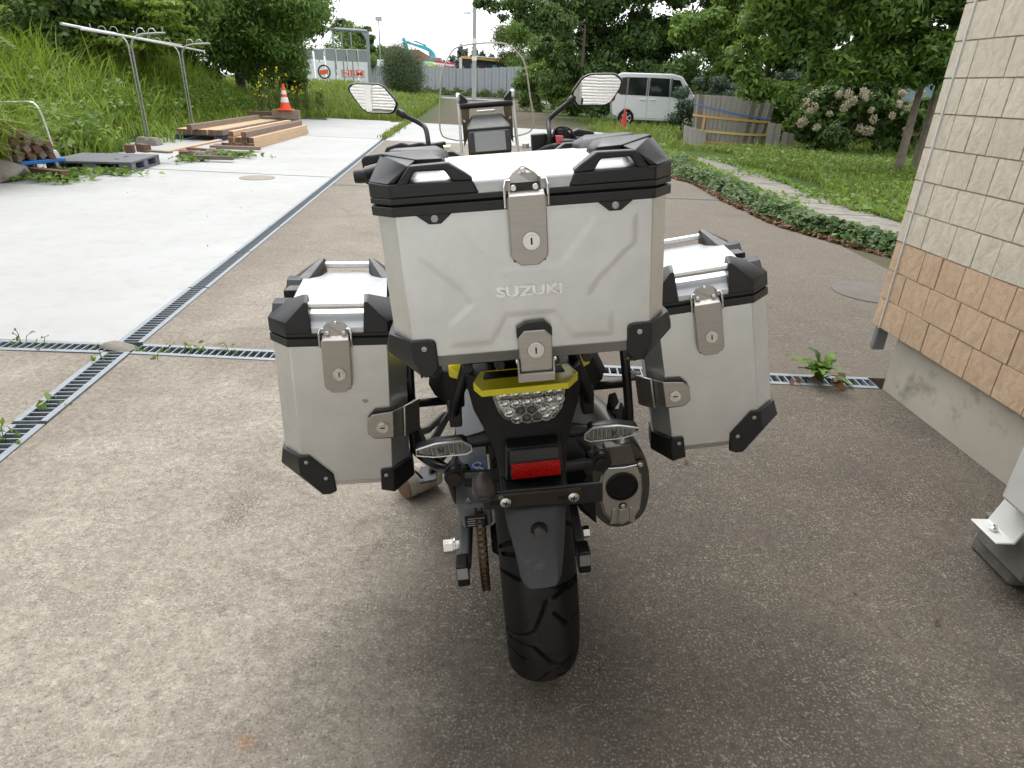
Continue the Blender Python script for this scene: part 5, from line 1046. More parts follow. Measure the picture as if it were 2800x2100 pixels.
# yellow-flowered tall weeds beside the cone
def flower_weed(x, y, h, n, seed, label):
    z0 = max(0, terrain_h(x, y)); w_ = empty('tall_weed', (x, y, z0), label=label, cat='weed', group='tall weeds by the traffic cone'); r = random.Random(seed); b = MB(); P = []; Fl = []
    for k in range(n):
        a = r.uniform(0, 6.28); t = Vector((math.cos(a) * .25 * r.random(), math.sin(a) * .25 * r.random(), h * r.uniform(.6, 1))); b.tube([(0, 0, 0), t * .5 + Vector((.02, 0, 0)), t], [.010, .008, .004], 5)
        for i in range(46): f = r.uniform(.1, .95); P.append(t * f + Vector((r.gauss(0, .085), r.gauss(0, .085), r.gauss(0, .03))))
        for i in range(3): Fl.append(t + Vector((r.gauss(0, .05), r.gauss(0, .05), r.gauss(.0, .08))))
    b.build('stem', M['lf_mid'], w_); A_ = np.array([tuple(p) for p in P]); link_mesh('leaves', leaf_mesh('leaves', A_, np.random.default_rng(seed).normal(size=A_.shape) + [0, 0, .8], .09, .35, seed), M['lf_pale'], w_)
    A_ = np.array([tuple(p) for p in Fl]); link_mesh('flowers', leaf_mesh('flowers', A_, np.random.default_rng(seed).normal(size=A_.shape) + [0, -1, .3], .06, .9, seed, 0), M['petal_y'], w_)
M['petal_y'] = mat('yellow_petal', (.75, .62, .02), .6)
for i, (u, v, Y, h) in enumerate([(580, 200, 21.5, 1.7), (600, 190, 23, 1.55), (560, 215, 20.5, 1.2), (640, 210, 24.5, 1.1), (660, 200, 26, 1.2), (690, 190, 27, 1.0)]):
    p = at(u, v, Y); flower_weed(p.x, Y, h, 7, 40 + i, ['tallest yellow-flowered weed left of the traffic cone', 'yellow-flowered weed rising straight behind the cone', 'shorter weed behind the timber stack', 'low weed with yellow blossoms right of the cone', 'leafy weed under the feathery tree', 'weed nearest the mound right of the feathery tree'][i])

# ---- verge and mound grass behind the slab
def vergeL(x, y): return (y > 24.6 and x < -3.9 - (y - 24.6) * .085)
P = scatter(17000, vergeL, -16, -3.5, 24.4, 40, 31); blades('mound_grass', P, np.full(len(P), .26) + .16 * np.random.default_rng(1).random(len(P)), M['grass2'], 32, .030, .5, label='bright grass on the mound beyond the pale slab', cat='grass', kind='stuff')
P = scatter(11000, vergeL, -20, -4, 40, 58, 33); blades('mound_grass_far', P, np.full(len(P), .50), M['grass2'], 34, .06, .45, label='longer grass along the road side of the mound', cat='grass', kind='stuff')
def vergeR(x, y): return x > 2.6 + .3 * math.sin(y) and y > 16.3 and not (4.3 < x < 7.2 and 17.2 < y < 19.8)
P = scatter(11000, vergeR, 2.0, 12, 14.5, 30, 35); blades('verge_grass', P, np.full(len(P), .16) + .14 * np.random.default_rng(2).random(len(P)), M['grass2'], 36, .022, .6, label='rough grass round the white van and the wooden tub', cat='grass', kind='stuff')
def lawn(x, y): 
    pth = 3.55 + max(0, 11 - y) * .0 + (y - 7) * .05
    return x > 4.35 + (y - 7) * .03 + .3 * math.sin(y * 1.3) or (y > 12.5 and x > 2.9 and x < 3.5)
P = scatter(26000, lawn, 2.8, 10, 6.2, 17.5, 37); blades('lawn_grass', P, np.full(len(P), .10) + .09 * np.random.default_rng(3).random(len(P)), M['grass2'], 38, .014, .6, label='short weedy grass between the path and the tub', cat='grass', kind='stuff')
P = scatter(5200, lawn, 2.8, 10, 6.2, 17.5, 39); P[:, 2] += .05 + .08 * np.random.default_rng(3).random(len(P))
link_mesh('lawn_clover', leaf_mesh('lawn_clover', P, np.random.default_rng(6).normal(size=P.shape) * .4 + [0, -.2, 1], .085, .8, 40), M['lf_vine'], None, label='clover and broad weeds in the grass by the path', cat='weeds', kind='stuff')
# ivy strip along the concrete edge and leaf litter
def ivyline(y): # inner (concrete) edge of the strip
    return np.interp(y, [5.2, 5.75, 7.1, 8.8, 10.4, 11.2, 12.5, 14], [3.75, 3.45, 2.93, 2.80, 2.80, 2.55, 2.75, 3.1])
def ivyw(y): return np.interp(y, [5.2, 6.5, 8, 9.5, 11, 13], [.32, .38, .42, .46, .55, .45])
ri = np.random.default_rng(51); yy = ri.uniform(5.2, 13.6, 15000); off_ = ri.beta(1.6, 1.9, 15000); xx = np.array([ivyline(a) for a in yy]) + off_ * np.array([ivyw(a) for a in yy]) + .03 * np.sin(yy * 7)
P = np.stack([xx, yy, .015 + .16 * np.sin(off_ * np.pi) * ri.random(15000) ** .6], 1)
den = .62 + .38 * np.sin(yy * 4.1 + off_ * 6) * np.sin(yy * 1.7 + 1) + .25 * np.sin(yy * 9.3 - off_ * 9); P = P[ri.random(15000) < den]
link_mesh('ivy_border', leaf_mesh('ivy_border', P, ri.normal(size=P.shape) * .45 + [-.2, -.35, 1], .062, .85, 52, 0, .1), M['ivy'], None, label='ivy ground cover along the curved edge of the concrete', cat='ivy', kind='stuff')
yy = ri.uniform(5.2, 11.6, 2600); xx = np.array([ivyline(a) for a in yy]) + np.abs(ri.normal(0, .16, 2600)) - .10; P = np.stack([xx, yy, .006 + .02 * ri.random(2600)], 1)
link_mesh('leaf_litter', leaf_mesh('leaf_litter', P, ri.normal(size=P.shape) * .35 + [0, 0, 1], .06, .55, 53, 0), M['litter'], None, label='dead brown leaves gathered along the ivy edge', cat='leaf litter', kind='stuff')
yy = ri.uniform(5.4, 14.4, 3600); sd_ = ri.integers(0, 2, 3600); xa_ = np.interp(yy, [5.6, 7, 9, 11.5, 14.4], [3.90, 3.42, 3.35, 3.40, 3.40]) + sd_ * np.interp(yy, [5.6, 7, 9, 11.5, 14.4], [1.0, 1.0, .85, .8, .6]); P = np.stack([xa_ + ri.normal(0, .10, 3600) * (1 + .8 * np.sin(yy * 2.3)), yy, .05 + .05 * ri.random(3600)], 1)
link_mesh('path_weeds', leaf_mesh('path_weeds', P, ri.normal(size=P.shape) * .45 + [0, -.3, 1], .055, .7, 55, 0, .1), M['lf_vine'], None, label='small weeds creeping over both edges of the stone path', cat='weeds', kind='stuff')
# scattered leaf bits on the slabs
P = np.stack([ri.uniform(-5.5, 1.6, 46), ri.uniform(1.2, 9, 46), np.full(46, .006)], 1)
link_mesh('fallen_leaves', leaf_mesh('fallen_leaves', P, ri.normal(size=P.shape) * .2 + [0, 0, 1], .032, .3, 54, 0), M['litter'], None, label='few dry leaves and twigs strewn over the yard', cat='leaves', kind='stuff')

# ---- right side trees and shrubs
tree('spreading_tree', 'large dark tree behind the white van, its boughs against the white sky', (6.0, 33, 0), 3.6, .24, cl([crown_clumps((5.2, 33, 5.2), 5.0, 2.6, 2.9, 52, 61), crown_clumps((.4, 31.5, 4.7), 1.6, 1.2, .9, 14, 62, .2, .4), crown_clumps((1.9, 33, 3.0), 1.6, 1.4, 1.5, 16, 63), crown_clumps((6, 32, 2.4), 3.6, 1.6, 1.5, 20, 64)]), 80000, .21, M['lf_dark'], 61, .45, limbs=6)
for i, (u, v, Y, rx) in enumerate([(1065, 12, 29, .55), (1110, 30, 29, .6), (1150, 18, 29.5, .8), (1090, 4, 29, .5)]): pass
ob = at(1050, 10, 28); cl_ = []
for (u, v, k) in [(1035, 8, .22), (1065, 14, .3), (1095, 10, .35), (1120, 30, .32), (1085, 38, .2), (1150, 40, .4), (1165, 60, .35), (1135, 5, .4), (1180, 25, .5), (1210, 50, .6), (1050, 2, .25)]: p = at(u, v, 28.5); cl_.append((p.x, p.y, p.z, k * 1.15, k, k * .75))
tree('overhanging_bough', 'leafy bough reaching in front of the sky above the windscreen', (2.4, 29.5, 2.4), 1.2, .06, cl_, 3600, .17, M['lf_dark'], 65, .42, cat='bough', shell=.2, limbs=9)
tree('vine_covered_tree', 'bright green tree smothered in vines behind the wooden tub', (8.2, 24, 0), 2.6, .15, cl([crown_clumps((8.0, 24, 2.7), 2.0, 1.4, 2.6, 40, 66), crown_clumps((6.3, 24.6, 3.2), 1.3, 1.0, 1.5, 14, 67), crown_clumps((10.2, 23, 3.0), 1.9, 1.2, 2.2, 20, 68)]), 76000, .14, M['lf_vine'], 66, .62, limbs=4)
tree('conifer_shrub', 'low dark conifer spreading between the van and the tub', (5.9, 20.9, 0), 1.0, .08, cl([crown_clumps((5.45, 20.9, .95), 1.25, .7, .85, 22, 69), crown_clumps((7.0, 20.6, 1.5), 1.4, .6, .6, 14, 70)]), 16000, .09, M['lf_con'], 69, .3, cat='shrub', droop=.1)
tree('two_stemmed_tree', 'two-stemmed garden tree with grey trunks beside the house corner', (7.35, 13.1, 0), 2.0, .075, cl([crown_clumps((6.6, 13.3, 3.0), 2.9, 1.3, 1.5, 40, 71), crown_clumps((5.0, 13.9, 2.0), 1.3, .8, .9, 16, 72), crown_clumps((8.6, 13.3, 2.6), 1.6, 1.2, 1.0, 16, 73), crown_clumps((7.6, 12.7, 1.95), 1.5, .8, .45, 14, 75), crown_clumps((7.8, 13.4, 3.2), 2.6, 1.2, 1.6, 30, 175, .25, .45)]), 70000, .12, M['lf_mid'], 71, .42, limbs=0, stems=[(0, 0), (.50, .35)], trunk_m=mat('grey_bark', (.17, .14, .11), .95, var=.35, vs=8, bump=.8, bs=40, bd=.012), shell=.4)
tree('broadleaf_tree', 'dark tree filling the back behind the two grey trunks', (11.5, 24, 0), 3.0, .15, cl([crown_clumps((11.2, 24, 4.6), 4.2, 1.6, 2.2, 34, 170), crown_clumps((8.6, 23.5, 3.6), 2.0, 1.2, 1.6, 16, 171), crown_clumps((10.5, 23, 2.6), 3.0, 1.0, 1.2, 20, 174, .25, .5)]), 34000, .2, M['lf_dark'], 170, .5, limbs=4)
for i, (x, y, z, rx, rz, n, lab) in enumerate([(3.2, 31.5, 1.3, 2.6, 1.5, 12000, 'dark undergrowth right behind the white van'), (7.6, 29, 1.5, 3.0, 1.7, 14000, 'dark undergrowth behind the vine-covered tree'), (11.5, 26, 1.3, 3.2, 1.5, 14000, 'undergrowth at the back behind the hydrangea'), (9.2, 20, 1.1, 1.6, 1.2, 12000, 'dark shrub between the tub and the hydrangea')]):
    tree('undergrowth_shrub', lab, (x, y, 0), .8, .06, crown_clumps((x, y, z), rx, 1.0, rz, 26, 190 + i, .3, .55), n, .15, M['lf_dark'], 190 + i, .5, group='undergrowth on the right', limbs=3, cat='shrub', shell=.25)
tree('added_hedge', 'unseen hedge of trees added past the left edge', (-11, 1, 0), 2.6, .14, cl([crown_clumps((-11, 1, 2.4), 2.2, 6.5, 2.4, 60, 172), crown_clumps((-11, -8, 2.4), 2.2, 5, 2.4, 30, 173)]), 26000, .26, M['lf_dark'], 172, .5, cat='hedge')  # out of view, added so the case bevels reflect something dark
tree('hydrangea', 'hydrangea bush with cream and pink flower heads behind the path', (8.0, 17.2, 0), .6, .05, cl([crown_clumps((8.0, 17.2, .95), 1.45, .8, .95, 30, 74), crown_clumps((9.3, 17.0, .8), .95, .7, .85, 14, 76)]), 28000, .12, M['lf_dark'], 74, .6, cat='bush', limbs=4)
hy = [o for o in COL.objects if o.name == 'hydrangea'][0]
M['bloom'] = leaf_mat('hydrangea_bloom', [(.50, .49, .32), (.58, .50, .38), (.60, .46, .40)], .2); rb = random.Random(4)
fl_me = []
for q in range(4):
    P, N = clump_points([(0, 0, 0, .11, .11, .085)], 110, 80 + q, .8); fl_me.append(leaf_mesh('flower_leaves', P, N, .04, .9, 80 + q, 0))
for k in range(46):
    a = rb.uniform(-2.9, -.25); e = rb.uniform(-.35, .8); c = Vector((8.2, 17.1, .85)); ex = 1.55 if k % 3 else 1.9
    p = c + Vector((math.cos(a) * math.cos(e) * ex, math.sin(a) * math.cos(e) * .95, math.sin(e) * .9)); o = link_mesh('blossom', fl_me[k % 4], M['bloom'], hy); o.location = p - Vector((8.0, 17.2, 0)); o.scale = [rb.uniform(.65, 1.05)] * 3; o.rotation_euler = (rb.random(), rb.random(), rb.random() * 6)
tree('pale_shrub', 'pale yellow-green shrubs beyond the two trunks', (11.5, 22, 0), .4, .04, crown_clumps((11, 22, .4), 3.2, 1.5, .75, 18, 77), 9000, .14, M['lf_bright'], 77, .5, cat='shrub')
tree('field_hedge', 'far hedge under the hills seen between the two trunks', (24, 46, 0), .8, .1, crown_clumps((23, 46, .6), 9, 2, 1.0, 24, 78), 9000, .3, M['lf_mid'], 78, .5, cat='hedge')
# far hills
hp = [(60, 0), (60, 3), (90, 9), (130, 14), (175, 11), (220, 17), (280, 10), (340, 12), (400, 0)]
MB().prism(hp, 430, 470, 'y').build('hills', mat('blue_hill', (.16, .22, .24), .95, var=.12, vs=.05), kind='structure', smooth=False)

# ---- centre: clipped bush, gate, palm, poles, fence
cb = at(870, 200, 50); tree('clipped_bush', 'round clipped dark bush on the grass before the grey fence', (cb.x, 50, .75), .8, .08, [(cb.x, 50, 2.1, 1.32, 1.25, 1.55), (cb.x + .15, 49.9, 1.6, 1.4, 1.3, 1.2), (cb.x - .3, 50, 2.5, .95, .9, 1.0)], 26000, .10, M['lf_yew'], 90, .4, cat='bush', limbs=3, shell=.86)
# small trees beyond
for i, (u, v, Y, rx, rz, m, n, lab) in enumerate([(1120, 95, 88, 3.2, 2.8, 'lf_pale', 7000, 'pale green tree above the shed roof'), (1160, 105, 80, 3.4, 4.6, 'lf_mid', 9000, 'round tree at the end of the grey fence'), (1165, 190, 40, 1.3, 1.3, 'lf_mid', 7000, 'bush at the foot of the dark tree, right of the windscreen'),
        (745, 108, 92, 3.8, 3.0, 'lf_mid', 8000, 'trees behind the gate under the palm'), (790, 95, 88, 1.1, 2.6, 'lf_dark', 5000, 'ivy-clad column behind the gate corner'), (765, 135, 80, 3.0, 1.2, 'lf_vine', 5000, 'bright hedge just behind the gate panels'), (808, 125, 95, 2.2, 2.0, 'lf_vine', 3000, 'small trees left of the lamp mast'), (1200, 150, 46, 2.6, 2.4, 'lf_dark', 9000, 'dark tree closing the view right of the fence'), (1240, 195, 36, 1.6, 1.0, 'lf_vine', 5000, 'low shrub left of the white van')]):
    p = at(u, v, Y); tree('background_tree', lab, (p.x, Y, 0), max(.6, p.z * .7), .12, crown_clumps((p.x, Y, p.z), rx, rx * .7, rz, 26, 100 + i, .25, .55), int(n * 1.5), .22 if Y > 60 else .15, M[m], 100 + i, .5, group='trees beyond the yard', limbs=3, shell=.2)
for i, (u, v, Y, w_) in enumerate([(1005, 120, 160, 2.6), (1025, 118, 160, 3.2), (1042, 122, 160, 2.8), (978, 130, 170, 3.6), (955, 140, 170, 3.6), (1060, 128, 160, 3.6), (995, 112, 165, 2.2)]):
    p = at(u, v, Y); cs = [(p.x, Y, p.z * (.2 + .85 * k / 5), w_ * (1.05 - k / 6), w_ * (1.05 - k / 6), p.z * .14) for k in range(6)]
    tree('far_conifer', ['far bluish conifer left of the shed', 'second far conifer left of the shed', 'far conifer nearest the shed corner', 'far conifer beside the excavator cab', 'low far conifer behind the boom', 'far conifer behind the shed end', 'slender far conifer by the excavator'][i], (p.x, Y, 0), p.z * .9, .2, cs, 1500, .9, M['far_blue'], 120 + i, .5, group='far conifers', limbs=0)
# palm
pp = at(738, 62, 96); pm = empty('palm_tree', (pp.x, 96, 0), label='palm tree standing above the gate', cat='palm'); MB().tube([(0, 0, 0), (.1, 0, pp.z * .5), (0, 0, pp.z)], [.34, .3, .26], 10).build('trunk', M['bark'], pm); b = MB(); rp = random.Random(3)
for k in range(70):
    a = rp.uniform(0, 6.28); e = rp.uniform(-.6, 1.3); L_ = rp.uniform(1.3, 1.9); d = Vector((math.cos(a) * math.cos(e), math.sin(a) * math.cos(e), math.sin(e))); c0 = Vector((0, 0, pp.z)); c1 = c0 + d * L_ * .55
    u_ = d.orthogonal().normalized(); w2 = d.cross(u_)
    for q in range(9):
        t = -1.2 + 2.4 * q / 8; tip = c1 + (d * math.cos(t) + u_ * math.sin(t)) * L_ * .6 - Vector((0, 0, .15)); s_ = (d.cross(u_)) * .09 + u_ * .07; b.add([tuple(c1 - s_), tuple(c1 + s_), tuple(tip)], [(0, 1, 2)])
    b.tube([c0, c1], .03, 4)
b.build('fronds', M['lf_pale'], pm, smooth=False)
# timber cross fence, site fence
M['fence'] = mat('grey_sheet_fence', (.33, .35, .37), .6, .2, var=.08, vs=1.5)
M['mast'] = mat('weathered_concrete_pole', (.40, .39, .37), .8, var=.1); M['white_sheet'] = mat('white_sheet', (.78, .80, .82), .5, var=.03)
p0, p1 = at(800, 200, 80), at(1192, 214, 72); p0.z = p1.z = 0
fe = empty('site_fence', p0, (0, 0, math.atan2(p1.y - p0.y, p1.x - p0.x)), label='long grey sheet-metal site fence beyond the road', cat='fence'); LF = (p1 - p0).length; nF = 26; w_ = LF / nF
pan = MB().prism([(0, 0), (w_ * .12, .05), (w_ * .42, .05), (w_ * .54, 0), (w_ * .66, .05), (w_ * .92, .05), (w_ - .03, 0), (w_ - .03, .03), (w_ * .92, .08), (w_ * .66, .08), (w_ * .54, .03), (w_ * .42, .08), (w_ * .12, .08), (0, .03)], 0, 2.95, 'z').build('tp', M['fence'], smooth=False).data; bpy.data.objects.remove(bpy.data.objects['tp'])
for k in range(nF): o = link_mesh('panel', pan, None, fe); o.location = (k * w_, rnd.uniform(-.02, .02), 0); o.scale = (1, -1, 1 + .06 * math.sin(k * .35))
for k in range(0, nF + 1, 2): MB().box(k * w_ - .05, k * w_ + .02, .06, .12, 0, 3.0).build('post', M['galv'], fe)
rb2 = np.random.default_rng(61); t_ = rb2.random(2200); P = np.stack([p0.x + (p1.x - p0.x) * t_, p0.y + (p1.y - p0.y) * t_ - rb2.uniform(.3, 2.2, 2200), rb2.random(2200) * .9 * (.5 + .5 * np.sin(t_ * 40) ** 2)], 1)
link_mesh('fence_weeds', leaf_mesh('fence_weeds', P, rb2.normal(size=P.shape) + [0, -.5, .6], .34, .5, 62), M['lf_pale'], None, label='weeds growing along the foot of the grey fence', cat='weeds', kind='stuff')
# utility pole with street lamp
up_ = at(1024, 200, 64); ut = empty('utility_pole', (up_.x, 64, 0), label='concrete utility pole with a small street lamp', cat='pole'); MB().tube([(0, 0, 0), (0, 0, 11)], [.20, .15], 14).build('post', M['mast'], ut)
for z in (4.6, 3.2): MB().tube([(0, 0, z), (0, 0, z + .35)], .215, 14).build('band', M['white_sheet'], ut)
lp = at(1008, 30, 64); MB().tube([(0, 0, lp.z + .25), (lp.x - up_.x + .4, 0, lp.z + .2)], .035, 8).build('arm', M['galv'], ut); MB().hull([(lp.x - up_.x - .35, -.1, lp.z), (lp.x - up_.x + .35, -.1, lp.z), (lp.x - up_.x - .3, .1, lp.z + .16), (lp.x - up_.x + .35, .1, lp.z + .2), (lp.x - up_.x - .35, .1, lp.z), (lp.x - up_.x + .35, .1, lp.z)]).build('lamp_head', M['galv'], ut, bevel=.03)
# lamp mast
lm = at(818, 45, 70); lmb = empty('lamp_mast', (lm.x, 70, 0), label='slim mast with a square lamp head left of the bush', cat='mast'); MB().tube([(0, 0, 0), (0, 0, lm.z)], [.10, .05], 10).build('post', M['galv'], lmb); MB().box(-.30, .30, -.15, .15, lm.z, lm.z + .36).build('lamp_head', M['rivet'], lmb, bevel=.03); MB().box(-.32, .32, -.15, .15, 2.6, 3.15).build('control_box', M['white_sheet'], lmb, bevel=.03)
# gate: steel portal with white panels and printed boards
gt = empty('site_gate', (0, 60, 0), label='tall steel site gate with white printed panels', cat='gate')
g0, g1 = at(698, 190, 60), at(800, 190, 60); gtop = at(798, 68, 60).z; gtl = at(700, 62, 60).z
MB().tube([(g1.x, 0, 0), (g1.x, 0, gtop - .5)], .13, 10).build('post', M['galv'], gt); MB().tube([(g0.x - 1.5, 0, gtl + .1), (g1.x, 0, gtop)], .12, 10).build('beam', M['galv'], gt); MB().hull([(g1.x - .55, -.08, gtop), (g1.x + .12, -.08, gtop), (g1.x + .12, -.08, gtop - 1.0), (g1.x - .55, .08, gtop), (g1.x + .12, .08, gtop), (g1.x + .12, .08, gtop - 1.0)]).build('gusset', M['galv'], gt)
MB().tube([(g0.x - 1.5, 0, 0), (g0.x - 1.5, 0, gtl)], .13, 10).build('post', M['galv'], gt)
for u in (722, 740, 760): p = at(u, 100, 60); MB().tube([(p.x, -.1, .0), (p.x, -.1, gtop - .1)], .055, 8).build('stay', M['galv'], gt)
pz = at(760, 108, 60.6).z; pz2 = at(760, 133, 60.6).z; x = g1.x - .15; k = 0; M['smoke_pane'] = mat('smoked_panel', (.27, .29, .30), .5, var=.06)
while x > g0.x - 1.2:
    MB().box(x - .90, x - .03, .55, .60, 0, pz2).build('panel', M['white_sheet'], gt); MB().box(x - .84, x - .09, .57, .60, pz2 + .02, pz - .03).build('smoked_pane', M['smoke_pane'], gt); MB().box(x - .90, x - .85, .54, .61, pz2 + .005, pz).build('mullion', M['white_sheet'], gt); x -= .93
MB().box(g0.x - 1.2, g1.x - .1, .53, .62, pz, pz + .05).build('top_rail', M['white_sheet'], gt)
M['orange'] = mat('orange_print', (.72, .13, .03), .5, var=.03)
q0, q1 = at(737, 153, 60.5), at(787, 172, 60.5); sg = empty('sign_board', ((q0.x + q1.x) / 2, .535, (q0.z + q1.z) / 2 + .12), parent=gt); ww, hh_ = (q1.x - q0.x), (q0.z - q1.z) * .92
MB().box(-ww / 2, ww / 2, -.01, .0, -hh_ / 2, hh_ / 2).build('orange_field', M['orange'], sg); MB().box(-ww / 2 + .05, ww / 2 - .05, -.016, -.011, -hh_ / 2 + .05, hh_ / 2 - .05).build('white_field', M['white_sheet'], sg)
text_mesh('letters', 'NBM', hh_ * 1.0, M['orange'], sg, (0, -.022, 0), ext=.004, sx=1.0 * ww / (hh_ * 2.25), bold=True)
rc = at(700, 155, 60.5); MB().lathe([(.55, 0), (.55, -.02), (.45, -.02), (.45, 0)], 32, 'y', (rc.x, .53, rc.z), caps=False).build('ring_mark', M['void'], gt); MB().prism([(rc.x - .4, rc.z + .1), (rc.x + .35, rc.z + .2), (rc.x + .3, rc.z - .15), (rc.x - .4, rc.z - .25)], .515, .53, 'y').build('orange_mark', M['orange'], gt)
# earth heap, excavator, truck, shed
M['earth'] = mat('red_earth', (.13, .06, .035), .95, var=.3, vs=1.2, bump=.8, bs=3, bd=.2)
he = [at(u, v, 118) for u, v in [(800, 150), (818, 118), (832, 106), (842, 100), (860, 100), (880, 108), (905, 107), (922, 118), (945, 128), (965, 140), (980, 160)]]
MB().loft([[(p.x, 112, -1) for p in he], [(p.x, 115, p.z * .55) for p in he], [(p.x, 118 + .8 * math.sin(i * 2), p.z) for i, p in enumerate(he)], [(p.x, 123, p.z * .6) for p in he], [(p.x, 128, -1) for p in he]], False, False).build('earth_heap', M['earth'], smooth=60, label='heap of red-brown earth behind the fence', cat='earth heap')
M['cyan'] = mat('turquoise_paint', (.05, .48, .58), .4, var=.05)
def pix_poly(pts, Y): return [(lambda p: (p.x, p.z))(at(u, v, Y)) for u, v in pts]
kx = 200 / 2212 / (2800 / 2212)          # zoom pixels of the excavator study to 2212 px
def ez(pts): return [(1040 / 1.26582 + u * kx, 100 / 1.26582 + v * kx) for u, v in pts]
ex = empty('excavator', (0, 0, 0), label='turquoise excavator raising its arm behind the fence', cat='excavator'); YE = 104
MB().prism(pix_poly(ez([(680, 60), (720, 20), (760, 90), (800, 150), (860, 480), (900, 580), (830, 560), (780, 460), (750, 330), (700, 300)]), YE), YE - .35, YE + .35, 'y').build('arm', M['cyan'], ex, smooth=False)
MB().prism(pix_poly(ez([(800, 140), (830, 130), (1000, 200), (1200, 250), (1380, 290), (1540, 380), (1640, 490), (1690, 610), (1560, 620), (1480, 470), (1300, 390), (1000, 270), (810, 210)]), YE), YE - .4, YE + .4, 'y').build('boom', M['cyan'], ex, smooth=False)
MB().tube([tuple(at(*ez([(1020, 130)])[0], YE)), tuple(at(*ez([(1390, 270)])[0], YE))], .11, 8).build('boom_cylinder', M['galv'], ex); MB().tube([tuple(at(*ez([(1460, 400)])[0], YE - .5)), tuple(at(*ez([(1530, 670)])[0], YE - .5))], .12, 8).build('lift_cylinder', M['galv'], ex); MB().tube([tuple(at(*ez([(715, 320)])[0], YE)), tuple(at(*ez([(735, 440)])[0], YE))], .07, 8).build('bucket_cylinder', M['galv'], ex)
cq = pix_poly(ez([(1540, 620), (1850, 640), (1860, 740), (1500, 780)]), YE); MB().prism(cq + [(cq[2][0], .9), (cq[3][0] - .5, .9)][0:0], YE - 1.2, YE + 1.2, 'y').build('cab', M['smoke_pane'], ex, bevel=.08)
eb = at(*ez([(1690, 760)])[0], YE); MB().box(eb.x - 1.8, eb.x + 2.2, YE - 1.3, YE + 1.3, 1.1, eb.z).build('house', M['cyan'], ex, bevel=.1)
for s in (-1, 1): MB().prism([(eb.x - 2.2, .5), (eb.x - 1.8, .02), (eb.x + 1.9, .02), (eb.x + 2.3, .5), (eb.x + 1.9, 1.05), (eb.x - 1.8, 1.05)], YE + s * 1.0 - .3, YE + s * 1.0 + .3, 'y').build('track', M['void'], ex, bevel=.1)
tr_ = empty('crane_truck', (0, 0, 0), label='red and white truck with a lime green cab above the fence', cat='truck'); YT = 92
M['lime'] = mat('lime_paint', (.48, .66, .10), .4); M['truck_red'] = mat('truck_red', (.55, .03, .04), .4)
c_ = pix_poly(ez([(1340, 930), (1390, 785), (1600, 790), (1720, 860), (1740, 1000), (1330, 1000)]), YT); zb = 1.0; MB().prism([(c_[0][0], zb)] + c_[0:4] + [(c_[4][0], zb)], YT - 1.1, YT + 1.1, 'y').build('cab', M['lime'], tr_, bevel=.08)
MB().prism(pix_poly(ez([(1375, 900), (1400, 868), (1590, 872), (1640, 930), (1640, 985), (1370, 985)]), YT), YT - 1.13, YT - 1.09, 'y').build('windscreen', M['white_sheet'], tr_)
MB().prism(pix_poly(ez([(1640, 720), (2250, 800), (2250, 850), (1620, 775)]), YT), YT - .4, YT + .4, 'y').build('crane_boom', M['truck_red'], tr_); MB().prism(pix_poly(ez([(1630, 785), (2250, 858), (2250, 905), (1640, 830)]), YT), YT - .5, YT + .5, 'y').build('boom_cover', M['white_sheet'], tr_)
bx = pix_poly(ez([(1760, 870), (2250, 925), (2250, 1000), (1770, 1000)]), YT); MB().prism([(bx[0][0], .9), bx[0], bx[1], (bx[1][0], .9)], YT - 1.15, YT + 1.15, 'y').build('bed', M['truck_red'], tr_, bevel=.04)
for u in (1740, 1800, 1860): q_ = pix_poly(ez([(u, 850), (u + 30, 852), (u + 60, 960), (u + 30, 960)]), YT - 1.2); MB().prism(q_, YT - 1.24, YT - 1.2, 'y').build('stripe', M['white_sheet'], tr_)
for x_ in (c_[0][0] + 1, bx[1][0] - 1): MB().lathe([(.5, -.15), (.5, .15)], 20, 'y', (x_, YT - 1, .5)).build('wheel', M['void'], tr_)
sh = empty('open_shed', (0, 0, 0), label='long dark open shed with a yellow-edged roof behind the fence', cat='shed'); YS = 90
def sz(pts): return [((1100 + u / 4.9156) / 1.26582, (100 + v / 4.9156) / 1.26582) for u, v in pts]
M['shed_dark'] = mat('dark_shed_wall', (.045, .045, .06), .8, var=.3, vs=.6); M['shed_yel'] = mat('yellow_fascia', (.68, .46, .06), .5, var=.1); M['shed_blue'] = mat('blue_door', (.10, .26, .48), .5)
def quadp(pts, y0, y1, nm, m):
    q_ = pix_poly(sz(pts), YS); return MB().prism(q_, y0, y1, 'y').build(nm, m, sh, smooth=False)
w0 = pix_poly(sz([(790, 280), (1430, 340), (1930, 370)]), YS); MB().prism([(w0[0][0], 0), w0[0], w0[1], w0[2], (w0[2][0], 0)], YS + .2, YS + 4, 'y').build('wall', M['shed_dark'], sh, smooth=False)
quadp([(790, 262), (960, 275), (1430, 318), (1430, 352), (1000, 310), (800, 292)], YS - .6, YS - .2, 'fascia', M['shed_yel']); quadp([(1440, 340), (1900, 335), (1900, 372), (1440, 372)], YS - .6, YS - .2, 'fascia', M['shed_yel'])
quadp([(960, 258), (1430, 300), (1430, 316), (960, 272)], YS - .8, YS + 4, 'roof', M['white_sheet']); quadp([(1800, 312), (1895, 318), (1895, 338), (1800, 334)], YS - .5, YS, 'roof_lamp', M['shed_yel'])
for pts in ([(918, 360), (975, 365), (975, 460), (918, 452)], [(1212, 378), (1272, 384), (1265, 470), (1215, 466)], [(1575, 425), (1625, 430), (1620, 500), (1575, 492)], [(1690, 410), (1720, 412), (1720, 500), (1690, 498)]): quadp(pts, YS + .1, YS + .18, 'door', M['shed_blue'])
quadp([(770, 280), (805, 284), (805, 450), (770, 445)], YS - .3, YS, 'post', M['white_sheet'])
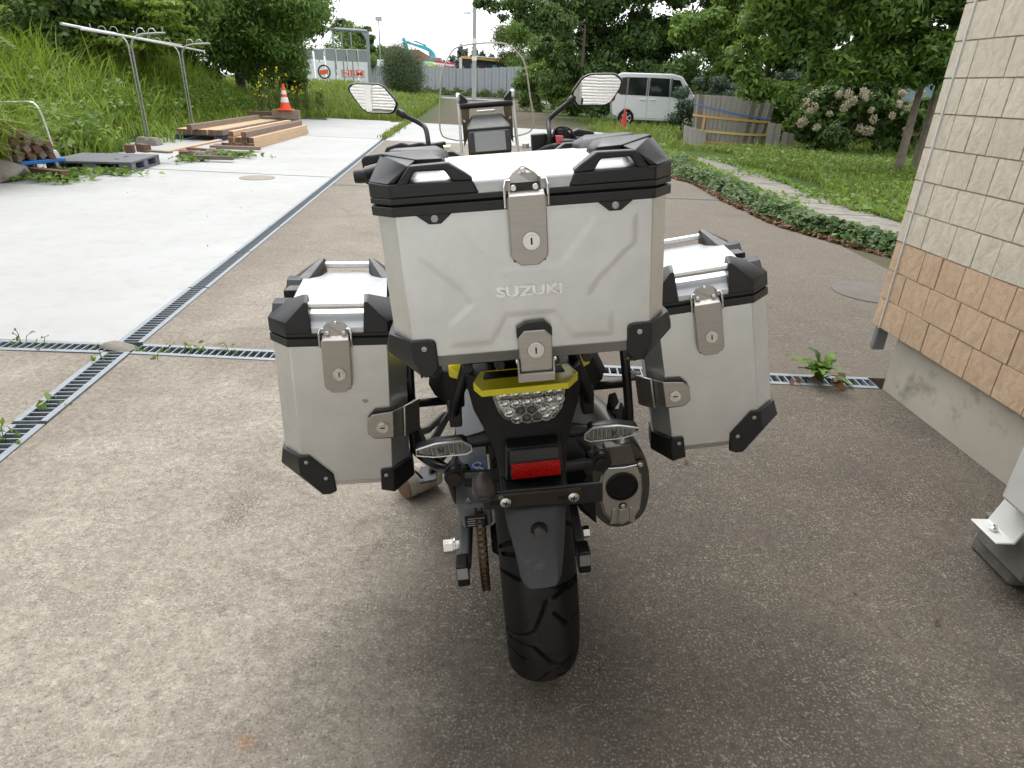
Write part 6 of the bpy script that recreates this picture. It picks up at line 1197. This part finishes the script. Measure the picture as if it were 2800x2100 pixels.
# ------------------------------------------------------------------ left yard clutter
M['stainless'] = mat('stainless_tube', (.42, .42, .40), .26, .9, var=.05); M['pole_alu'] = mat('drying_pole', (.66, .67, .68), .35, .6, var=.05)
def wood(name, a, b, c):
    t = NT(name); oi = t.n('ShaderNodeObjectInfo'); v = t.co('Object', (14, 1.2, 14)); ad = t.n('ShaderNodeVectorMath', operation='ADD'); t.l(v, ad.inputs[0]); cm = t.n('ShaderNodeCombineXYZ'); t.l(t.math('MULTIPLY', oi.outputs['Random'], 40.0), cm.inputs[1]); t.l(cm.outputs[0], ad.inputs[1])
    n_ = t.noise(ad.outputs[0], 3, 5, .65, 1.2); col = t.ramp(n_, [(.25, a), (.55, b), (.8, c)]); col = t.mix(t.math('MULTIPLY', oi.outputs['Random'], .45), col, a); t.set(Base_Color=col, Roughness=.85); t.bump(n_, .35, .004); return t.m
M['timber'] = wood('pale_timber', (.46, .30, .18), (.66, .48, .31), (.72, .56, .39)); M['timber_grey'] = wood('weathered_timber', (.16, .115, .085), (.27, .21, .165), (.34, .28, .23)); M['timber_red'] = wood('brown_timber', (.10, .055, .038), (.19, .105, .07), (.26, .16, .115)); M['plank'] = wood('silver_plank', (.20, .18, .16), (.31, .285, .26), (.40, .37, .335)); M['plank_dark'] = wood('brown_grey_plank', (.10, .085, .07), (.17, .145, .12), (.24, .21, .175))
# drying stands: twin stainless tubes curving out into a T, stuck in a stone foot
def stand(x, y, label, lean, h=1.90):
    s = empty('drying_stand', (x, y, 0), (0, 0, R(6)), label=label, cat='drying stand', group='laundry drying stands')
    for d in (-1, 1):
        pts = bez([(d * .026, 0, .05), (d * .026, 0, 1.0), (d * .028, 0, h - .35), (d * .05, 0, h - .12), (d * .17, 0, h - .01), (d * .40, 0, h + .03), (d * .66, 0, h + .05)], 5)
        MB().tube(pts, .018, 10).build('tube', M['stainless'], s)
        for k in range(2): MB().tube(bez([(d * (.16 + .20 * k), 0, h + .03), (d * (.19 + .2 * k), 0, h + .10), (d * (.26 + .2 * k), 0, h + .11), (d * (.31 + .2 * k), 0, h + .05)], 4), .009, 6).build('hook', M['stainless'], s)
        MB().tube([(d * .62, 0, h + .05), (d * .63, 0, h + .15)], .008, 6).build('end_pin', M['stainless'], s)
    MB().hull([(-.22, -.16, 0), (.22, -.16, 0), (.22, .16, 0), (-.22, .16, 0), (-.16, -.12, .15), (.17, -.12, .14), (.17, .12, .13), (-.16, .12, .15)]).build('stone_foot', M['stone'], s, bevel=.02)
    return s
stand(-7.28, 13.15, 'nearer steel drying stand on a stone foot behind the plastic pallet', 0); stand(-7.53, 15.55, 'farther steel drying stand rising from the timber beams', 0, 1.85)
for i, (a, b_) in enumerate([(at(132, 51, 10.3), at(441, 111, 17.3)), (at(175, 62, 10.6), at(392, 98, 16.6))]):
    MB().tube([tuple(a), tuple(b_)], .020, 10).build('laundry_pole', M['pole_alu'], label=['long laundry pole laid across both drying stands', 'shorter laundry pole behind the long one on the stands'][i], cat='pole', group='laundry poles')
# grey plastic pallet with yellow print
M['pallet'] = mat('grey_pallet_plastic', (.115, .12, .135), .6, var=.15, vs=6, dirt=((.2, .19, .18), 6, .6)); M['print_y'] = mat('yellow_print', (.55, .50, .08), .6)
pa = empty('plastic_pallet', (-5.44, 9.27, 0), (0, 0, R(99)), label='dark grey plastic pallet with yellow print lying on the slab', cat='pallet')
Wp, Dp = 1.10, 1.10    # local x goes back along the side, local y goes left
MB().box(0, Wp, 0, Dp, .115, .145).build('deck', M['pallet'], pa, bevel=.006)
for x0, x1 in ((0, .17), (.465, .635), (.93, 1.10)):
    for y0, y1 in ((0, .17), (.465, .635), (.93, 1.10)): MB().box(x0 + .002, x1 - .002, y0 + .002, y1 - .002, .03, .1148).build('block', M['pallet'], pa, bevel=.004)
for y0, y1 in ((0, .17), (.465, .635), (.93, 1.10)): MB().box(0, Wp, y0, y1, .004, .0298).build('runner', M['pallet'], pa, bevel=.004)
for x0, x1 in ((.30, .38), (.62, .72)): MB().box(x0, x1, .28, .34, .1452, .1465).build('deck_slot', M['void'], pa)
for z, w_ in ((.088, .075), (.052, .045)):
    for k in range(int(w_ / .011)): MB().box(-.0030, -.0010, .05 + k * .011, .058 + k * .011, z - .007, z + .007).build('print_mark', M['print_y'], pa)
for k in range(3): MB().box(.05 + k * .012, .059 + k * .012, -.003, -.001, .085, .098).build('print_mark', M['print_y'], pa)
# blue hand cart
M['cart_blue'] = mat('blue_cart_deck', (.02, .17, .55), .5, var=.08)
ct = empty('hand_cart', (-6.42, 8.75, 0), (0, 0, R(74)), label='blue-decked hand cart with a bent steel handle, loaded with wood', cat='hand cart')
MB().box(-.42, .45, -.02, .55, .135, .185).build('deck', M['cart_blue'], ct, bevel=.012)
MB().tube(bez([(.33, .03, .16), (.33, .03, .40), (.30, .03, .70), (.27, .04, .83), (.24, .10, .88), (.20, .30, .87), (.18, .50, .86), (.17, .55, .80), (.20, .56, .16)], 4), .016, 10).build('handle', M['rail_alu'], ct)
MB().hull([(.28, -.01, .18), (.40, -.01, .18), (.30, -.01, .29), (.36, -.01, .29), (.28, .05, .18), (.40, .05, .18), (.33, .05, .28)]).build('handle_bracket', M['rail_alu'], ct, bevel=.01)
for x in (-.33, .34):
    for yv in (.04, .48):
        w_ = MB().lathe([(.052, -.014), (.056, -.008), (.056, .008), (.052, .014)], 18, 'y').build('wheel', M['grey_plastic'], ct); w_.location = (x, yv, .056)
        MB().hull([(x - .03, yv - .024, .134), (x + .03, yv - .024, .134), (x - .012, yv - .024, .05), (x + .012, yv - .024, .05), (x - .03, yv + .024, .134), (x + .03, yv + .024, .134), (x - .012, yv + .024, .05), (x + .012, yv + .024, .05)]).build('caster_fork', M['rail_alu'], ct, bevel=.004)
# offcuts heaped on the cart and around it
rw_ = random.Random(17)
def offcut(x, y, z, L_, s, rz, lab, m, grp='wood offcuts', rx=0, ry=0, h=None):
    h = h or s; o = MB().box(-s / 2, s / 2, -L_ / 2, L_ / 2, -h / 2, h / 2).build('wood_offcut', M[m], bevel=.004, label=lab, cat='wood', group=grp); o.location = (x, y, z); o.rotation_euler = (rx, ry, rz); return o
cm_ = ct.matrix_world if False else (Matrix.Translation((-6.42, 8.75, 0)) @ Matrix.Rotation(R(74), 4, 'Z'))
for lvl, (nn, z) in enumerate(((7, .235), (6, .325), (5, .415), (3, .505))):
    for k in range(nn):
        p = cm_ @ Vector((-.33 + (k + lvl * .5) * .10, .18 + rw_.uniform(-.04, .04) + lvl * .015, z)); s_ = rw_.uniform(.075, .095)
        offcut(p.x, p.y, p.z, rw_.uniform(.34, .46), s_, R(74) + rw_.uniform(-.3, .3), 'wood offcut on the blue cart, %s row, %s from the left end' % (['bottom', 'second', 'third', 'top'][lvl], ['first', 'second', 'third', 'fourth', 'fifth', 'sixth', 'seventh'][k]), rw_.choice(['timber_red', 'timber_grey', 'timber_red']), 'offcuts on the hand cart', rw_.uniform(-.15, .15), rw_.uniform(-.6, .6))
offcut(-6.10, 8.52, .06, .62, .12, R(72), 'brown wood block lying on the slab under the hand cart', 'timber_red', h=.11)
offcut(-6.10, 10.45, .20, .16, .12, R(20), 'reddish wood cube standing on the back of the pallet', 'timber_red'); offcut(-5.98, 10.62, .20, .22, .12, R(60), 'wood block beside the cube on the pallet', 'timber_red')
offcut(-5.75, 10.55, .165, .55, .10, R(75), 'flat board lying on the pallet edge', 'timber_grey', h=.03); offcut(-5.52, 11.0, .07, .20, .14, R(10), 'orange-brown wood cube beside the pallet corner', 'timber_red')
for i, (u, v, Y, L_, s_, rz, h, m) in enumerate([(505, 282, 12.6, 1.5, .12, R(18), .05, 'timber_grey'), (500, 292, 12.2, 1.1, .10, R(70), .04, 'timber_red'), (560, 298, 12.6, .9, .11, R(95), .06, 'timber_grey'), (470, 308, 11.6, .8, .10, R(40), .05, 'timber_red'), (485, 322, 11.4, .75, .09, R(115), .05, 'plank_dark'), (510, 340, 10.9, .62, .09, R(97), .06, 'plank_dark'), (540, 305, 12.0, .8, .1, R(80), .05, 'timber_red'), (430, 300, 12.4, 1.6, .14, R(-35), .03, 'timber')]):
    p = at(u * 2212 / 2458 * .9 if False else u * .9, v * .9 + 18, Y); p.z = 0.0
    offcut(p.x, Y, h / 2 + .012 * (i % 3) + .01, L_, s_, rz, ['long grey board at the foot of the nearer drying stand', 'brown board crossing the grey board', 'grey board nearest the timber beams', 'short brown board beside the stone foot', 'dark board pointing at the slab', 'dark board lying nearest the pallet', 'brown board among the scraps', 'pale plank slanting up behind the stone foot'][i], m, 'scrap boards by the drying stands', ry=0, h=h, rx=R(8) if i == 7 else 0)
bo = MB().hull([(rw_.gauss(0, .2), rw_.gauss(0, .2), abs(rw_.gauss(.12, .10))) for _ in range(40)] + [(-.3, -.25, 0), (.28, -.22, 0), (.3, .2, 0), (-.28, .24, 0), (-.1, 0, .34), (.12, -.05, .30)]).build('boulder', M['stone'], bevel=.03, smooth=60, label='pale grey boulder at the left edge by the cart', cat='boulder'); bo.location = (-6.62, 8.12, 0)
# timber beams: front stack of three rows, rear stack on a blue-grey base
def beam(x, y, z, L_, lab, rz=R(3.8), s=.103, m='timber', grp='timber beams'):
    b_ = empty('timber_beam', (x, y, z), (0, 0, rz), label=lab, cat='beam', group=grp); MB().box(-s / 2, s / 2, 0, L_, 0, s).build('shaft', M[m], b_, bevel=.003)
    MB().box(-s / 2 + .004, s / 2 - .004, -.0014, -.0002, .004, s - .004).build('end_face', M['timber_red'], b_); return b_
for k in range(6): beam(-5.22 - k * .110, 13.06 + .02 * (k % 2), .001, 4.35, 'bottom beam %s of the front timber stack' % ['nearest the slab edge', 'second from the slab edge', 'third from the slab edge', 'fourth from the slab edge', 'fifth from the slab edge', 'farthest from the slab edge'][k])
for k in range(4): beam(-5.24 - k * .125, 13.05 + .05 * ((k + 1) % 2), .106, 4.3, 'middle-layer beam %s of the front timber stack' % ['nearest the slab edge', 'second from the slab edge', 'third from the slab edge', 'farthest from the slab edge'][k], m='timber' if k != 1 else 'timber_grey')
beam(-5.33, 13.0, .211, 4.3, 'single weathered beam lying on top of the front stack', m='timber_grey'); beam(-5.62, 13.1, .211, 4.2, 'shifted pale top beam of the front stack')
M['base_blue'] = mat('blue_skid', (.03, .07, .16), .6)
sk_ = empty('skid', (-6.45, 14.5, 0), (0, 0, R(3.8)), label='dark blue skid under the rear timber stack', cat='skid')
for xx in (-1.0, -.1): MB().box(xx - .07, xx + .07, .05, 3.6, 0, .09).build('runner', M['base_blue'], sk_, bevel=.006)
for yy in (.1, 1.8, 3.5): MB().box(-1.1, .05, yy - .06, yy + .06, .0905, .115).build('cross_bar', M['base_blue'], sk_, bevel=.004)
for k in range(9): beam(-6.42 - k * .113, 14.45 + .03 * (k % 3), .118, 4.4, 'beam of the rear timber stack, %s from the slab side' % ['first', 'second', 'third', 'fourth', 'fifth', 'sixth', 'seventh', 'eighth', 'ninth'][k], grp='rear timber beams', m='timber' if k else 'timber_grey')
beam(-6.95, 14.2, .222, 4.6, 'weathered beam lying alone on the rear stack', m='timber_grey', grp='rear timber beams')
# blocks and cone behind
for i, (u, v, Y, L_) in enumerate([(700, 302, 19.6, .6), (735, 312, 19.2, .6), (712, 318, 18.8, .6)]): p = at(u * .9 - 65, v * .9 - 18, Y); offcut(p.x, Y, .12 + .12 * (2 - i) * .9, .75, .22, R(88), ['topmost brown block behind the beams', 'grey block under the topmost one behind the beams', 'lowest block behind the beams'][i], ['timber_red', 'timber_grey', 'timber_grey'][i], 'blocks behind the beams', h=.10)
def cone(loc, h, r, label, stripes, body='cone_red', base=True):
    c = empty('traffic_cone', loc, label=label, cat='traffic cone', group='traffic cones'); MB().lathe([(r, .03), (r * .55, h * .5), (r * .22, h - .03), (r * .20, h), (.0001, h + .004)], 20).build('body', M[body], c)
    if base: MB().prism([(-r * 1.35, -r * 1.35), (r * 1.35, -r * 1.35), (r * 1.35, r * 1.35), (-r * 1.35, r * 1.35)], 0, .03, 'z').build('base', M[body], c, bevel=.01)
    for (a_, b_) in stripes: f = lambda z: np.interp(z, [.03, h * .5, h - .03], [r, r * .55, r * .22]) + .004; MB().lathe([(f(a_), a_), (f(b_), b_)], 20, caps=False).build('reflective_band', M['band'], c)
    return c
M['cone_red'] = mat('cone_orange', (.80, .075, .02), .5, var=.08); M['cone_dull'] = mat('cone_dull_red', (.55, .045, .03), .6, var=.12); M['band'] = mat('reflective_band', (.68, .68, .66), .4)
cp_ = at(617, 238, 19.0); cone((cp_.x, 19.0, cp_.z), .66, .145, 'orange traffic cone with white bands standing on wood blocks', [(.20, .33), (.40, .50)])
for k in range(4): offcut(cp_.x + (k % 2) * .22 - .11, 19.0 + (k // 2) * .02, .12 + (k // 2) * .24, .5, .2, R(80 + 5 * k), ['block under the cone, lower row left', 'block under the cone, lower row right', 'block under the cone, upper row left', 'block under the cone, upper row right'][k], 'timber_grey', 'blocks under the cone', h=min(.22, (cp_.z - .02) / 2))
rc_ = at(1347, 272, 24.5); cone((rc_.x, 24.5, .02), .68, .15, 'dull red traffic cone by the rear wheel of the white van', [], 'cone_dull')
# ------------------------------------------------------------------ right yard: van, tub, path
M['van_white'] = mat('white_car_paint', (.74, .75, .76), .3, var=.02, coat=.6); M['car_glass'] = mat('dark_car_glass', (.012, .016, .018), .06, var=.1, coat=.5); M['trim'] = mat('grey_seam', (.16, .16, .17), .6); M['tail_red'] = mat('tail_lamp_red', (.42, .02, .02), .25)
van = empty('van', (3.45, 27.2, 0), (0, 0, R(-4)), label='small white boxy van parked half behind the conifer', cat='van')
prof = [(.06, .38), (.02, .75), (.05, 1.05), (.16, 1.68), (.28, 1.765), (2.1, 1.775), (2.45, 1.70), (2.95, 1.12), (3.32, 1.0), (3.39, .8), (3.39, .32), (2.98, .25), (2.93, .42), (2.78, .56), (2.58, .56), (2.43, .42), (2.40, .22), (.86, .22), (.83, .42), (.68, .56), (.48, .56), (.33, .42), (.28, .28)]
MB().prism(prof, 0, 1.47, 'y').build('body', M['van_white'], van, bevel=.045, seg=3)
for nm, q_ in (('rear_quarter_window', [(.20, 1.10), (.26, 1.60), (.50, 1.62), (.50, 1.05), (.32, 1.05)]), ('side_window', [(.56, 1.05), (.56, 1.62), (1.22, 1.63), (1.22, 1.04)]), ('side_window', [(1.32, 1.04), (1.32, 1.63), (2.02, 1.62), (2.06, 1.03)]), ('front_window', [(2.12, 1.03), (2.12, 1.60), (2.38, 1.58), (2.72, 1.06)])): MB().prism(q_, -.012, .004, 'y').build(nm, M['car_glass'], van, bevel=.004)
for x in (.53, 1.27, 2.09): MB().box(x - .035, x + .035, -.009, .003, 1.04, 1.63).build('pillar_trim', M['trim'], van)
for x in (.50, 1.30, 2.1): MB().box(x - .004, x + .004, -.0045, .002, .30, 1.03).build('door_seam', M['trim'], van)
MB().box(.5, 2.1, -.0045, .002, .295, .305).build('sill_seam', M['trim'], van)
for x in (1.12, 1.48): MB().hull([(x - .10, -.035, .90), (x + .10, -.035, .90), (x - .10, -.035, .93), (x + .10, -.035, .93), (x - .09, .002, .89), (x + .09, .002, .89), (x - .09, .002, .94), (x + .09, .002, .94)]).build('door_handle', M['van_white'], van, bevel=.008)
for x in (.58, 2.68):
    wh = empty('wheel', (x, .06, .285), (0, 0, 0), van); MB().lathe([(.20, -.075), (.27, -.08), (.285, -.05), (.285, .08), (.2, .08)], 28, 'y').build('tyre', M['rubber'], wh)
    MB().lathe([(.19, -.078), (.19, -.085), (.16, -.06), (.05, -.07), (.0001, -.075)], 24, 'y', caps=False).build('rim', M['rail_alu'], wh)
    for k in range(6): a = k * math.pi / 3; MB().box(-.018, .018, -.09, -.078, .03, .18, Matrix.Rotation(a, 4, 'Y')).build('spoke', M['rail_alu'], wh)
MB().hull([(.0, -.006, .80), (.12, -.006, .86), (.06, -.006, 1.10), (.14, -.006, 1.12), (0.0, .1, .80), (.04, .1, 1.1)]).build('tail_lamp', M['tail_red'], van, bevel=.006); MB().box(.02, .33, -.02, 1.49, .30, .62).build('bumper', M['van_white'], van, bevel=.03) if False else None
MB().box(.04, .12, .25, 1.22, 1.15, 1.62).build('rear_window', M['car_glass'], van, bevel=.01)
van.scale = (1.06, 1.06, 1.08)
# big wooden tub tilted slightly, with straps
tb_ = empty('wooden_tub', (5.70, 19.0, .0), (0, R(1.5), R(-6)), label='big weathered wooden tub with orange and blue straps', cat='tub')
nst = 50; Rt0, Rt1, Ht = .93, 1.05, 1.24
stv = MB().hull([(-.053, -.014, 0), (.053, -.014, 0), (-.053, .014, 0), (.053, .014, 0), (-.062, -.014 - 0, Ht), (.062, -.014, Ht), (-.062, .014, Ht), (.062, .014, Ht)]).build('ts', M['plank']).data; bpy.data.objects.remove(bpy.data.objects['ts']); stv.materials.clear()
stv2 = stv.copy(); stv.materials.append(M['plank']); stv2.materials.append(M['plank_dark']); tl_ = math.atan((Rt1 - Rt0) / Ht)
for k in range(nst):
    a = 2 * math.pi * k / nst; o = link_mesh('stave', stv if rw_.random() < .7 else stv2, None, tb_); o.location = (Rt0 * math.cos(a), Rt0 * math.sin(a), 0); o.rotation_euler = (Matrix.Rotation(a + math.pi / 2, 4, 'Z') @ Matrix.Rotation(tl_, 4, 'X')).to_euler(); o.scale = (1, 1, rw_.uniform(.985, 1.012))
M['strap_o'] = mat('orange_strap', (.50, .27, .07), .6, var=.12); M['strap_y'] = mat('yellow_strap', (.52, .42, .14), .6, var=.1); M['strap_b'] = mat('blue_rope', (.05, .17, .42), .6)
def hoop(z0, amp, r, m, nm, ph=0):
    pts = []
    for k in range(61): a = 2 * math.pi * k / 60; z = z0 + amp * math.cos(a + ph); rr_ = Rt0 + (Rt1 - Rt0) * z / Ht + .024; pts.append((rr_ * math.cos(a), rr_ * math.sin(a), z))
    rings = []
    for x, y, z in pts: q_ = Vector((x, y, 0)).normalized() * .006; rings.append([(x, y, z - r), (x + q_.x, y + q_.y, z - r), (x + q_.x, y + q_.y, z + r), (x, y, z + r)])
    MB().loft(rings, False).build(nm, m, tb_)
hoop(.70, -.02, .026, M['strap_o'], 'orange_strap'); hoop(.36, 0, .028, M['strap_y'], 'yellow_strap'); hoop(.10, 0, .022, M['strap_o'], 'orange_strap'); hoop(.90, -.14, .015, M['strap_b'], 'blue_rope', .5)
MB().lathe([(.90, .06), (.90, .09), (.0001, .09)], 40).build('floor', M['plank_dark'], tb_)
for a in (-2.45, -.55): MB().box(-.035, .035, -.004, .004, -.3, .0, Matrix.Translation((1.04 * math.cos(a), 1.04 * math.sin(a), .70)) @ Matrix.Rotation(a + math.pi / 2, 4, 'Z')).build('strap_tail', M['strap_o'], tb_)
# boards leaning by the tub
ld = empty('leaning_boards', at(1480, 302, 18.05).xyz * Vector((1, 1, 0)) if False else (4.55, 17.95, 0.0), (R(-30), R(14), R(14)), label='grey board panel leaning at the left of the wooden tub', cat='boards')
for k in range(5): MB().box(-.34 + k * .137, -.34 + k * .137 + .13, -.012, .012, .02, .52).build('board', M['plank'], ld, bevel=.003)
for z in (.10, .38): MB().box(-.36, .36, .0125, .035, z, z + .06).build('batten', M['plank_dark'], ld)
for i, (x, y, w_, h_) in enumerate([(6.50, 17.95, .16, .66), (6.68, 17.97, .18, .64), (6.92, 18.0, .14, .44), (7.08, 18.02, .16, .42)]):
    o = MB().box(-w_ / 2, w_ / 2, -.015, .015, 0, h_).build('wood_board', M['plank'], bevel=.003, label=['tall grey board standing at the right of the tub', 'second tall board standing at the right of the tub', 'short board right of the tall boards', 'lowest upright board by the hydrangea'][i], cat='board', group='boards standing by the tub'); o.location = (x, y, 0); o.rotation_euler = (R(-6), 0, R(-5))
offcut(7.4, 18.1, .06, 1.2, .12, R(88), 'dark timber lying under the hydrangea', 'plank_dark'); offcut(7.2, 18.3, .30, 1.0, .10, R(92), 'dark timber propped between tub and hydrangea', 'plank_dark')
offcut(5.25, 18.25, 1.235, .34, .16, R(90), 'small brown block lying on the tub rim', 'timber_red', h=.05)
o = MB().hull([(-.28, 0, 0), (.22, 0, 0), (.34, 0, .42), (.12, 0, .34), (-.28, .02, 0), (.22, .02, 0), (.34, .02, .42), (.12, .02, .34)]).build('board_piece', M['plank_dark'], bevel=.004, label='dark slanting board sticking out of the tub', cat='board'); o.location = (6.28, 19.2, 1.12)
# stepping path of stone slabs
pth = empty('stone_path', (0, 0, 0), label='path of flat stone slabs behind the ivy border', cat='path'); py_ = 5.6; k = 0
while py_ < 14.4:
    L_ = rw_.uniform(.8, 1.15); xa = np.interp(py_, [5.6, 7, 9, 11.5, 14.4], [3.90, 3.42, 3.35, 3.40, 3.40]); w_ = np.interp(py_, [5.6, 7, 9, 11.5, 14.4], [1.0, 1.0, .85, .8, .6])
    MB().hull([(xa + rw_.uniform(-.04, .04), py_, 0), (xa + w_, py_ + rw_.uniform(-.04, .04), 0), (xa + w_ + rw_.uniform(-.04, .04), py_ + L_ - .04, 0), (xa, py_ + L_ - .04, 0), (xa + .01, py_ + .01, .05), (xa + w_ - .01, py_ + .01, .05), (xa + w_ - .01, py_ + L_ - .05, .05), (xa + .01, py_ + L_ - .05, .05)]).build('slab', M['stone'], pth, bevel=.008); py_ += L_; k += 1
# ------------------------------------------------------------------ weeds in the drains and small plants
def weed(x, y, n, L_, seed, label, m='lf_vine', asp=.5, up=.6, spread=.042):
    w_ = empty('weed', (x, y, -.02), label=label, cat='weed', group='weeds in the drain'); r = np.random.default_rng(seed); P = np.stack([r.normal(0, spread, n), r.normal(0, spread * .45, n), .02 + np.abs(r.normal(.03, .035, n)) * up], 1); N = r.normal(size=(n, 3)) * .7 + [0, -.3, .9]
    link_mesh('leaves', leaf_mesh('leaves', P, N, L_, asp, seed, 0, .1), M[m], w_); b = MB()
    for k in range(0, n, 3): b.tube([(0, 0, -.03), tuple(P[k] * [.5, .5, .8]), tuple(P[k])], .0016, 4)
    b.build('stems', M['lf_mid'], w_); return w_
for i, (x, y, n, L_) in enumerate([(-2.02, 2.86, 10, .03), (-1.96, 2.37, 11, .032), (-1.94, 2.08, 13, .034), (-2.55, 3.04, 10, .03), (-2.44, 3.03, 6, .025), (-1.80, 3.02, 8, .03), (-1.66, 3.03, 14, .034), (-1.46, 3.02, 8, .03), (-1.78, 2.90, 6, .03)]):
    weed(x, y, n, L_, 200 + i, ['seedling tuft in the grate just below the drain crossing', 'small weed in the middle of the front left grate', 'leafy weed at the overlap of the front left grates', 'weed in the grate left of the crossing', 'tiny weed beside the left grate weed', 'weed nearest the crossing in the right-hand grate', 'largest weed in the grate left of the pannier', 'weed closest to the left pannier in the grate', 'sprig lying on the concrete below the grate'][i])
bw = empty('dandelion', (1.55, 2.95, 0), label='tall jagged-leaved weed growing from the grate near the house', cat='weed'); b = MB(); rz_ = random.Random(6)
for k in range(26):
    a = rz_.uniform(0, 6.28); L_ = rz_.uniform(.11, .21); e = rz_.uniform(.35, 1.2); q = bez([(0, 0, 0), (math.cos(a) * L_ * .4 * math.cos(e), math.sin(a) * L_ * .4 * math.cos(e), L_ * .62 * math.sin(e) + .02), (math.cos(a) * L_ * math.cos(e) * 1.05, math.sin(a) * L_ * math.cos(e) * 1.05, L_ * .78 * math.sin(e) - .01 + .02)], 5); s_ = Vector((-math.sin(a), math.cos(a), 0)); rings = []
    for i, p in enumerate(q): w_ = .021 * math.sin(math.pi * min(1, (i + .7) / len(q))) * (1.25 if i % 2 else .7); rings.append([tuple(p - s_ * w_), tuple(p + Vector((0, 0, -.004))), tuple(p + s_ * w_)])
    b.loft(rings, False, False)
b.build('leaves', M['lf_vine'], bw)
P = np.stack([np.random.default_rng(8).normal(0, .09, 16), np.random.default_rng(9).normal(-.03, .03, 16), np.full(16, .012)], 1); link_mesh('dead_leaves', leaf_mesh('dead_leaves', P, np.random.default_rng(10).normal(size=P.shape) * .5 + [0, 0, 1], .055, .6, 300, 0), M['litter'], bw)
# grass in the joint beyond and creepers at the slab edge
P = np.stack([np.interp(np.linspace(0, 1, 900), [0, 1], [-3.42, -4.06]) + np.random.default_rng(2).normal(0, .07, 900), np.interp(np.linspace(0, 1, 900), [0, 1], [16.9, 24.4]), np.zeros(900)], 1)
blades('joint_grass', P, np.full(900, .10), M['grass2'], 210, .02, .6, label='line of grass in the joint between the far slabs', cat='grass', kind='stuff')
rq = np.random.default_rng(71)
for i, (cx_, cy_, sx_, sy_, n) in enumerate([(-5.7, 9.05, .35, .12, 150), (-6.05, 8.62, .3, .15, 140), (-5.35, 10.9, .12, .25, 110), (-5.0, 11.6, .25, .15, 140), (-5.9, 8.2, .25, .1, 90)]):
    P = np.stack([rq.normal(cx_, sx_, n), rq.normal(cy_, sy_, n), .02 + .06 * rq.random(n)], 1); link_mesh('creeper', leaf_mesh('creeper', P, rq.normal(size=P.shape) * .4 + [0, -.2, 1], .085, .7, 220 + i, 0), M['lf_vine'], None, label=['creeper spreading on the slab before the pallet', 'creeper under the hand cart', 'creeper at the right corner of the pallet', 'creeper among the scrap boards', 'creeper below the boulder'][i], cat='creeper', group='creepers on the slab')
